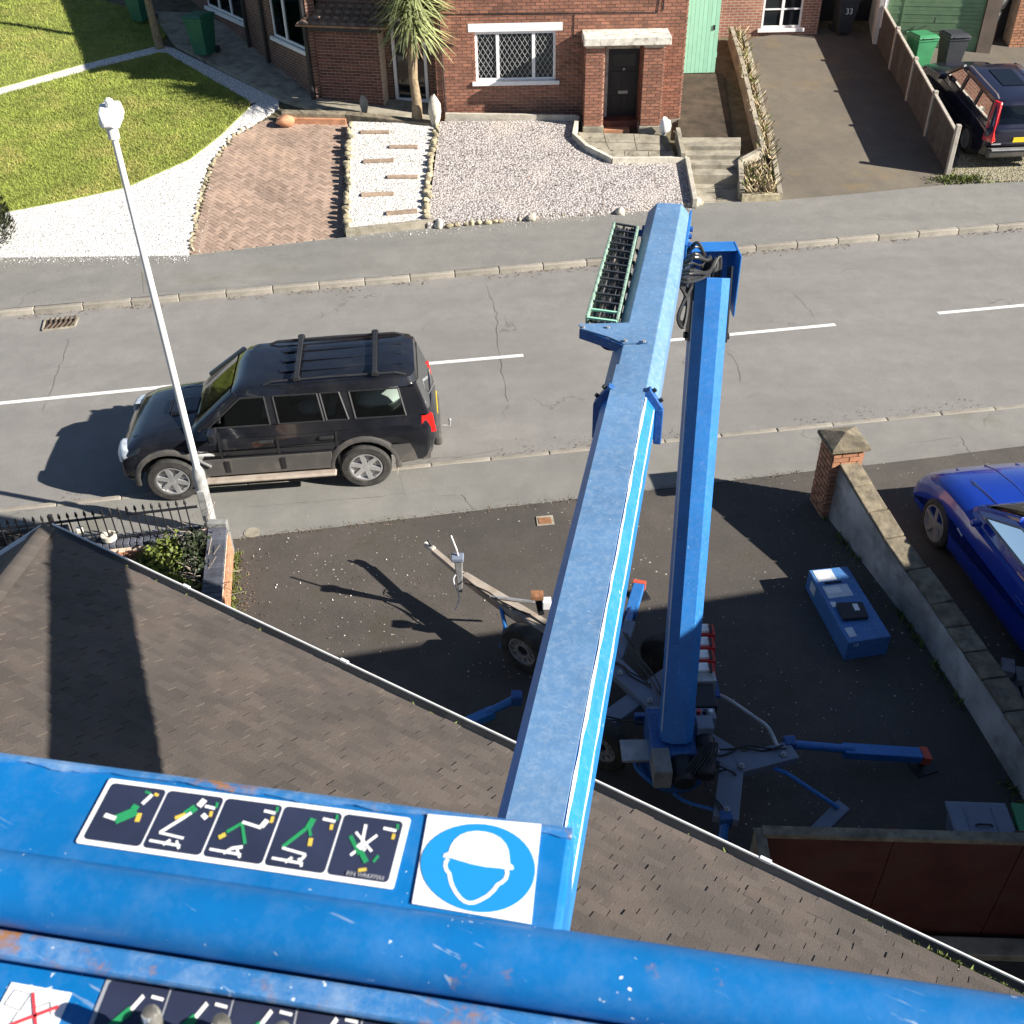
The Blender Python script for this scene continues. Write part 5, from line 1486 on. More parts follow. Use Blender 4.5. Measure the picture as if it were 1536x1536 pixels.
# blue machine cover lying on the forecourt
T = [at(1213, 855, 0.3), at(1271, 849, 0.3), at(1337, 954, 0.3), at(1273, 964, 0.3)]
ctr = sum(T, V((0, 0, 0))) / 4
ux = ((T[1] - T[0]) + (T[2] - T[3])).normalized(); uy = V((-ux.y, ux.x, 0))
hw = ((T[1] - T[0]).length + (T[2] - T[3]).length) / 4; hl = ((T[3] - T[0]).length + (T[2] - T[1]).length) / 4
uy = ((T[0] - T[3]) + (T[1] - T[2])).normalized()
bx = thing('machine_cover', V((ctr.x, ctr.y, 0)), 'blue steel cover box with stickers lying on the shaded forecourt', 'box')
lo4 = [V((p.x, p.y, 0.0)) for p in (T[3], T[2], T[1], T[0])]
hi4 = [T[3], T[2], T[1], T[0]]
MB().hexa(lo4, hi4).build('shell', 'blue_box', bx, bevel=0.012)
def cq(s, t_, z=0.3): return T[0].lerp(T[1], s).lerp(T[3].lerp(T[2], s), t_) + ZUP * (z - 0.3)
def decal(par, s0, s1, t0, t1, mat, name='sticker', f=cq, z=0.302, h=0.002):
    return MB().prism([f(s0, t0, z), f(s0, t1, z), f(s1, t1, z), f(s1, t0, z)], h).build(name, mat, par)
decal(bx, 0.08, 0.55, 0.02, 0.18, 'sticker_dim'); decal(bx, 0.12, 0.42, 0.05, 0.15, 'sticker', z=0.3045)
decal(bx, 0.1, 0.72, 0.25, 0.42, 'sticker_dim'); decal(bx, 0.14, 0.5, 0.28, 0.36, 'sticker', z=0.3045)
decal(bx, 0.08, 0.2, 0.47, 0.54, 'sticker'); decal(bx, 0.08, 0.26, 0.82, 0.94, 'sticker_dim')
decal(bx, 0.2, 0.62, 0.205, 0.225, 'iron', 'handle', z=0.302, h=0.012)
m = MB(); m.prism([cq(0.16, 0.52, 0.303), cq(0.12, 0.74, 0.303), cq(0.72, 0.76, 0.303), cq(0.78, 0.55, 0.303)], 0.05)
pd = tag(m.build('black_case', 'black', bevel=0.015), 'flat black case with pale label resting on the blue cover', 'case')
MB().prism([cq(0.5, 0.57, 0.3545), cq(0.48, 0.66, 0.3545), cq(0.6, 0.665, 0.3545), cq(0.62, 0.575, 0.3545)], 0.002).build('label_tag', 'sticker', pd)
fr_ = [V((T[3].x, T[3].y, 0)), V((T[2].x, T[2].y, 0))]
fx = (fr_[1] - fr_[0]).normalized(); fn = V((fx.y, -fx.x, 0))
lettering('15', 0.07, frame(fr_[0] + fx * 0.1 + fn * 0.004 + ZUP * 0.24, fx, ZUP, fn), 'sticker', bx)
m = MB(); a_ = V((T[0].x, T[0].y, 0)).lerp(fr_[0], 0.1); b__ = V((T[0].x, T[0].y, 0)).lerp(fr_[0], 0.22); nn = V(((b__ - a_).y, -(b__ - a_).x, 0)).normalized() * -0.004
if nn.x > 0: nn = -nn
MB().hexa([a_ + nn * 0.2 + ZUP * 0.1, b__ + nn * 0.2 + ZUP * 0.1, b__ + nn + ZUP * 0.1, a_ + nn + ZUP * 0.1], [a_ + nn * 0.2 + ZUP * 0.24, b__ + nn * 0.2 + ZUP * 0.24, b__ + nn + ZUP * 0.24, a_ + nn + ZUP * 0.24]).build('side_sticker', 'sticker_dim', bx)

# dark red boarded fence at lower right
ra, rb = at(1150, 1247, 1.5), at(1536, 1258, 1.5)
rd = (rb - ra); rd.z = 0
WRd = Wall(V((ra.x, ra.y, 0)), rd)
rf_ = thing('board_fence', WRd.w(1.5, 0), 'dark red boarded fence with pale worn capping at lower right', 'fence')
RL = 3.15
for z0, z1, o_ in ((0.02, 0.74, 0.0), (0.75, 1.44, 0.006)):
    for k in range(3):
        m = MB(); WRd.slab(m, k * RL / 3 + 0.004, (k + 1) * RL / 3 - 0.004, z0, z1, -0.03, o_); m.build('board', 'redboard', rf_)
m = MB(); WRd.slab(m, -0.03, RL, 1.445, 1.5, -0.06, 0.03); m.build('capping', 'coping', rf_, bevel=0.006)
m = MB(); WRd.slab(m, -0.09, -0.002, 0, 1.48, -0.05, 0.35); m.build('end_post', 'coping', rf_, bevel=0.006)
for k in range(1, 3):
    m = MB(); WRd.slab(m, k * RL / 3 - 0.04, k * RL / 3 + 0.04, 0, 1.44, -0.12, -0.031); m.build('post', 'redboard', rf_)
m = MB(); WRd.slab(m, 0.6, RL, 0.0, 0.1, 0.05, 0.22)
tag(m.build('concrete_strip', 'concrete', bevel=0.01), 'pale concrete strip at the foot of the red fence', 'edging')
m = MB(); WRd.slab(m, 1.25, RL, 0.0, 0.12, 1.05, 1.25)
def recycling_box(loc, rz, mat, label):
    t = thing('recycling_box', loc, label, 'box', 'kerbside recycling boxes', rz)
    ring = lambda w, d, z: [V((-w, -d, z)), V((w, -d, z)), V((w, d, z)), V((-w, d, z))]
    MB().loft([ring(0.22, 0.16, 0.0), ring(0.26, 0.19, 0.29), ring(0.285, 0.215, 0.295), ring(0.285, 0.215, 0.32)]).build('tub', mat, t, bevel=0.012, local=True)
    MB().loft([ring(0.29, 0.22, 0.322), ring(0.29, 0.22, 0.345), ring(0.27, 0.2, 0.352)]).build('lid', mat, t, bevel=0.006, local=True)
    for s_ in (-1, 1):
        MB().box((s_ * 0.13, 0, 0.357), (0.015, 0.3, 0.012)).build('lid_rib', mat, t, local=True)
    MB().tube([(-0.08, -0.06, 0.355), (-0.06, -0.06, 0.375), (0.06, -0.06, 0.375), (0.08, -0.06, 0.355)], 0.01, 6).build('handle', 'black', t, local=True)
b0_ = at(1473, 1231, 0.35)
recycling_box(V((b0_.x, b0_.y, 0)), R(-4), 'bluegrey', 'blue-grey lidded recycling box behind the red fence')
b0_ = at(1573, 1236, 0.35)
recycling_box(V((b0_.x, b0_.y, 0)), R(-8), 'greenbin', 'green recycling box at the right edge behind the red fence')
# stack of concrete blocks beyond the wall
q = random.Random(8)
bk0 = at(1512, 1010, 0.2); bk0.z = 0
for i, (dx, dy, z, rz) in enumerate([(-0.02, 0.12, 0.06, 0.2), (0.14, 0.1, 0.06, 0.25), (0.02, -0.14, 0.06, 0.15), (0.05, 0.12, 0.165, 0.35), (0.2, -0.14, 0.06, 0.2), (0.16, -0.02, 0.165, 0.25)]):
    o = MB().box(bk0 + V((dx, dy, z)), (0.14, 0.22, 0.1), -rz).build('concrete_block', 'grit', bevel=0.008)
    tag(o, ('leftmost upright', 'second of the back', 'front left', 'tilted upper left', 'front right', 'upper right')[i] + ' pale concrete block in the small pile beyond the boundary wall', 'block', 'loose concrete blocks')

# ------------------------------------------------------------------ neighbour house just out of frame to the right: it shades the forecourt
nh0 = V((6.55, 5.75, 0))
WN = Wall(nh0 + V((1, 0.19, 0)).normalized() * 7.0, V((-1, -0.19, 0)))
NH = thing('neighbour_house', nh0, 'two storey brick house next door, out of frame to the right', 'house')
DN = 3.3
for nm, a0, a1, o0, o1 in (('wall', 0, 7, -0.25, 0), ('wall', 0, 7, -DN, -DN + 0.25), ('wall', 0, 0.25, -DN + 0.25, -0.25), ('wall', 6.75, 7, -DN + 0.25, -0.25)):
    m = MB(); WN.slab(m, a0, a1, 0, 4.75, o0, o1); m.uv = lambda q_: ((q_ - WN.p).dot(WN.d) + (q_ - WN.p).dot(WN.n), q_.z); m.build(nm, 'brickp', NH)
m = MB()
m.add([WN.w(-0.2, 4.7, 0.2), WN.w(7.15, 4.7, 0.2), WN.w(7.15, 4.7, -DN - 0.1), WN.w(-0.2, 4.7, -DN - 0.1), WN.w(1.4, 5.5, -DN / 2), WN.w(5.6, 5.5, -DN / 2)], [(0, 1, 5, 4), (1, 2, 5), (2, 3, 4, 5), (3, 0, 4), (3, 2, 1, 0)])
m.build('roof', 'tile', NH)
window(NH, WN, 2.0, 4.5, 1.0, 2.2, 0.09, [3.2], 'glass', True, False)

# ------------------------------------------------------------------ grit, leaf litter and stray chippings
q = random.Random(61)
lit = MB(); chips = MB()
def bit(mb, p, s_):
    d = V((q.gauss(0, 1), q.gauss(0, 1), q.gauss(0, 0.35))).normalized() * s_
    w_ = V((-d.y, d.x, q.gauss(0, s_ * 0.4))) * q.uniform(0.35, 0.7)
    mb.add([p - d, p - w_, p + d, p + w_ + V((0, 0, s_ * 0.4))], [(0, 1, 2, 3)], q.uniform(0.001, 1))
for k in range(1500):
    x = q.uniform(-11, 12)
    if math.sin(x * 1.3) + math.sin(x * 3.7 + 2) < -0.3: continue
    bit(lit, V((x, far_kerb(x) - abs(q.gauss(0, 0.12)) - 0.01, Z_ROAD + 0.008)), q.uniform(0.008, 0.025))
for k in range(900):
    x = q.uniform(-9, 9)
    if math.sin(x * 1.1 + 1) + math.sin(x * 2.9) < 0: continue
    bit(lit, V((x, near_kerb(x) + abs(q.gauss(0, 0.15)) + 0.01, Z_ROAD + 0.008)), q.uniform(0.006, 0.018))
for k in range(1100):
    x = q.uniform(-3.9, 4.3)
    bit(lit, V((x, near_back(x) + q.gauss(0, 0.04), 0.006)), q.uniform(0.005, 0.014))
for k in range(500):
    p = SW.w(q.uniform(-0.6, Ls), 0.006, abs(q.gauss(0, 0.2)))
    bit(lit, p, q.uniform(0.006, 0.016))
for k in range(500):
    p = V((q.gauss(-1.6, 0.7), q.gauss(9.6, 0.5), 0.004)); bit(lit, p, q.uniform(0.004, 0.012))
for k in range(260):
    p = fa(q.uniform(660, 1030), q.uniform(190, 310), 0.275); 
    bit(lit, p, q.uniform(0.012, 0.035))
tag(lit.build('leaf_litter', 'litter'), 'scattered brown grit and leaf litter along kerbs, walls and gravel', 'litter', kind='stuff')
for k in range(700):
    u = q.uniform(-30, 285)
    p = at(u, 387 - 0.01 * u + abs(q.gauss(0, 5)), Z_FAR + 0.008); bit(chips, p, q.uniform(0.008, 0.02))
for k in range(350):
    p = fa(q.gauss(296, 10), q.uniform(240, 380), 0.075); bit(chips, p, q.uniform(0.008, 0.02))
for k in range(500):
    u = q.uniform(520, 1045)
    p = at(u, 352 - (u - 520) * 0.083 + abs(q.gauss(0, 4)) + 3, Z_FAR + 0.008); bit(chips, p, q.uniform(0.008, 0.018))
for k in range(140):
    p = at(q.gauss(460, 90), q.gauss(870, 45), 0.004); bit(chips, p, q.uniform(0.005, 0.016))
tag(chips.build('stray_chippings', 'white_gravel'), 'stray pale stone chippings spilled from the gravel beds and over the tarmac', 'chippings', kind='stuff')
# ------------------------------------------------------------------ vehicles (local: x forward, y left, z up, origin mid wheelbase on the ground)
def make_wheel(par, x, y, side, r, w, spokes, rimmat, rimr, parts=True):
    """side +1 left, -1 right"""
    ax = V((0, side, 0))
    c = V((x, y, r))
    t = MB()
    t.lathe(c, ax, [(-w / 2, rimr), (-w / 2, r - 0.03), (-w / 2 + 0.03, r), (w / 2 - 0.03, r), (w / 2, r - 0.03), (w / 2 + 0.004, rimr + 0.02), (w / 2 - 0.02, rimr), (w / 2 - 0.1, rimr - 0.004)], 28)
    wt = t.build('wheel', 'rubber', par, smooth=True, local=True)
    d = MB(); d.lathe(c, ax, [(-w / 2 + 0.02, rimr - 0.002), (w / 2 - 0.07, rimr - 0.002), (w / 2 - 0.075, 0.03), (w / 2 - 0.08, 0.01)], 24)
    d.build('wheel_dish', 'iron', wt, local=True)
    rm = MB()
    rm.lathe(c, ax, [(w / 2 - 0.05, rimr + 0.001), (w / 2 - 0.004, rimr + 0.003), (w / 2 - 0.004, rimr - 0.018), (w / 2 - 0.05, rimr - 0.025)], 28)
    rm.lathe(c, ax, [(w / 2 - 0.06, 0.07), (w / 2 - 0.02, 0.065), (w / 2 - 0.012, 0.03)], 14)
    for k in range(spokes):
        a = 2 * math.pi * k / spokes + 0.3
        e = V((math.cos(a), 0, math.sin(a)))
        rm.beam(c + e * 0.04 + ax * (w / 2 - 0.03), c + e * (rimr - 0.008) + ax * (w / 2 - 0.02), 0.075 if spokes < 7 else 0.045, 0.03, ax, 0.06 if spokes < 7 else 0.035)
    rm.build('rim', rimmat, wt, smooth=False, local=True)
    return wt
def lerp(a, b, t): return a + (b - a) * t
def curve(pts, x):
    for (x0, z0), (x1, z1) in zip(pts[:-1], pts[1:]):
        if x0 <= x <= x1:
            return lerp(z0, z1, (x - x0) / (x1 - x0) if x1 > x0 else 0)
    return pts[0][1] if x < pts[0][0] else pts[-1][1]
def body_shell(top, zb, axles, ar, W, xf, xr):
    """lower body: side profile with wheel arches swept across the width in slices"""
    # bottom line front -> rear with arches
    bot = [(xf - 0.12, zb + 0.03)]
    for ax in axles:
        bot.append((ax + ar, zb))
        for k in range(1, 12):
            t = math.pi * k / 12
            bot.append((ax + ar * math.cos(t), zb + (ar + 0.02) * math.sin(t)))
        bot.append((ax - ar, zb))
    bot.append((xr + 0.12, zb + 0.05))
    n_t = len(top)
    rings = []
    fa_, ra_ = axles[0] + ar, axles[1] - ar
    slices = [(1.0, 0.30, 0.34, 0.03), (0.985, 0.16, 0.26, 0.01), (0.955, 0.07, 0.2, 0.0), (0.88, 0.03, 0.12, 0.0), (0.65, 0.01, 0.04, 0.0), (0.3, 0.0, 0.008, 0.0)]
    seq = [(f, d, s, b) for f, d, s, b in slices] + [(-f, d, s, b) for f, d, s, b in slices[::-1]]
    for f, d, s, b in seq:
        ring = []
        for x, z in top:
            zz = max(z - d * (1.0 if z > zb + 0.35 else 0.3), zb + 0.12)
            ring.append((x, zz))
        for x, z in bot:
            ring.append((x, z + b))
        out = []
        for x, z in ring:
            if x > fa_: x = fa_ + (x - fa_) * (1 - s)
            if x < ra_: x = ra_ + (x - ra_) * (1 - s)
            out.append(V((x, f * W, z)))
        rings.append(out)
    mb = MB()
    mb.loft(rings, True, True)
    return mb
def rring(x0, x1, w0, w1, z0, z1, k=0.18):
    """rounded ring: x0 rear, x1 front; w0/w1 half widths; z0/z1 heights at rear/front"""
    pts = []
    cx = [(x1, w1), (x0, w0)]
    r = k
    def P(x, y):
        t = (x - x0) / (x1 - x0)
        return V((x, y, lerp(z0, z1, t)))
    pts += [P(x1, -w1 + r), P(x1 - 0.0, -w1 * 0.4), P(x1 + 0.0, w1 * 0.4), P(x1, w1 - r), P(x1 - r * 0.3, w1 - r * 0.3), P(x1 - r, w1)]
    pts += [P(lerp(x1, x0, 0.35), lerp(w1, w0, 0.35) + 0.012), P(lerp(x1, x0, 0.65), lerp(w1, w0, 0.65) + 0.012)]
    pts += [P(x0 + r, w0), P(x0 + r * 0.3, w0 - r * 0.3), P(x0, w0 - r), P(x0, w0 * 0.4), P(x0, -w0 * 0.4), P(x0, -w0 + r), P(x0 + r * 0.3, -w0 + r * 0.3), P(x0 + r, -w0)]
    pts += [P(lerp(x1, x0, 0.65), -lerp(w1, w0, 0.65) - 0.012), P(lerp(x1, x0, 0.35), -lerp(w1, w0, 0.35) - 0.012), P(x1 - r, -w1), P(x1 - r * 0.3, -w1 + r * 0.3)]
    return pts
def cabin(xbf, xbr, xtf, xtr, zb_f, zb_r, zt_f, zt_r, wb, wt):
    mb = MB()
    R_ = []
    R_.append(rring(xbr, xbf, wb, wb, zb_r, zb_f))
    for t in (0.33, 0.66):
        R_.append(rring(lerp(xbr, xtr, t), lerp(xbf, xtf, t), lerp(wb, wt, t) + 0.015, lerp(wb, wt, t) + 0.015, lerp(zb_r, zt_r, t), lerp(zb_f, zt_f, t)))
    R_.append(rring(xtr, xtf, wt, wt, zt_r - 0.04, zt_f - 0.04))
    R_.append(rring(xtr + 0.05, xtf - 0.06, wt - 0.06, wt - 0.06, zt_r - 0.005, zt_f - 0.01))
    R_.append(rring(xtr + 0.3, xtf - 0.35, wt - 0.3, wt - 0.3, zt_r + 0.02, zt_f + 0.02))
    mb.loft(R_, True, True)
    return mb
def side_glass(par, quads, wb, wt, zb, zt, side, mat='cargl', bulge=0.02, trim=None):
    """quads: (list of (x, z)) on the cabin side"""
    for k, q in enumerate(quads):
        def S(x, z, o):
            t = (z - zb) / (zt - zb)
            y = lerp(wb, wt, t) + bulge + o + (0.010 if 0.2 < t < 0.8 else 0)
            return V((x, side * y, z))
        m = MB(); m.prism([S(x, z, -0.03) for x, z in q], (0, side * 0.042, 0)); g = m.build('side_window', mat, par, local=True)
        if trim:
            f = MB()
            n = len(q)
            for i in range(n):
                a, b = q[i], q[(i + 1) % n]
                f.beam(S(*a, 0.012), S(*b, 0.012), 0.022, 0.02)
            f.build('window_trim', trim, g, local=True)
def wscreen(par, xb, zb, wb, xt, zt, wt, out, name='windscreen', mat='cargl'):
    m = MB()
    n = V((out[0], 0, out[1]))
    m.prism([V((xb, -wb, zb)), V((xb, wb, zb)), V((xt, wt, zt)), V((xt, -wt, zt))], n)
    return m.build(name, mat, par, local=True)

def screen(par, xb, xt, zb, zt, wb, wt, t0, t1, sg, name='windscreen'):
    """glass laid on the cabin's curved front (sg 1) or tail (sg -1)"""
    r = 0.18
    n = V((sg * abs(zt - zb), 0, abs(xb - xt))).normalized() * 0.012
    rows = []
    for t in (t0, 0.33, 0.66, t1):
        x, z, w = lerp(xb, xt, t), lerp(zb, zt, t), lerp(wb, wt, t) + (0.015 if t in (0.33, 0.66) else 0.006)
        rows.append([V((x - sg * r * 0.24, -w + r * 0.36, z)) + n, V((x, -w + r, z)) + n, V((x, -w * 0.4, z)) + n, V((x, w * 0.4, z)) + n, V((x, w - r, z)) + n, V((x - sg * r * 0.24, w - r * 0.36, z)) + n])
    m = MB(); m.loft(rows, close=False, cap=False)
    m.loft([[p - n * 0.6 for p in row] for row in rows], close=False, cap=False)
    return m.build(name, 'carclear', par, local=True, smooth=True)

def greenhouse(par, mat, d, wins, zw0, zw1, trim='black'):
    """open cabin: waist band, posts, roof, glass all round, seats inside; wins per side as (bottom front, bottom rear, top rear, top front) x"""
    xbf, xbr, xtf, xtr, zbf, zbr, ztf, ztr, wb, wt = d
    zb, zt = (zbf + zbr) / 2, (ztf + ztr) / 2
    def ring(t, e=0.015):
        return rring(lerp(xbr, xtr, t), lerp(xbf, xtf, t), lerp(wb, wt, t) + e, lerp(wb, wt, t) + e, lerp(zbr, ztr, t), lerp(zbf, ztf, t))
    t0, t1 = (zw0 - zb) / (zt - zb), (zw1 - zb) / (zt - zb)
    m = MB(); m.loft([ring(-0.12, 0.0), ring(0, 0.005), ring(t0)], True, False); m.build('waist', mat, par, local=True, smooth=True)
    m = MB()
    m.loft([ring(t1), ring(0.96, 0.008), rring(xtr + 0.05, xtf - 0.06, wt - 0.06, wt - 0.06, ztr - 0.005, ztf - 0.01), rring(xtr + 0.3, xtf - 0.35, wt - 0.3, wt - 0.3, ztr + 0.02, ztf + 0.02)])
    m.build('roof', mat, par, local=True, smooth=True)
    xf = lambda t: lerp(xbf, xtf, t) - 0.05
    xr = lambda t: lerp(xbr, xtr, t) + 0.05
    for s in (1, -1):
        S = lambda x, z, o=0.0: V((x, s * (lerp(wb, wt, (z - zb) / (zt - zb)) + 0.02 + o), z))
        edges = [(xf(t0), xf(t1))] + [e for w in wins for e in ((w[0], w[3]), (w[1], w[2]))] + [(xr(t0), xr(t1))]
        for k in range(0, len(edges), 2):
            (a0, a1), (b0, b1) = edges[k], edges[k + 1]
            m = MB(); m.prism([S(a0, zw0), S(b0, zw0), S(b1, zw1), S(a1, zw1)], (0, -s * 0.05, 0)); m.build('pillar', mat, par, local=True)
        for w in wins:
            m = MB(); m.prism([S(w[0], zw0, -0.012), S(w[1], zw0, -0.012), S(w[2], zw1, -0.012), S(w[3], zw1, -0.012)], (0, -s * 0.006, 0)); g = m.build('side_window', 'carclear', par, local=True)
            f = MB()
            q = [(w[0], zw0), (w[1], zw0), (w[2], zw1), (w[3], zw1)]
            for i in range(4):
                f.beam(S(*q[i], 0.002), S(*q[(i + 1) % 4], 0.002), 0.02, 0.018)
            f.build('window_trim', trim, g, local=True)
        m = MB()
        for xe, xt_, sg in ((xbf, xtf, 1), (xbr, xtr, -1)):
            P_ = lambda t: V((lerp(xe, xt_, t) - sg * 0.06, s * (lerp(wb, wt, t) - 0.035), lerp(zb, zt, t)))
            m.tube([P_(t0 - 0.05), P_(t1 + 0.05)], 0.05, 8)
        m.build('corner_post', mat, par, local=True, smooth=True)
    screen(par, xbf, xtf, zbf, ztf, wb, wt, t0 - 0.04, t1 + 0.02, 1)
    screen(par, xbr, xtr, zbr, ztr, wb, wt, t0, t1, -1, 'rear_window')
    # inside: dark tub, dashboard, seats, steering wheel
    m = MB(); m.sheet([(xbr + 0.1, -wb + 0.08, zb + 0.035), (xbf - 0.1, -wb + 0.08, zb + 0.035), (xbf - 0.1, wb - 0.08, zb + 0.035), (xbr + 0.1, wb - 0.08, zb + 0.035)]); m.build('inner_tub', 'iron', par, local=True)
    m = MB(); m.loft([[V((xbf - 0.12, y, zb + 0.04)) for y in (-wb + 0.15, wb - 0.15)] + [V((xbf - 0.45, y, zb + 0.07)) for y in (wb - 0.15, -wb + 0.15)], [V((xbf - 0.14, y, zb + 0.07)) for y in (-wb + 0.15, wb - 0.15)] + [V((xbf - 0.45, y, zb + 0.13)) for y in (wb - 0.15, -wb + 0.15)]]); m.build('dashboard', 'black', par, local=True)
    hh = zt - zb
    xw = wins[0][1]
    for x, ys in ((xw + 0.05, (-0.36, 0.36)), (xw - 0.85, (-0.42, 0.0, 0.42))):
        if x < xtr + 0.1: continue
        for y in ys:
            m = MB()
            m.loft([[V((x + 0.05 - a * 0.06, y + b * 0.2, zb)) for a, b in ((-1, -1), (1, -1), (1, 1), (-1, 1))], [V((x - 0.03 - a * 0.05, y + b * 0.2, zb + hh * 0.42)) for a, b in ((-1, -1), (1, -1), (1, 1), (-1, 1))], [V((x - 0.06 - a * 0.03, y + b * 0.14, zb + hh * 0.52)) for a, b in ((-1, -1), (1, -1), (1, 1), (-1, 1))]])
            m.box((x - 0.07, y, zb + hh * 0.64), (0.08, 0.22, hh * 0.2))
            m.build('seat', 'seat', par, local=True, bevel=0.015)
    m = MB(); c = V((xw + 0.55, -0.36, zb + 0.14)); m.hose([c + V((0.08 * math.sin(a) * 0.5, 0.17 * math.cos(a), 0.15 * math.sin(a))) for a in [k * math.pi / 4 for k in range(9)]], 0.014, 6); m.build('steering_wheel', 'black', par, local=True)

# ---- black four-by-four
fp, rp_ = at(268, 749, 0.0), at(553, 728, 0.0)
hdv = (fp - rp_); hdv.z = 0
rz = math.atan2(hdv.y, hdv.x)
wbase = hdv.length
midp = (fp + rp_) / 2
lat = V((-math.sin(rz), math.cos(rz), 0))
W_ = 0.91
suv_loc = midp - lat * (W_ - 0.06) + V((0, 0, 0.0))
suv = thing('parked_car', suv_loc, 'black and grey four-by-four with roof bars parked on the near kerb', 'car', rz=rz)
suv.scale = (1.0, 0.96, 0.95)
WM[suv.name] = WM[suv.name] @ Matrix.Diagonal((1.0, 0.96, 0.95, 1.0))
h = wbase / 2
top = [(-2.40, 0.5), (-2.46, 0.75), (-2.44, 1.0), (-2.38, 1.14), (-2.2, 1.17), (-1.0, 1.15), (0.3, 1.12), (0.95, 1.11), (1.35, 1.075), (1.7, 1.02), (1.9, 0.94), (2.03, 0.83), (2.08, 0.62), (2.06, 0.45)]
body_shell(top, 0.36, (h, -h), 0.45, W_ - 0.02, 2.08, -2.46).build('body', 'suv', suv, smooth=True, local=True)
m = MB(); m.box((0, 0, 0.55), (4.0, 1.3, 0.35)); m.build('underbody', 'iron', suv, local=True)
wb, wt, zb, zt = 0.85, 0.68, 1.12, 1.74
greenhouse(suv, 'suv', (1.02, -2.36, 0.23, -2.16, 1.08, 1.12, 1.72, 1.76, wb, wt), [(0.74, -0.12, -0.08, 0.25), (-0.24, -0.86, -0.80, -0.2), (-0.9, -1.2, -1.1, -0.84), (-1.3, -2.0, -1.92, -1.24)], 1.19, 1.6)
for s in (1, -1):
    y = s * W_
    # cladding: sill band, arch flares, bumper corners
    m = MB()
    m.hexa([V((-h + 0.46, y - s * 0.03, 0.4)), V((h - 0.46, y - s * 0.03, 0.4)), V((h - 0.46, y + s * 0.012, 0.4)), V((-h + 0.46, y + s * 0.012, 0.4))][::s], [V((-h + 0.46, y - s * 0.03, 0.68)), V((h - 0.4, y - s * 0.03, 0.68)), V((h - 0.4, y + s * 0.004, 0.68)), V((-h + 0.46, y + s * 0.004, 0.68))][::s])
    m.build('side_cladding', 'suv_grey', suv, local=True, bevel=0.008)
    for ax in (h, -h):
        arc = MB()
        rings = []
        for k in range(15):
            t = -0.12 + (math.pi + 0.24) * k / 14
            e = V((math.cos(t), 0, math.sin(t))); c = V((ax, y, 0.38))
            r0_, r1_ = 0.445, 0.525
            rings.append([c + e * r0_ - V((0, s * 0.06, 0)), c + e * r0_ + V((0, s * 0.014, 0)), c + e * (r0_ + 0.04) + V((0, s * 0.018, 0)), c + e * r1_ + V((0, s * -0.008, 0)), c + e * r1_ - V((0, s * 0.06, 0))])
        arc.loft(rings, True, True)
        arc.build('arch_flare', 'suv_grey', suv, smooth=True, local=True)
    m = MB(); m.hexa(*[[V((a, b, c)) for a, b, c in q] for q in ([(-2.3, y - s * 0.1, 0.42), (-h - 0.44, y - s * 0.02, 0.42), (-h - 0.44, y + s * 0.014, 0.42), (-2.3, y - s * 0.04, 0.42)], [(-2.32, y - s * 0.1, 0.72), (-h - 0.4, y - s * 0.02, 0.72), (-h - 0.4, y + s * 0.006, 0.72), (-2.32, y - s * 0.05, 0.72)])]); m.build('bumper_corner', 'suv_grey', suv, local=True)
    # side step
    m = MB(); m.beam((-h + 0.42, y + s * 0.06, 0.35), (h - 0.46, y + s * 0.06, 0.35), 0.14, 0.05); m.build('side_step', 'dusty_steel', suv, local=True, bevel=0.02)
    # doors: seams and handles
    sm = MB()
    for x in (0.62, -0.18, -1.0):
        sm.beam((x, y - s * 0.012, 0.45), (x, y - s * 0.012, 0.92), 0.008, 0.03, (1, 0, 0))
        sm.beam((x, y - s * 0.02, 0.92), (x - 0.01, y - s * 0.055, 1.12), 0.008, 0.03, (1, 0, 0))
    sm.beam((0.62, y - s * 0.014, 0.68), (-1.0, y - s * 0.014, 0.68), 0.006, 0.04)
    sm.build('door_seams', 'iron', suv, local=True)
    for x in (-0.02, -0.86):
        m = MB(); m.box((x, y - s * 0.012, 0.93), (0.2, 0.04, 0.05)); m.build('door_handle', 'black', suv, local=True, bevel=0.012)
    # vents in the cladding
    for x in (0.58, -0.2):
        m = MB(); m.box((x - 0.02, y + s * 0.012, 0.55), (0.07, 0.02, 0.2)); m.build('cladding_vent', 'iron', suv, local=True, bevel=0.006)
    # mirror
    m = MB(); m.box((0.66, y + s * 0.1, 1.16), (0.12, 0.22, 0.17)); m.beam((0.68, y - s * 0.06, 1.12), (0.67, y + s * 0.04, 1.14), 0.06, 0.05); m.build('door_mirror', 'suv', suv, local=True, bevel=0.03)
    # lamps
    m = MB()
    lring = lambda z, k: [V((x - k, s * (yy - k * 0.8), z)) for x, yy in ((1.86, 0.885), (1.98, 0.865), (2.06, 0.8), (2.095, 0.68), (2.1, 0.56), (1.9, 0.56), (1.86, 0.7))]
    m.loft([lring(0.66, 0.05), lring(0.7, 0.01), lring(0.8, 0.015), lring(0.88, 0.05), lring(0.9, 0.09)])
    m.build('headlamp', 'lamp_clear', suv, local=True, smooth=True)
    m = MB(); m.hexa([V((-2.36, s * 0.72, 0.84)), V((-2.14, s * 0.82, 0.84)), V((-2.16, s * 0.89, 0.84)), V((-2.42, s * 0.8, 0.84))][::s], [V((-2.34, s * 0.72, 1.16)), V((-2.2, s * 0.82, 1.16)), V((-2.22, s * 0.86, 1.16)), V((-2.38, s * 0.79, 1.16))][::s])
    m.build('tail_lamp', 'lamp_red', suv, local=True, bevel=0.02)
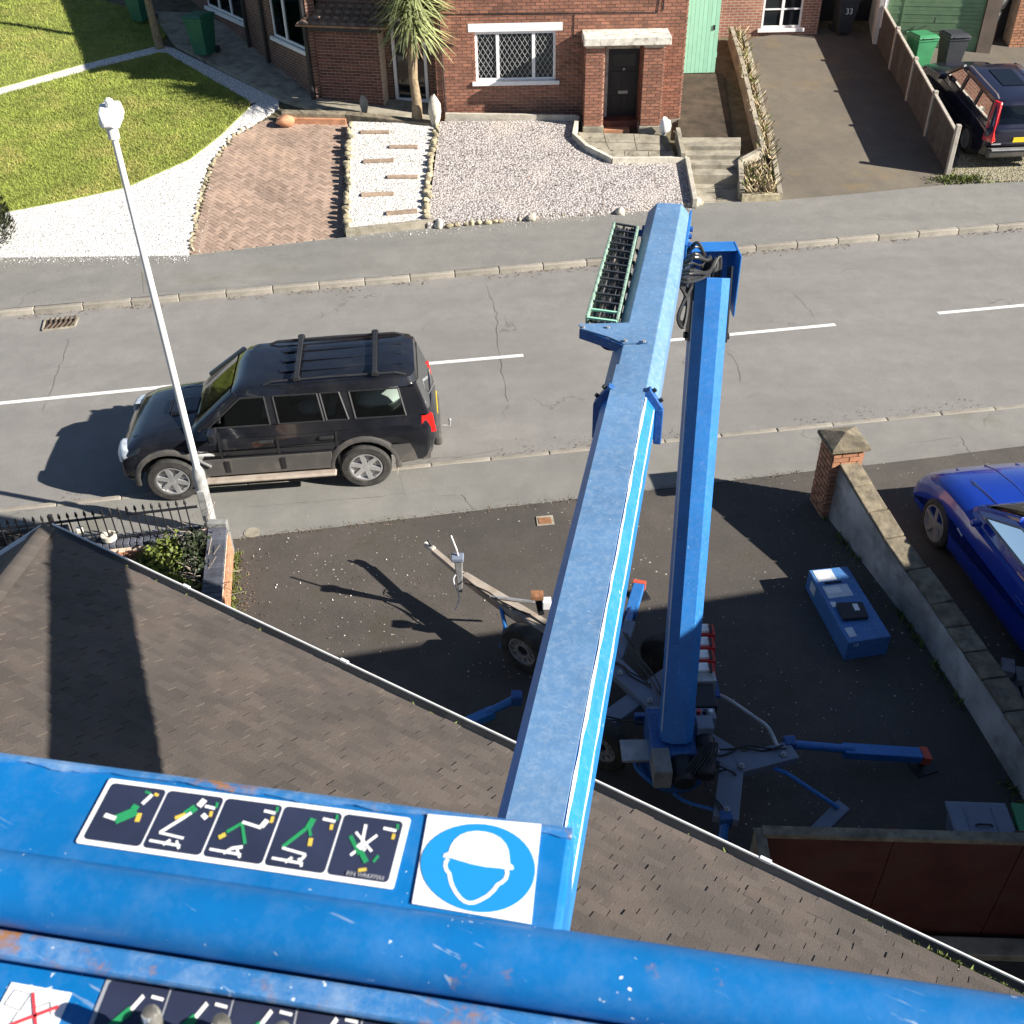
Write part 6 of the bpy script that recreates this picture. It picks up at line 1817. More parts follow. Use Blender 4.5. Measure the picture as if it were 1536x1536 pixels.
    # roof rails
    m = MB(); m.tube([(-0.08, s * 0.61, 1.72), (-0.2, s * 0.61, 1.765), (-1.0, s * 0.61, 1.785), (-1.9, s * 0.61, 1.785), (-2.05, s * 0.61, 1.74)], 0.018, 8); m.build('roof_rail', 'black', suv, local=True)
    # mud flaps
    for ax in (h, -h):
        m = MB(); m.box((ax - 0.44, y - s * 0.1, 0.3), (0.02, 0.2, 0.24)); m.build('mud_flap', 'dusty_steel' if s > 0 else 'black', suv, local=True)
    make_wheel(suv, h, s * (W_ - 0.1), s, 0.37, 0.25, 6, 'alloy' if s > 0 else 'alloy', 0.235)
    make_wheel(suv, -h, s * (W_ - 0.1), s, 0.37, 0.25, 6, 'alloy', 0.235)
    # worn-through trim at the front wing
    m = MB(); m.beam((h - 0.36, y + s * 0.005, 0.75), (h - 0.58, y + s * 0.012, 0.58), 0.02, 0.06, (0, s, 0)); m.build('worn_trim', 'alloy', suv, local=True)
for x in (-0.55, -1.62):
    m = MB(); m.beam((x, -0.66, 1.825), (x, 0.66, 1.825), 0.07, 0.03); m.box((x, -0.63, 1.8), (0.1, 0.06, 0.06)); m.box((x, 0.63, 1.8), (0.1, 0.06, 0.06)); m.build('roof_bar', 'black', suv, local=True, bevel=0.008)
for y in (-0.3, 0.0, 0.3):
    m = MB(); m.beam((-0.3, y, 1.764), (-2.0, y, 1.778), 0.09, 0.008); m.build('roof_rib', 'suv', suv, local=True, bevel=0.006)
m = MB(); m.loft([[V((0.98, -0.22, 1.1)), V((0.98, 0.22, 1.1)), V((0.98, 0.2, 1.13)), V((0.98, -0.2, 1.13))], [V((1.36, -0.22, 1.06)), V((1.36, 0.22, 1.06)), V((1.34, 0.2, 1.135)), V((1.34, -0.2, 1.135))]]); m.build('bonnet_scoop', 'suv', suv, local=True, bevel=0.012)
m = MB(); m.box((1.365, 0, 1.095), (0.02, 0.36, 0.05)); m.build('scoop_mouth', 'iron', suv, local=True)
sm = MB()
for s in (-1, 1):
    sm.beam((1.0, s * 0.62, 1.12), (1.86, s * 0.55, 0.965), 0.008, 0.008)
sm.build('bonnet_seams', 'iron', suv, local=True)
m = MB(); m.box((2.05, 0, 0.7), (0.06, 0.6, 0.16)); m.build('grille', 'suv_grey', suv, local=True, bevel=0.02)
m = MB(); m.box((2.0, 0, 0.46), (0.2, 1.15, 0.16)); m.build('front_bumper', 'suv_grey', suv, local=True, bevel=0.05)
m = MB(); m.box((-2.42, 0, 0.55), (0.14, 1.25, 0.2)); m.build('rear_bumper', 'suv_grey', suv, local=True, bevel=0.05)
m = MB(); m.box((-2.45, 0, 0.86), (0.012, 0.5, 0.11)); m.build('number_plate', 'plate_y', suv, local=True)
m = MB(); m.tube([(-2.5, 0.0, 0.42), (-2.62, 0, 0.42), (-2.62, 0, 0.5)], 0.02, 8); m.lathe((-2.62, 0, 0.5), (0, 0, 1), [(0, 0.02), (0.02, 0.028), (0.045, 0.02), (0.05, 0.005)], 10); m.build('tow_ball', 'steel', suv, local=True)
m = MB(); m.tube([(-2.3, 0.35, 1.15), (-2.44, 0.1, 1.3)], 0.008, 5); m.build('rear_wiper', 'iron', suv, local=True)
m = MB(); m.box((0.3, 0.0, 1.15), (0.0001, 1.2, 0.0001))

mwx = WM[suv.name]
tag(MB().rock(mwx @ V((-1.62, 0.3, 1.22)), (0.5, 0.6, 0.34), 77, 0.3).build('cloth_bag', 'sticker', smooth=True), 'crumpled white bag in the back of the black car, seen through the rear side window', 'bag')
tag(MB().rock(mwx @ V((-0.72, 0.42, 1.2)), (0.42, 0.4, 0.26), 78, 0.8).build('folded_jacket', 'net', smooth=True), 'pale folded jacket on the rear seat of the black car', 'jacket')

# ---- royal blue coupe beyond the boundary wall
wc = at(1398, 793, 0.33)
cd = V((-0.11, 1.0, 0)).normalized()
rz = math.atan2(cd.y, cd.x)
lat = V((-math.sin(rz), math.cos(rz), 0))
hb = 1.33
Wb = 0.9
loc = V((wc.x + 0.16, wc.y + 0.12, 0.004)) - cd * hb - lat * (Wb - 0.08)
bc = thing('parked_car', loc, 'glossy royal blue coupe on the next drive, cut by the right edge', 'car', rz=rz)
top = [(-2.2, 0.42), (-2.3, 0.6), (-2.22, 0.86), (-2.0, 0.93), (-1.4, 0.92), (-0.4, 0.9), (0.6, 0.9), (0.9, 0.92), (1.3, 0.9), (1.7, 0.83), (1.98, 0.72), (2.12, 0.57), (2.16, 0.4), (2.08, 0.24)]
body_shell(top, 0.2, (hb, -hb), 0.37, Wb, 2.2, -2.3).build('body', 'bluecar', bc, smooth=True, local=True)
m = MB(); m.box((0, 0, 0.42), (3.8, 1.3, 0.3)); m.build('underbody', 'iron', bc, local=True)
wb, wt, zb, zt = 0.78, 0.57, 0.9, 1.28
greenhouse(bc, 'bluecar', (0.92, -1.75, 0.08, -0.85, 0.91, 0.92, 1.29, 1.29, wb, wt), [(0.62, -0.85, -0.62, 0.07)], 0.97, 1.2, 'alloy')
for s in (1, -1):
    make_wheel(bc, hb, s * (Wb - 0.09), s, 0.33, 0.24, 5, 'alloy', 0.245)
    make_wheel(bc, -hb, s * (Wb - 0.09), s, 0.33, 0.24, 5, 'alloy', 0.245)
    y = s * Wb
    sm = MB()
    for x in (0.62, -0.75):
        sm.beam((x, y - s * 0.008, 0.28), (x, y - s * 0.008, 0.6), 0.006, 0.02, (1, 0, 0)); sm.beam((x, y - s * 0.013, 0.6), (x, y - s * 0.05, 0.84), 0.006, 0.02, (1, 0, 0))
    sm.build('door_seams', 'iron', bc, local=True)
    m = MB(); m.beam((0.85, y - s * 0.004, 0.62), (0.72, y - s * 0.004, 0.6), 0.02, 0.02); m.build('side_repeater', 'lamp_clear', bc, local=True)
    m = MB(); m.loft([[V((0.5, s * (Wb - 0.08), 0.9)), V((0.62, s * (Wb - 0.08), 0.9)), V((0.6, s * (Wb - 0.08), 0.98)), V((0.52, s * (Wb - 0.08), 0.98))], [V((0.48, s * (Wb + 0.08), 0.92)), V((0.58, s * (Wb + 0.07), 0.92)), V((0.56, s * (Wb + 0.07), 1.0)), V((0.49, s * (Wb + 0.08), 1.0))]]); m.build('door_mirror', 'bluecar', bc, local=True, bevel=0.03)
    m = MB(); m.box((-0.6, y - s * 0.02, 0.7), (0.16, 0.04, 0.035)); m.build('door_handle', 'bluecar', bc, local=True, bevel=0.01)
    m = MB(); m.lathe((1.86, s * 0.6, 0.56), (0.8, s * 0.3, 0.45), [(0, 0.11), (0.08, 0.1), (0.11, 0.05)], 16); m.build('headlamp', 'lamp_clear', bc, local=True)
    m = MB(); m.tube([(0.85, s * 0.42, 0.912), (1.35, s * 0.46, 0.878), (1.93, s * 0.42, 0.735)], [0.02, 0.03, 0.01], 6); m.build('bonnet_ridge', 'bluecar', bc, local=True, smooth=True)
m = MB(); m.tube([(0.85, 0, 0.915), (1.3, 0, 0.897), (1.7, 0, 0.827), (1.97, 0, 0.72)], 0.012, 6); m.build('bonnet_spine', 'bluecar', bc, local=True, bevel=0.006)
m = MB(); m.box((2.17, 0, 0.4), (0.06, 0.6, 0.16)); m.build('grille', 'steel', bc, local=True, bevel=0.03)

# ---- navy estate car by the garage, tail towards the street, standing on the climbing drive
rw_, fw_ = fa(1453, 206, 0.42), fa(1393, 131, 0.42)
cd = V((fw_.x - rw_.x, fw_.y - rw_.y, 0)).normalized()
rz = math.atan2(cd.y, cd.x)
lat = V((-math.sin(rz), math.cos(rz), 0))
Wv = 0.9
hv_ = 1.38
mid = (V((rw_.x, rw_.y, 0)) + V((fw_.x, fw_.y, 0))) / 2 - lat * (Wv - 0.08)
mid.z = zf(mid.x, mid.y) - 0.0
vo = thing('parked_car', mid, 'dark navy estate car with tall red tail lamps beside the garage', 'car', rz=rz)
slope_a = math.atan(FK * (cd.y - 0.16 * cd.x))
vo.rotation_euler = (0, -slope_a, rz)
WM[vo.name] = Matrix.Translation(mid) @ Matrix.Rotation(rz, 4, 'Z') @ Matrix.Rotation(-slope_a, 4, 'Y')
top = [(-2.2, 0.45), (-2.32, 0.6), (-2.32, 0.8), (-2.26, 0.95), (-2.1, 0.97), (-1.0, 0.95), (0.5, 0.92), (0.9, 0.92), (1.4, 0.87), (1.9, 0.78), (2.2, 0.66), (2.32, 0.5), (2.26, 0.3)]
body_shell(top, 0.24, (hv_, -hv_), 0.37, Wv, 2.32, -2.32).build('body', 'navycar', vo, smooth=True, local=True)
m = MB(); m.box((0, 0, 0.45), (3.9, 1.3, 0.3)); m.build('underbody', 'iron', vo, local=True)
wb, wt, zb, zt = 0.82, 0.64, 0.95, 1.45
greenhouse(vo, 'navycar', (0.95, -2.22, 0.2, -1.85, 0.9, 0.95, 1.44, 1.44, wb, wt), [(0.68, -0.2, -0.15, 0.24), (-0.28, -1.05, -0.98, -0.24), (-1.12, -1.9, -1.7, -1.06)], 1.0, 1.35)
for s in (1, -1):
    make_wheel(vo, hv_, s * (Wv - 0.09), s, 0.32, 0.22, 7, 'alloy', 0.225)
    make_wheel(vo, -hv_, s * (Wv - 0.09), s, 0.32, 0.22, 7, 'alloy', 0.225)
    m = MB()
    ring = lambda t: [V((lerp(-2.3, -1.86, t), s * lerp(0.66, 0.54, t), lerp(0.68, 1.42, t))), V((lerp(-2.12, -1.72, t), s * lerp(0.88, 0.655, t), lerp(0.68, 1.42, t))), V((lerp(-2.16, -1.76, t), s * lerp(0.93, 0.70, t), lerp(0.68, 1.42, t))), V((lerp(-2.38, -1.93, t), s * lerp(0.78, 0.62, t), lerp(0.68, 1.42, t)))]
    m.loft([ring(0), ring(0.3), ring(0.42), ring(1.0)]); m.build('tail_lamp', 'lamp_red', vo, local=True, bevel=0.01)
    y = s * Wv
    sm = MB()
    for x in (0.75, -0.24, -1.1):
        sm.beam((x, y - s * 0.008, 0.34), (x, y - s * 0.008, 0.66), 0.007, 0.02, (1, 0, 0)); sm.beam((x, y - s * 0.013, 0.66), (x, y - s * 0.06, 0.93), 0.007, 0.02, (1, 0, 0))
    sm.build('door_seams', 'iron', vo, local=True)
    m = MB(); m.beam((1.7, y + s * 0.002, 0.56), (-1.8, y + s * 0.002, 0.56), 0.03, 0.04); m.build('side_strip', 'black', vo, local=True)
    m = MB(); m.tube([(0.1, s * 0.6, 1.44), (0.0, s * 0.6, 1.49), (-1.6, s * 0.6, 1.5), (-1.75, s * 0.6, 1.45)], 0.016, 7); m.build('roof_rail', 'alloy', vo, local=True)
    m = MB(); m.box((0.6, s * (Wv + 0.06), 1.0), (0.12, 0.2, 0.13)); m.build('door_mirror', 'navycar', vo, local=True, bevel=0.03)
m = MB(); m.box((-2.34, 0, 0.42), (0.18, 1.62, 0.2)); m.build('rear_bumper', 'suv_grey', vo, local=True, bevel=0.05)
m = MB(); m.box((-2.4, 0, 0.53), (0.12, 1.5, 0.03)); m.build('bumper_strip', 'alloy', vo, local=True, bevel=0.01)
m = MB(); m.box((-2.335, 0, 0.72), (0.02, 0.52, 0.11)); m.build('number_plate', 'plate_y', vo, local=True)
m = MB(); m.prism([(-1.1, -0.3, 1.468), (-1.1, 0.25, 1.468), (-0.2, 0.25, 1.468), (-0.2, -0.3, 1.468)], 0.008); m.build('sunroof', 'cargl', vo, local=True)
m = MB(); m.box((-2.31, 0.62, 0.62), (0.02, 0.22, 0.03)); m.build('badge', 'alloy', vo, local=True)
# ------------------------------------------------------------------ the trailer mounted boom lift (one machine)
LF_ = thing('boom_lift', V((1.55, 6.9, 0)), 'blue trailer-mounted boom lift with articulated arm reaching up from the forecourt', 'boom lift')
def octo(w, h, cw, ch):
    """profile in (right, up): flat octagon"""
    return [(-w, -h + ch), (-w, h - ch), (-w + cw, h), (w - cw, h), (w, h - ch), (w, -h + ch), (w - cw, -h), (-w + cw, -h)]
def sweep(prof, a, b, upv=ZUP, o=(0, 0)):
    d = (b - a).normalized(); sx = d.cross(upv).normalized(); uz = sx.cross(d)
    return [[p + sx * (x + o[0]) + uz * (y + o[1]) for x, y in prof] for p in (a, b)]
# upper boom: axis from the elbow end to under the basket
ZBm = 5.22
Bf = at(1004, 308, ZBm + 0.2); Bf.z = ZBm
Bn = at(806, 1230, ZBm + 0.2); Bn.z = ZBm
axd = (Bn - Bf).normalized()
sxb = axd.cross(ZUP).normalized() * -1          # to the right as seen from the basket
Bn2 = Bn + axd * 1.7
colp = Bf + axd * ((at(938, 588, ZBm + 0.2) - Bf).dot(axd))
prof_o = octo(0.18, 0.22, 0.075, 0.09)
prof_i = octo(0.172, 0.195, 0.064, 0.09)
m = MB(); m.loft(sweep(prof_o, Bf, colp)); m.build('outer_boom', 'blue', LF_, bevel=0.006)
# pointed nose cap on the elbow end
m = MB(); m.loft([[Bf + sxb * x * 1.0 + ZUP * y for x, y in prof_o], [Bf - axd * 0.1 + sxb * x * 0.7 + ZUP * (y * 0.6) for x, y in prof_o]]); m.build('boom_end_cap', 'blue', LF_, bevel=0.01)
m = MB(); m.loft(sweep(prof_i, colp - axd * 0.1, Bn2)); m.build('inner_boom', 'blue_inner', LF_, bevel=0.004)
# pale dusty cover plate along the top of the inner boom
zt_ = 0.195
m = MB(); c0, c1 = colp - axd * 0.3, Bn2
L0_, R0_ = -0.118, 0.102
m.hexa([c0 + sxb * L0_ + ZUP * (zt_ + 0.002), c0 + sxb * R0_ + ZUP * (zt_ + 0.002), c1 + sxb * R0_ + ZUP * (zt_ + 0.002), c1 + sxb * L0_ + ZUP * (zt_ + 0.002)], [c0 + sxb * L0_ + ZUP * (zt_ + 0.03), c0 + sxb * R0_ + ZUP * (zt_ + 0.03), c1 + sxb * R0_ + ZUP * (zt_ + 0.03), c1 + sxb * L0_ + ZUP * (zt_ + 0.03)])
m.build('cover_plate', 'blue', LF_)
for off, zo, wd in ((0.113, 0.199, 0.018), (0.166, 0.112, 0.012)):
    m = MB()
    n = 48
    st_ = colp + axd * 0.05
    rings = []
    for i in range(n + 1):
        a = st_.lerp(c1, i / n)
        w_ = wd * random.uniform(0.25, 0.9)
        wig = random.uniform(-0.002, 0.002)
        rings.append([a + sxb * (off + wig - w_ * 0.5) + ZUP * (zo + 0.001), a + sxb * (off + wig + w_ * 0.5) + ZUP * (zo - 0.001), a + sxb * (off + wig + w_ * 0.5) + ZUP * (zo + 0.003), a + sxb * (off + wig - w_ * 0.5) + ZUP * (zo + 0.005)])
    m.loft(rings)
    m.build('worn_edge', 'wear', LF_)
# collar flanges at the mouth of the outer boom, with bolts
for s in (-1, 1):
    m = MB()
    xs = [(s * 0.18, 0.13), (s * 0.215, 0.13), (s * 0.215, 0.1), (s * 0.1, 0.245), (s * 0.1, 0.23), (s * 0.185, 0.13)]
    a = colp + sxb * (s * 0.2) + ZUP * 0.1; b = colp + sxb * (s * 0.11) + ZUP * 0.235
    m.beam(a, b, 0.05, 0.05, axd); m.beam(a, a - ZUP * 0.26, 0.05, 0.045, axd)
    cf_ = m.build('boom_collar', 'blue_dark', LF_, bevel=0.006)
    for k in (0.25, 0.75):
        q_ = a.lerp(b, k) + V((s * 0.02, 0, 0.02))
        MB().lathe(q_, (s * 0.7, 0, 0.7), [(0, 0.014), (0.02, 0.014)], 6).build('bolt', 'iron', cf_)
# bracket plate carrying the cable chain on the left
bk = lambda u, v, z=ZBm + 0.225: at(u, v, z)
pz = ZBm + 0.226
plate = [at(868, 488, pz), at(950, 486, pz), at(972, 488, pz), at(972, 515, pz), at(934, 516, pz), at(912, 507, pz), at(872, 495, pz)]
MB().prism(plate, 0.012).build('chain_bracket', 'blue', LF_)
MB().prism([at(869, 494, pz), at(912, 509, pz), at(934, 518, pz), at(934, 516, pz), at(872, 492, pz)], -0.07).build('bracket_rib', 'blue_dark', LF_)
for u, v in ((875, 491), (912, 492), (938, 512), (966, 513)):
    MB().lathe(at(u, v, pz + 0.013), (0, 0, 1), [(0, 0.013), (0.012, 0.013)], 6).build('bolt', 'steel', LF_)
# cable chain: two link side plates, rungs, hoses
chz = ZBm + 0.16
q00, q10, q01, q11 = at(921, 340, chz), at(956, 346, chz), at(880, 482, chz), at(925, 488, chz)
ch = thing('cable_chain', q00)
ch.parent = LF_; ch.matrix_parent_inverse = WM[LF_.name].inverted()
nl = 13
for (a, b) in ((q00, q01), (q10, q11)):
    for i in range(nl):
        p, r_ = a.lerp(b, i / nl), a.lerp(b, (i + 0.93) / nl)
        MB().beam(p, r_, 0.022, 0.09).build('chain_link', 'chain', ch, bevel=0.006)
for i in range(nl + 1):
    t_ = i / nl
    MB().beam(q00.lerp(q01, t_) + ZUP * 0.03, q10.lerp(q11, t_) + ZUP * 0.03, 0.02, 0.014).build('rung', 'greybin' if i < nl - 1 else 'mint', ch)
hs_ = MB()
for k in range(8):
    f = 0.12 + k * 0.108
    pts = [q00.lerp(q10, f).lerp(q01.lerp(q11, f), t_ / 14) + V((random.uniform(-.006, .006), 0, random.uniform(-.02, .012))) for t_ in range(15)]
    hs_.tube(pts, 0.012, 6)
hs_.build('chain_hoses', 'hose', ch)
hs_ = MB()
for k in range(4):
    f = 0.2 + 0.2 * k
    a = q01.lerp(q11, f)
    hs_.hose([a, a + V((0.02, -0.08, -0.05)), a + V((0.08 + 0.03 * k, -0.12, -0.14)), a + V((0.2, -0.05, -0.2))], 0.012, 6)
hs_.build('hose_tails', 'hose', ch)
# loops of hose between chain and boom
hs_ = MB()
for k in range(6):
    v0 = 375 + k * 18
    a = at(955 - k * 5, v0, chz - 0.05); b = at(968 - k * 6, v0 + 8, chz - 0.1)
    hs_.hose([a, a.lerp(b, 0.5) + V((0.0, 0.05, -0.06)), b, b + V((0.02, -0.12, -0.02)), at(950 - k * 6, v0 + 26, chz - 0.12)], 0.014, 6)
hs_.build('loose_hoses', 'hose', LF_)
# elbow: folded steel channel joining both arms, pivot plates
Ta = at(1066, 416, 4.95)                # top of the lower arm
Lb = at(1013, 1105, 0.95)               # foot of the lower arm
ad = (Ta - Lb).normalized()
e0 = at(1036, 362, 5.1); e1 = at(1104, 362, 5.1); e2 = at(1104, 400, 4.95); e3 = at(1036, 398, 4.95)
m = MB()
xa, xb = e0.x - 0.02, e1.x
ya = e0.y
m.box(((xa + xb) / 2, ya - 0.09, 5.08), (xb - xa, 0.18, 0.012))           # top flange
m.box(((xa + xb) / 2, ya + 0.0, 4.78), (xb - xa, 0.014, 0.62))             # web behind
m.box((xb - 0.008, ya - 0.16, 4.8), (0.016, 0.32, 0.58))                   # right cheek
m.box((xa + 0.008, ya - 0.1, 4.86), (0.016, 0.2, 0.46))
m.build('elbow_channel', 'blue_arm', LF_, bevel=0.005)
m = MB(); q_ = Bf + sxb * 0.19
m.beam(q_ - axd * 0.08 - ZUP * 0.02, q_ + axd * 0.5 - ZUP * 0.1, 0.016, 0.34, sxb.cross(axd)); m.build('pivot_plate', 'blue_arm', LF_)
for k in (0.06, 0.22, 0.4):
    MB().lathe(q_ + axd * k + ZUP * 0.02, sxb, [(0, 0.025), (0.035, 0.025)], 8).build('bolt', 'blue_dark', LF_)
q2 = Bf - sxb * 0.185 + axd * 0.12
MB().lathe(q2 - ZUP * 0.02, -sxb, [(0, 0.07), (0.03, 0.07), (0.03, 0.03), (0.06, 0.03)], 14).build('pivot_boss', 'blue_dark', LF_)
hs_ = MB()
for k in range(9):
    s_ = Bf + axd * (0.35 + 0.06 * k) + sxb * 0.16 - ZUP * 0.12
    e_ = Ta + V((-0.08 + 0.02 * k, 0.02, 0.02))
    j_ = V((random.uniform(-.03, .03), random.uniform(-.04, .04), random.uniform(-.04, .04)))
    hs_.hose([s_, s_ + sxb * 0.1 + ZUP * (0.14 - 0.02 * k) + j_ * 0.4, s_.lerp(e_, 0.6) + V((0.05, 0.03, 0.14 - 0.022 * k)) + j_, e_ + V((0.0, 0.05, 0.12)) + j_ * 0.5, e_ - ad * 0.08], random.choice((0.011, 0.015, 0.018)), 8)
for k in range(3):
    s_ = Bf + axd * (0.7 + 0.06 * k) + sxb * 0.17 - ZUP * 0.15
    hs_.hose([s_, s_ + V((0.08, -0.02, -0.15)), s_ + V((0.05, -0.12, -0.34)), s_ + V((0.0, -0.1, -0.3 + 0.03 * k)), s_ + V((0.12, 0.05, -0.05))], 0.016, 6)
hs_.build('elbow_hoses', 'hose', LF_)
# lower arm
sxa = ad.cross(V((0, -1, 0))).normalized()
if sxa.x < 0: sxa = -sxa
uza = sxa.cross(ad).normalized()
if uza.y > 0: uza = -uza
pr_a = octo(0.15, 0.16, 0.085, 0.06)
m = MB(); m.loft([[p + sxa * x + uza * y for x, y in pr_a] for p in (Lb, Ta)]); m.build('lower_arm', 'blue_arm', LF_, bevel=0.006)
for s in (-1, 1):
    m = MB(); m.beam(Ta + sxa * s * 0.165 - ad * 0.55, Ta + sxa * s * 0.165 + ad * 0.1, 0.014, 0.16, uza); m.build('arm_cheek', 'iron', LF_)
    MB().lathe(Ta + sxa * s * 0.17 - ad * 0.5, sxa * s, [(0, 0.03), (0.03, 0.03)], 8).build('bolt', 'iron', LF_)
m = MB(); m.tube([Lb + uza * -0.2 + ad * 0.4, Lb + uza * -0.24 + ad * 2.4], 0.05, 10); m.build('lift_ram', 'steel', LF_, smooth=True)
m = MB(); m.tube([Lb + sxa * -0.152 + uza * 0.08 + ad * 0.1, Ta + sxa * -0.152 + uza * 0.08 - ad * 0.2], 0.008, 6); m.build('arm_cable', 'sticker_dim', LF_)
# turret, valve block, power pack
tb_ = V((Lb.x, Lb.y, 0))
m = MB(); m.lathe(tb_ + V((0.02, 0.05, 0.45)), (0, 0, 1), [(0, 0.34), (0.08, 0.34), (0.08, 0.28), (0.16, 0.28)], 24); m.build('slew_ring', 'blue_dark', LF_)
m = MB(); m.box(tb_ + V((0.0, 0.08, 0.78)), (0.5, 0.6, 0.36)); m.build('turret', 'blue_dark', LF_, bevel=0.02)
m = MB(); m.box(tb_ + V((0.28, 0.05, 1.02)), (0.16, 0.16, 0.16)); m.build('junction_box', 'bluegrey', LF_, bevel=0.01)
m = MB(); m.box(tb_ + V((-0.32, 0.0, 0.75)), (0.4, 0.26, 0.03)); m.build('side_plate', 'steel', LF_)
m = MB(); m.box(tb_ + V((-0.17, -0.3, 0.86)), (0.17, 0.3, 0.24)); m.build('battery_box', 'pot', LF_, bevel=0.015)
m = MB(); m.lathe(tb_ + V((0.24, -0.42, 0.86)), (0.1, 1, 0.2), [(0, 0.08), (0.04, 0.1), (0.4, 0.1), (0.44, 0.06)], 14); m.build('pump_motor', 'iron', LF_, smooth=True)
m = MB(); m.lathe(tb_ + V((0.04, -0.45, 0.8)), (0, 1, 0.1), [(0, 0.1), (0.05, 0.13), (0.28, 0.13), (0.34, 0.08)], 14); m.build('engine', 'black', LF_, smooth=True)
hs_ = MB()
for k in range(7):
    a = tb_ + V((0.2 + 0.02 * k, -0.15, 1.0)); b = tb_ + V((0.0 + 0.04 * k, -0.42, 0.92))
    hs_.hose([a, a + V((0.04, -0.05, 0.08)), a.lerp(b, 0.6) + V((0.06, 0, 0.06)), b], 0.01, 5)
hs_.build('valve_hoses', 'hose', LF_)
# row of red batteries along the right of the arm, then the control box
for k in range(4):
    c = at(1058, 943 + k * 19.5, 0.95)
    m = MB(); m.box(c - V((0, 0, 0.13)), (0.2, 0.17, 0.24)); bb = m.build('battery', 'redplastic', LF_, bevel=0.01)
    m = MB(); m.box(c + V((-0.03, 0, 0.005)), (0.12, 0.11, 0.03)); m.build('terminal_cover', 'sticker', bb)
    m = MB(); m.tube([c + V((0.04, 0.03, 0.0)), c + V((0.05, 0.0, 0.05)), c + V((0.04, -0.1, 0.03))], 0.014, 6); m.build('battery_lead', 'hose', bb)
c0_ = at(1057, 1012, 0.95); c1_ = at(1058, 1068, 0.95)
m = MB(); m.box(at(1052, 980, 0.8) + V((0, 0, -0.12)), (0.26, 1.05, 0.03)); m.build('battery_tray', 'blue_dark', LF_)
m = MB(); m.box(c0_ + V((0, -0.02, -0.1)), (0.22, 0.14, 0.2)); m.build('control_box', 'steel', LF_, bevel=0.012)
m = MB(); m.box(c0_.lerp(c1_, 0.5) + V((0, 0, -0.12)), (0.22, 0.3, 0.18)); m.build('control_panel', 'black', LF_, bevel=0.012)
for k, mt in enumerate(('redplastic', 'iron', 'sticker')):
    MB().lathe(c1_ + V((-0.06 + 0.06 * k, 0.02, -0.04)), (0, 0, 1), [(0, 0.022), (0.04, 0.022)], 10).build('switch', mt, LF_)
m = MB(); m.box(c1_ + V((0, 0.02, -0.12)), (0.22, 0.14, 0.16)); m.build('switch_box', 'bluegrey', LF_, bevel=0.01)
# trailer chassis: crossed flat beams
zc = 0.46
def flatb(u0, v0, u1, v1, w, z=zc, name='chassis_beam', mat='steel', h=0.1):
    MB().beam(at(u0, v0, z), at(u1, v1, z), w, h).build(name, mat, LF_, bevel=0.008)
flatb(905, 985, 1000, 1075, 0.22, 0.5, mat='bluegrey')
flatb(1010, 1010, 880, 1105, 0.2, 0.44, mat='bluegrey')
flatb(1040, 1105, 1112, 1150, 0.26, 0.5, mat='bluegrey')
flatb(1105, 1150, 1190, 1128, 0.22, 0.505, mat='bluegrey')
flatb(1098, 1140, 1088, 1232, 0.24, 0.495, mat='bluegrey')
flatb(925, 990, 945, 935, 0.13, 0.47, mat='bluegrey')
# drawbar with coupling, jockey wheel and handbrake
zd = 0.48
h0, h1 = at(650, 826, zd), at(905, 1000, zd)
k1 = at(700, 868, zd)
hsd = (h1 - h0).normalized()
MB().beam(h0, k1, 0.07, 0.07).build('drawbar_tube', 'dusty_steel', LF_, bevel=0.008)
MB().beam(k1 - hsd * 0.05, at(760, 908, zd), 0.09, 0.12, w2=0.17).build('drawbar', 'dusty_steel', LF_, bevel=0.01)
MB().beam(at(758, 907, zd), h1, 0.17, 0.12, w2=0.24).build('drawbar', 'dusty_steel', LF_, bevel=0.01)
m = MB(); m.beam(h0 + hsd * 0.02 + ZUP * 0.02, h0 - hsd * 0.17 + ZUP * 0.02, 0.08, 0.07, w2=0.06); m.build('coupling_head', 'oldwhite', LF_, bevel=0.02)
m = MB(); m.beam(h0 - hsd * 0.02 + ZUP * 0.06, h0 - hsd * 0.1 + ZUP * 0.12, 0.03, 0.03); m.build('coupling_handle', 'iron', LF_, bevel=0.008)
jb = at(690, 876, 0.5)
m = MB(); m.beam(V((jb.x, jb.y, 0.38)), V((jb.x, jb.y, 0.9)), 0.05, 0.05, (1, 0, 0), 0.1, 0.1); m.build('jockey_post', 'steel', LF_, bevel=0.01)
m = MB(); m.box(V((jb.x - 0.01, jb.y, 0.92)), (0.15, 0.12, 0.06)); m.build('jockey_head', 'bluegrey', LF_, bevel=0.012)
m = MB(); m.tube([V((jb.x, jb.y, 0.94)), V((jb.x - 0.02, jb.y + 0.03, 1.02)), V((jb.x - 0.08, jb.y + 0.1, 1.18))], 0.014, 7); m.build('jockey_crank', 'steel', LF_)
m = MB(); m.hose([k1 + V((-0.1, 0.08, 0.04)), k1 + V((-0.16, -0.02, 0.0)), k1 + V((-0.1, -0.12, -0.2)), k1 + V((-0.16, -0.2, -0.34))], 0.007, 5); m.build('breakaway_cable', 'sticker_dim', LF_)
m = MB(); m.tube([at(735, 895, 0.56), at(800, 903, 0.56), at(850, 905, 0.56)], 0.02, 6); m.build('cross_tube', 'steel', LF_)
m = MB(); m.box(at(806, 893, 0.9), (0.14, 0.12, 0.05)); m.build('tail_light', 'rustplain', LF_)
m = MB(); m.beam(at(806, 893, 0.88), at(812, 920, 0.62), 0.07, 0.07, (1, 0, 0)); m.build('light_post', 'iron', LF_)
m = MB(); m.box(at(820, 905, 0.8), (0.1, 0.1, 0.12)); m.build('light_body', 'sticker', LF_, bevel=0.01)
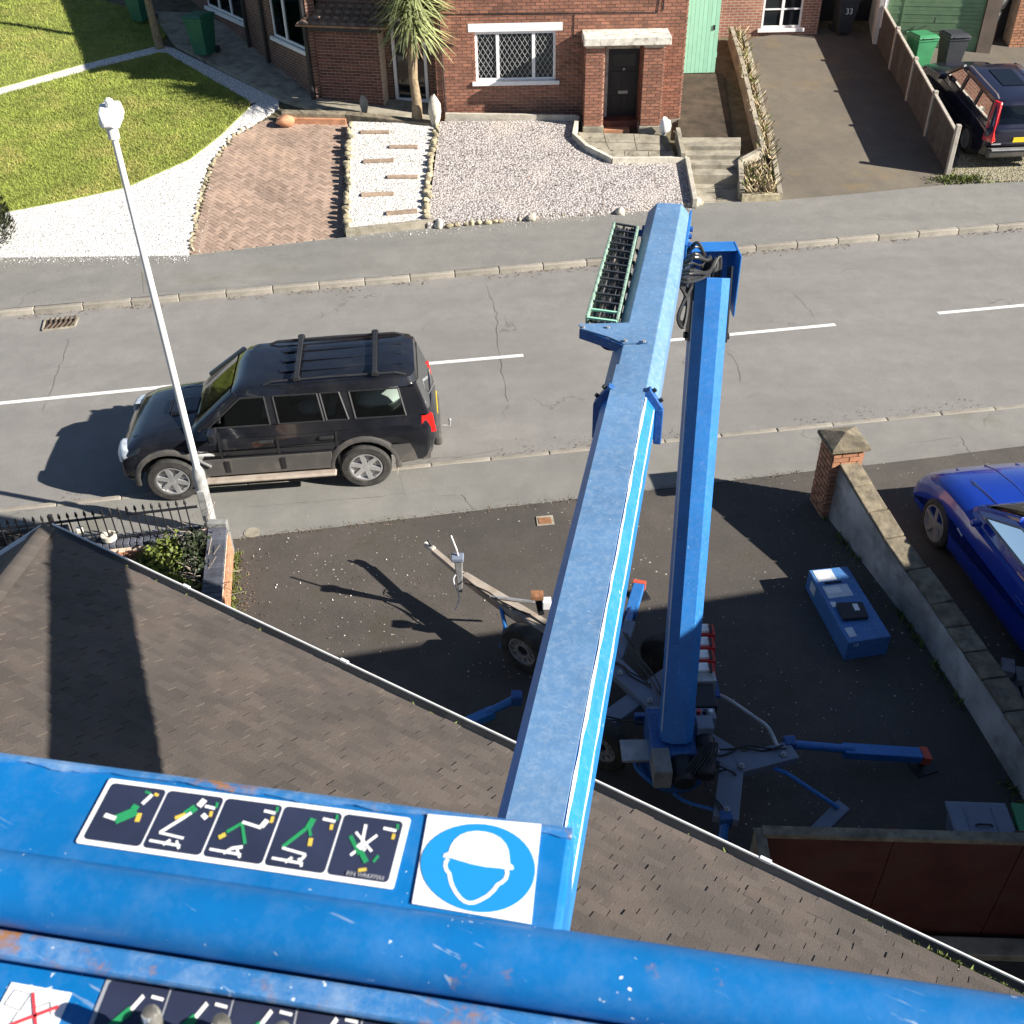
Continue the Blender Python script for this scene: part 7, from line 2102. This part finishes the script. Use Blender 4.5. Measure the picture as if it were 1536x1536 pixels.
# hydraulic lines, pins and brackets on the chassis
q = random.Random(44)
hs_ = MB()
for (u0, v0), (u1, v1) in (((1030, 1130), (1180, 1122)), ((1030, 1140), (1088, 1225)), ((985, 1090), (790, 1050)), ((1000, 1060), (938, 950)), ((1020, 1150), (1100, 1160)), ((980, 1030), (905, 985)), ((700, 872), (850, 960))):
    a, b = at(u0, v0, 0.58), at(u1, v1, 0.56)
    for k in range(2):
        pts = [a.lerp(b, t_ / 5) + V((q.uniform(-.04, .04), q.uniform(-.04, .04), q.uniform(-.02, .04))) for t_ in range(6)]
        hs_.hose(pts, 0.01, 6, 4)
hs_.build('hydraulic_lines', 'hose', LF_)
for (u, v, z) in ((930, 1010, 0.56), (975, 1052, 0.56), (1075, 1128, 0.56), (1112, 1150, 0.56), (1175, 1133, 0.56), (1090, 1215, 0.56), (905, 1085, 0.5), (955, 1045, 0.5)):
    MB().lathe(at(u, v, z), (0, 0, 1), [(0, 0.03), (0.02, 0.03), (0.02, 0.016), (0.045, 0.016)], 10).build('pin', 'steel', LF_)
for (u, v, z) in ((1000, 1085, 0.55), (1048, 1098, 0.6), (960, 1078, 0.52)):
    MB().box(at(u, v, z), (0.12, 0.06, 0.14), q.uniform(0, 1)).build('bracket', 'blue_dark', LF_, bevel=0.008)
# road wheels
wax = V((-0.60, -0.80, 0)).normalized()
def twheel(c, ax):
    t = MB(); t.lathe(c, ax, [(-0.09, 0.19), (-0.09, 0.29), (-0.06, 0.315), (0.06, 0.315), (0.09, 0.29), (0.095, 0.2), (0.07, 0.185), (0.0, 0.184)], 30)
    w_ = t.build('wheel', 'rubber', LF_, smooth=True)
    d = MB(); d.lathe(c, ax, [(-0.08, 0.18), (0.01, 0.18), (0.02, 0.1), (0.04, 0.06)], 24); d.build('wheel_dish', 'iron', w_)
    rm = MB(); rm.lathe(c, ax, [(0.03, 0.19), (0.075, 0.188), (0.075, 0.165), (0.03, 0.165)], 28); rm.lathe(c, ax, [(0.03, 0.11), (0.06, 0.105), (0.06, 0.07), (0.03, 0.07)], 20)
    a = ax.cross(ZUP).normalized()
    for k in range(12):
        t_ = 2 * math.pi * k / 12; e = a * math.cos(t_) + ZUP * math.sin(t_)
        rm.beam(c + e * 0.1 + ax * 0.045, c + e * 0.17 + ax * 0.045, 0.045, 0.01, ax)
    rm.build('rim', 'steel', w_)
twheel(at(788, 972, 0.315), wax)
twheel(at(905, 1115, 0.315), wax)
twheel(at(1000, 985, 0.315), -wax)
# outriggers: hinge tube, ram, box leg with red foot
def outrigger(a, b, foot=True, split=0.5, w=0.12, flip=0.0):
    t = thing('outrigger', a); t.parent = LF_; t.matrix_parent_inverse = WM[LF_.name].inverted()
    mid_ = a.lerp(b, split)
    MB().tube([a, mid_ + (b - a).normalized() * 0.05], 0.045, 10).build('ram', 'blue_arm', t, smooth=True)
    MB().tube([mid_, mid_ + (b - a) * 0.16], 0.022, 8).build('piston_rod', 'steel', t, smooth=True)
    MB().beam(a.lerp(b, split * 0.9) - ZUP * 0.03, b, w, 0.1).build('leg', 'blue_arm', t, bevel=0.01)
    MB().box(a, (0.12, 0.12, 0.14)).build('hinge', 'blue_dark', t, bevel=0.015)
    if foot:
        d = (b - a).normalized()
        MB().beam(b, b + d * 0.09, w + 0.02, 0.1).build('foot', 'redpaint', t)
        MB().box(b + d * 0.06 - ZUP * (b.z - 0.015), (0.24, 0.24, 0.025), 0.3).build('pad', 'iron', t, bevel=0.006)
        MB().beam(b + d * 0.05, V((b.x + d.x * 0.05, b.y + d.y * 0.05, 0.03)), 0.05, 0.05, (1, 0, 0)).build('foot_stem', 'iron', t)
outrigger(at(1184, 1116, 0.5), at(1380, 1133, 0.18), True, 0.45, 0.14)
outrigger(at(938, 945, 0.45), at(958, 880, 0.2), True, 0.4, 0.14)
outrigger(at(775, 1047, 0.42), at(690, 1090, 0.15), True, 0.45, 0.12)
outrigger(at(1088, 1228, 0.5), at(1078, 1300, 0.25), True, 0.45, 0.12)
MB().tube([at(1135, 1142, 0.48), at(1180, 1160, 0.46), at(1258, 1212, 0.36)], 0.022, 8).build('stay_tube', 'blue_arm', LF_)
MB().beam(at(1265, 1210, 0.3), at(1215, 1260, 0.25), 0.14, 0.1).build('stay_leg', 'bluegrey', LF_, bevel=0.01)
MB().hose([at(1068, 1040, 0.6), at(1090, 1048, 0.62), at(1130, 1075, 0.62), at(1152, 1092, 0.6), at(1166, 1120, 0.55)], 0.022, 8).build('guard_hoop', 'steel', LF_, smooth=True)
MB().hose([at(980, 1112, 0.6), at(958, 1130, 0.6), at(954, 1150, 0.6), at(975, 1172, 0.58), at(985, 1180, 0.5)], 0.022, 8).build('guard_hoop', 'blue_arm', LF_, smooth=True)
MB().hose([at(1010, 1190, 0.45), at(1030, 1203, 0.45), at(1072, 1215, 0.45)], 0.018, 8).build('guard_hoop', 'blue_arm', LF_, smooth=True)
MB().tube([at(750, 905, 0.5), at(758, 940, 0.4), at(752, 970, 0.15)], 0.025, 8).build('stay_tube', 'blue_arm', LF_)

# ------------------------------------------------------------------ basket at the boom tip: console, rails, decals
ZP = 8.02
bsk = thing('basket', V((0.0, 0.3, 6.9))); bsk.parent = LF_; bsk.matrix_parent_inverse = WM[LF_.name].inverted()
e1 = (at(617, 1228, ZP) - at(165, 1168, ZP)).normalized()      # along the console, to the right
e2 = V((e1.y, -e1.x, 0))                                        # towards the operator
O = at(862, 1245, ZP)                                           # far right corner of the console
def bp(a, b, z=ZP): return V((O.x, O.y, 0)) + e1 * a + e2 * b + ZUP * z
def bbox(mb, a0, a1, b0, b1, z0, z1): return mb.hexa([bp(a0, b1, z0), bp(a1, b1, z0), bp(a1, b0, z0), bp(a0, b0, z0)], [bp(a0, b1, z1), bp(a1, b1, z1), bp(a1, b0, z1), bp(a0, b0, z1)])
m = MB(); bbox(m, -0.85, 0.0, 0.0, 0.112, ZP - 0.1, ZP - 0.001); cons = m.build('console_top', 'blue_basket', bsk, bevel=0.006)
m = MB()
rings = []
for k in range(90):
    a = -0.85 + k * 0.848 / 89
    w_ = 0.003 + 0.006 * abs(math.sin(k * 0.37) * math.sin(k * 0.11 + 1)) + random.uniform(0, 0.002)
    rings.append([bp(a, -0.0035, ZP - 0.01), bp(a, -0.0035, ZP - 0.002), bp(a, 0.002, ZP + 0.0008), bp(a, w_, ZP + 0.0006), bp(a, w_, ZP - 0.01)])
m.loft(rings)
m.build('rusty_edge', 'blue_rust', bsk)
# top rail tube
tr_ = 0.031
ct = 0.12
def rail(a): return bp(a, ct, ZP - 0.02)
m = MB(); m.tube([rail(a) for a in (-0.9, -0.5, 0.0, 0.5, 0.85)], tr_, 24); m.build('top_rail', 'blue_basket', bsk, smooth=True)
# worn lip behind the tube, then the recessed control face
m = MB(); bbox(m, -0.85, 0.3, ct + 0.029, ct + 0.052, ZP - 0.045, ZP - 0.034); m.build('console_lip', 'blue_rust', bsk, bevel=0.004)
m = MB(); bbox(m, -0.85, 0.3, 0.1, ct + 0.3, ZP - 0.065, ZP - 0.055); m.build('control_face', 'blue_basket', bsk)
for s, a in ((-1, -0.86), (1, 0.12)):
    pass
# basket frame below (mesh rails, floor, mount)
m = MB()
for z in (7.45, 7.05):
    m.tube([bp(-0.9, ct, z), bp(0.85, ct, z)], 0.02, 10)
for a in (-0.9, -0.3, 0.3, 0.85):
    m.tube([bp(a, ct, 6.92), bp(a, ct, ZP - 0.03)], 0.02, 10)
m.build('basket_frame', 'blue_basket', bsk)
m = MB(); bbox(m, -0.92, 0.87, ct - 0.02, ct + 0.75, 6.86, 6.9); m.build('basket_floor', 'steel', bsk)
m = MB(); m.tube([bp(-0.9, ct, ZP - 0.03), bp(-0.9, ct + 0.72, ZP - 0.03), bp(0.85, ct + 0.72, ZP - 0.03), bp(0.85, ct, ZP - 0.03)], 0.022, 10); m.build('side_rail', 'blue_basket', bsk)
m = MB(); m.beam(Bn2 - axd * 0.2, bp(-0.1, ct + 0.2, 6.86), 0.16, 0.2); m.build('basket_mount', 'blue_dark', bsk)
# stickers on the console top
zs = ZP + 0.0
def dquad(c00, c10, c11, c01):
    A, B, Cc, D = [at(*c, ZP) for c in (c00, c10, c11, c01)]
    return lambda s, t_, z: (A.lerp(B, s).lerp(D.lerp(Cc, s), t_)) + ZUP * (z - ZP)
dq = dquad((165, 1168), (617, 1228), (590, 1335), (113, 1265))
def rrect(f, s0, s1, t0, t1, z, h, mat, name, par, r=(0.02, 0.07)):
    pts = []
    for cx, cy, a0 in ((s1 - r[0], t1 - r[1], 0), (s0 + r[0], t1 - r[1], 90), (s0 + r[0], t0 + r[1], 180), (s1 - r[0], t0 + r[1], 270)):
        for k in range(5):
            a = R(a0 + 22.5 * k)
            pts.append(f(cx + r[0] * math.cos(a), cy + r[1] * math.sin(a), z))
    return MB().prism(pts[::-1], h).build(name, mat, par)
d1 = rrect(dq, 0.0, 1.0, 0.0, 1.0, zs + 0.0003, 0.0006, 'sticker', 'function_decal', bsk, (0.01, 0.04))
cells = [(0.018 + i * 0.194, 0.018 + i * 0.194 + 0.186) for i in range(5)]
def ink(f, pts, z, mat, name, par, h=0.0004):
    return MB().prism([f(s, t_, z) for s, t_ in pts], h).build(name, mat, par)
def stroke(f, a, b, w, z, mat, par, asp=0.22):
    """thick line in decal space; asp corrects the long direction"""
    ax, ay = a[0] / asp, a[1]; bx_, by = b[0] / asp, b[1]
    dx, dy = bx_ - ax, by - ay
    L_ = math.hypot(dx, dy) or 1
    nx, ny = -dy / L_ * w / 2, dx / L_ * w / 2
    pts = [((ax + nx) * asp, ay + ny), ((bx_ + nx) * asp, by + ny), ((bx_ - nx) * asp, by - ny), ((ax - nx) * asp, ay - ny)]
    return ink(f, pts, z, mat, 'pictogram_stroke', par)
zi = zs + 0.0014
icons = [
    [('W', .12, .62, .36, .66, .09), ('G', .36, .68, .68, .46, .2), ('G', .55, .38, .68, .42, .1), ('Y', .76, .5, .78, .66, .09), ('W', .72, .32, .82, .12, .07), ('G', .66, .08, .78, .1, .05), ('Y', .86, .1, .94, .12, .06)],
    [('W', .14, .8, .56, .36, .06), ('G', .5, .42, .62, .26, .08), ('Y', .3, .5, .46, .4, .07), ('G', .42, .38, .56, .22, .06), ('W', .64, .22, .7, .08, .12), ('W', .14, .8, .62, .84, .05), ('W', .02, .96, .62, .98, .05), ('W', .3, 1.0, .4, .9, .05), ('W', .52, .9, .62, 1.03, .05), ('W', .76, .2, .96, .22, .06), ('G', .96, .1, .98, .2, .05), ('Y', .92, .28, .94, .38, .06), ('W', .78, .36, .88, .42, .09)],
    [('G', .2, .62, .42, .42, .06), ('G', .42, .42, .62, .78, .06), ('Y', .1, .74, .2, .66, .08), ('W', .42, .4, .8, .46, .06), ('W', .8, .44, .86, .3, .1), ('W', .02, .96, .62, .98, .05), ('W', .4, .9, .6, .84, .06), ('W', .3, 1.0, .4, .9, .05), ('W', .52, .9, .62, 1.03, .05), ('W', .74, .14, .96, .16, .06), ('G', .96, .03, .98, .13, .05), ('Y', .94, .22, .95, .34, .06)],
    [('G', .16, .74, .5, .32, .07), ('G', .5, .36, .54, .16, .12), ('G', .52, .34, .6, .48, .06), ('Y', .62, .52, .64, .66, .08), ('W', .16, .76, .62, .82, .05), ('W', .56, .94, .62, .82, .05), ('W', .04, .96, .62, .98, .05), ('W', .3, 1.0, .4, .9, .05), ('W', .52, .9, .62, 1.03, .05), ('W', .72, .14, .96, .16, .06), ('G', .96, .03, .98, .13, .05), ('Y', .92, .22, .93, .32, .06)],
    [('W', .38, .14, .42, .6, .06), ('W', .24, .3, .62, .6, .05), ('W', .64, .3, .26, .72, .05), ('G', .16, .38, .42, .68, .08), ('G', .42, .62, .58, .8, .1), ('W', .34, .52, .5, .6, .09), ('G', .7, .78, .76, .66, .05), ('Y', .48, .96, .62, .92, .06), ('W', .72, .16, .96, .18, .06), ('G', .96, .05, .98, .15, .05), ('Y', .94, .24, .94, .34, .06)],
]
inkm = {'W': 'sticker', 'G': 'green_ink', 'Y': 'yellow_ink', 'R': 'red_ink', 'K': 'grey_ink'}
def cellf(f, s0, s1, t0, t1):
    return lambda s, t_, z: f(lerp(s0, s1, s), lerp(t0, t1, t_), z)
for (s0, s1), ic in zip(cells, icons):
    cell = rrect(dq, s0, s1, 0.07, 0.93, zs + 0.001, 0.0004, 'navy_ink', 'pictogram_panel', d1, (0.014, 0.06))
    cf2 = cellf(dq, s0, s1, 0.08, 0.9)
    for c, x0, y0, x1, y1, w in ic:
        stroke(cf2, (0.05 + x0 * 0.9, y0 * 0.95), (0.05 + x1 * 0.9, y1 * 0.95), w * 0.85, zi + random.uniform(0, 0.0003), inkm[c], cell, 1.0)
cf2 = cellf(dq, cells[4][0], cells[4][1], 0.08, 0.9)
xa_ = (cf2(1, 0.9, 0) - cf2(0, 0.9, 0)).normalized()
lettering('P/N WR677001', 0.0052, frame(cf2(0.62, 0.985, zi + 0.0002), xa_, V((-xa_.y, xa_.x, 0)), ZUP), 'grey_ink', d1)
# mandatory helmet sign
hq = dquad((642, 1222), (812, 1237), (797, 1387), (618, 1356))
hsn = MB().prism([hq(s, t_, zs + 0.0003) for s, t_ in ((0, 1), (1, 1), (1, 0), (0, 0))][::-1], 0.0006).build('helmet_sign', 'sticker', bsk)
ink(hq, [(0.5 + 0.49 * math.cos(R(a)), 0.52 - 0.46 * math.sin(R(a))) for a in range(0, 360, 8)], zs + 0.001, 'blue_ink', 'sign_disc', hsn)
helm = [(0.195, 0.475), (0.2, 0.44), (0.235, 0.415), (0.245, 0.34), (0.27, 0.27), (0.315, 0.21), (0.375, 0.17), (0.45, 0.148), (0.53, 0.148), (0.6, 0.165), (0.665, 0.2), (0.715, 0.255), (0.745, 0.32), (0.76, 0.395), (0.77, 0.455), (0.8, 0.475), (0.805, 0.51), (0.77, 0.52), (0.68, 0.515), (0.56, 0.52), (0.44, 0.51), (0.34, 0.49), (0.27, 0.475)]
ink(hq, helm, zi, 'sticker', 'helmet_figure', hsn)
face = [(0.225, 0.48), (0.21, 0.52), (0.212, 0.575), (0.23, 0.62), (0.255, 0.645), (0.27, 0.7), (0.295, 0.765), (0.335, 0.83), (0.385, 0.885), (0.43, 0.915), (0.475, 0.922), (0.52, 0.91), (0.57, 0.875), (0.63, 0.82), (0.675, 0.755), (0.705, 0.69), (0.735, 0.665), (0.765, 0.62), (0.775, 0.56), (0.765, 0.52)]
fr_in = []
for i_, (x_, y_) in enumerate(face):
    (xa2, ya2), (xb2, yb2) = face[max(i_ - 1, 0)], face[min(i_ + 1, len(face) - 1)]
    tx, ty = xb2 - xa2, yb2 - ya2
    tl_ = math.hypot(tx, ty)
    fr_in.append((x_ + ty / tl_ * 0.034, y_ - tx / tl_ * 0.034))
MB().loft([[hq(x_, y_, zi + 0.0003) for x_, y_ in face], [hq(x_, y_, zi + 0.0003) for x_, y_ in fr_in]], close=False, cap=False).build('face_outline', 'sticker', hsn)
# lower control face: warning sticker, lever decal, joystick levers
ZL = ZP - 0.055
lq = dquad((0, 0), (1, 0), (1, 1), (0, 1))
def lq_(c00, c10, c11, c01):
    A, B, Cc, D = [at(*c, ZL) for c in (c00, c10, c11, c01)]
    return lambda s, t_, z: (A.lerp(B, s).lerp(D.lerp(Cc, s), t_)) + ZUP * (z - ZL)
wq = lq_((18, 1474), (108, 1490), (60, 1600), (-40, 1580))
ws = MB().prism([wq(s, t_, ZL + 0.0004) for s, t_ in ((0, 1), (1, 1), (1, 0), (0, 0))][::-1], 0.0006).build('warning_sticker', 'sticker', bsk)
for a, b, c in (((.42, .1), (.75, .6), 'R'), ((.9, .22), (.25, .62), 'R'), ((.12, .1), (.4, .12), 'K'), ((.12, .1), (.08, .32), 'K'), ((.4, .12), (.36, .36), 'K'), ((.08, .32), (.36, .36), 'K'), ((.55, .3), (.75, .18), 'K'), ((.75, .18), (.84, .34), 'K'), ((.05, .36), (.02, .66), 'K'), ((.34, .38), (.3, .7), 'K')):
    stroke(wq, a, b, 0.045 if c == 'R' else 0.015, ZL + 0.0012 + (0.0004 if c == 'R' else 0), inkm[c], ws, 1.0)
pq = lq_((162, 1466), (650, 1524), (640, 1680), (100, 1620))
ld = rrect(pq, 0, 1, 0, 1, ZL + 0.0004, 0.0006, 'grey_ink', 'lever_decal', bsk, (0.01, 0.04))
for i in range(5):
    s0 = 0.015 + i * 0.196
    c_ = rrect(pq, s0, s0 + 0.188, 0.03, 0.95, ZL + 0.0011, 0.0004, 'navy_ink', 'pictogram_panel', ld, (0.012, 0.05))
    lf2 = cellf(pq, s0, s0 + 0.188, 0.05, 0.9)
    for c, a, b, w in (('W', (.62, .12), (.5, .3), .06), ('G', (.5, .3), (.2, .6), .12), ('W', (.75, .12), (.95, .14), .04), ('W', (.1, .6), (.3, .64), .05)):
        stroke(lf2, a, b, w, ZL + 0.0018, inkm[c], c_, 1.0)
for i, (u, v) in enumerate(((250, 1555), (352, 1568), (442, 1580))):
    b0 = at(u - 12, v + 20, ZL)
    lv_ = thing('lever', b0); lv_.parent = bsk; lv_.matrix_parent_inverse = WM[bsk.name].inverted()
    WM[lv_.name] = Matrix.Translation(b0)
    MB().lathe(b0, (0, 0, 1), [(0, 0.018), (0.01, 0.017), (0.022, 0.011), (0.028, 0.009)], 14).build('boot', 'rubber', lv_, smooth=True)
    MB().tube([b0 + V((0, 0, 0.02)), b0 + V((0.002, 0.004, 0.05))], 0.005, 8).build('stem', 'steel', lv_)
    MB().lathe(b0 + V((0.002, 0.004, 0.03)), (0.05, 0.12, 1), [(0, 0.006), (0.003, 0.0075), (0.015, 0.0075), (0.02, 0.006), (0.021, 0.003)], 14).build('knob', 'grip', lv_, smooth=True)
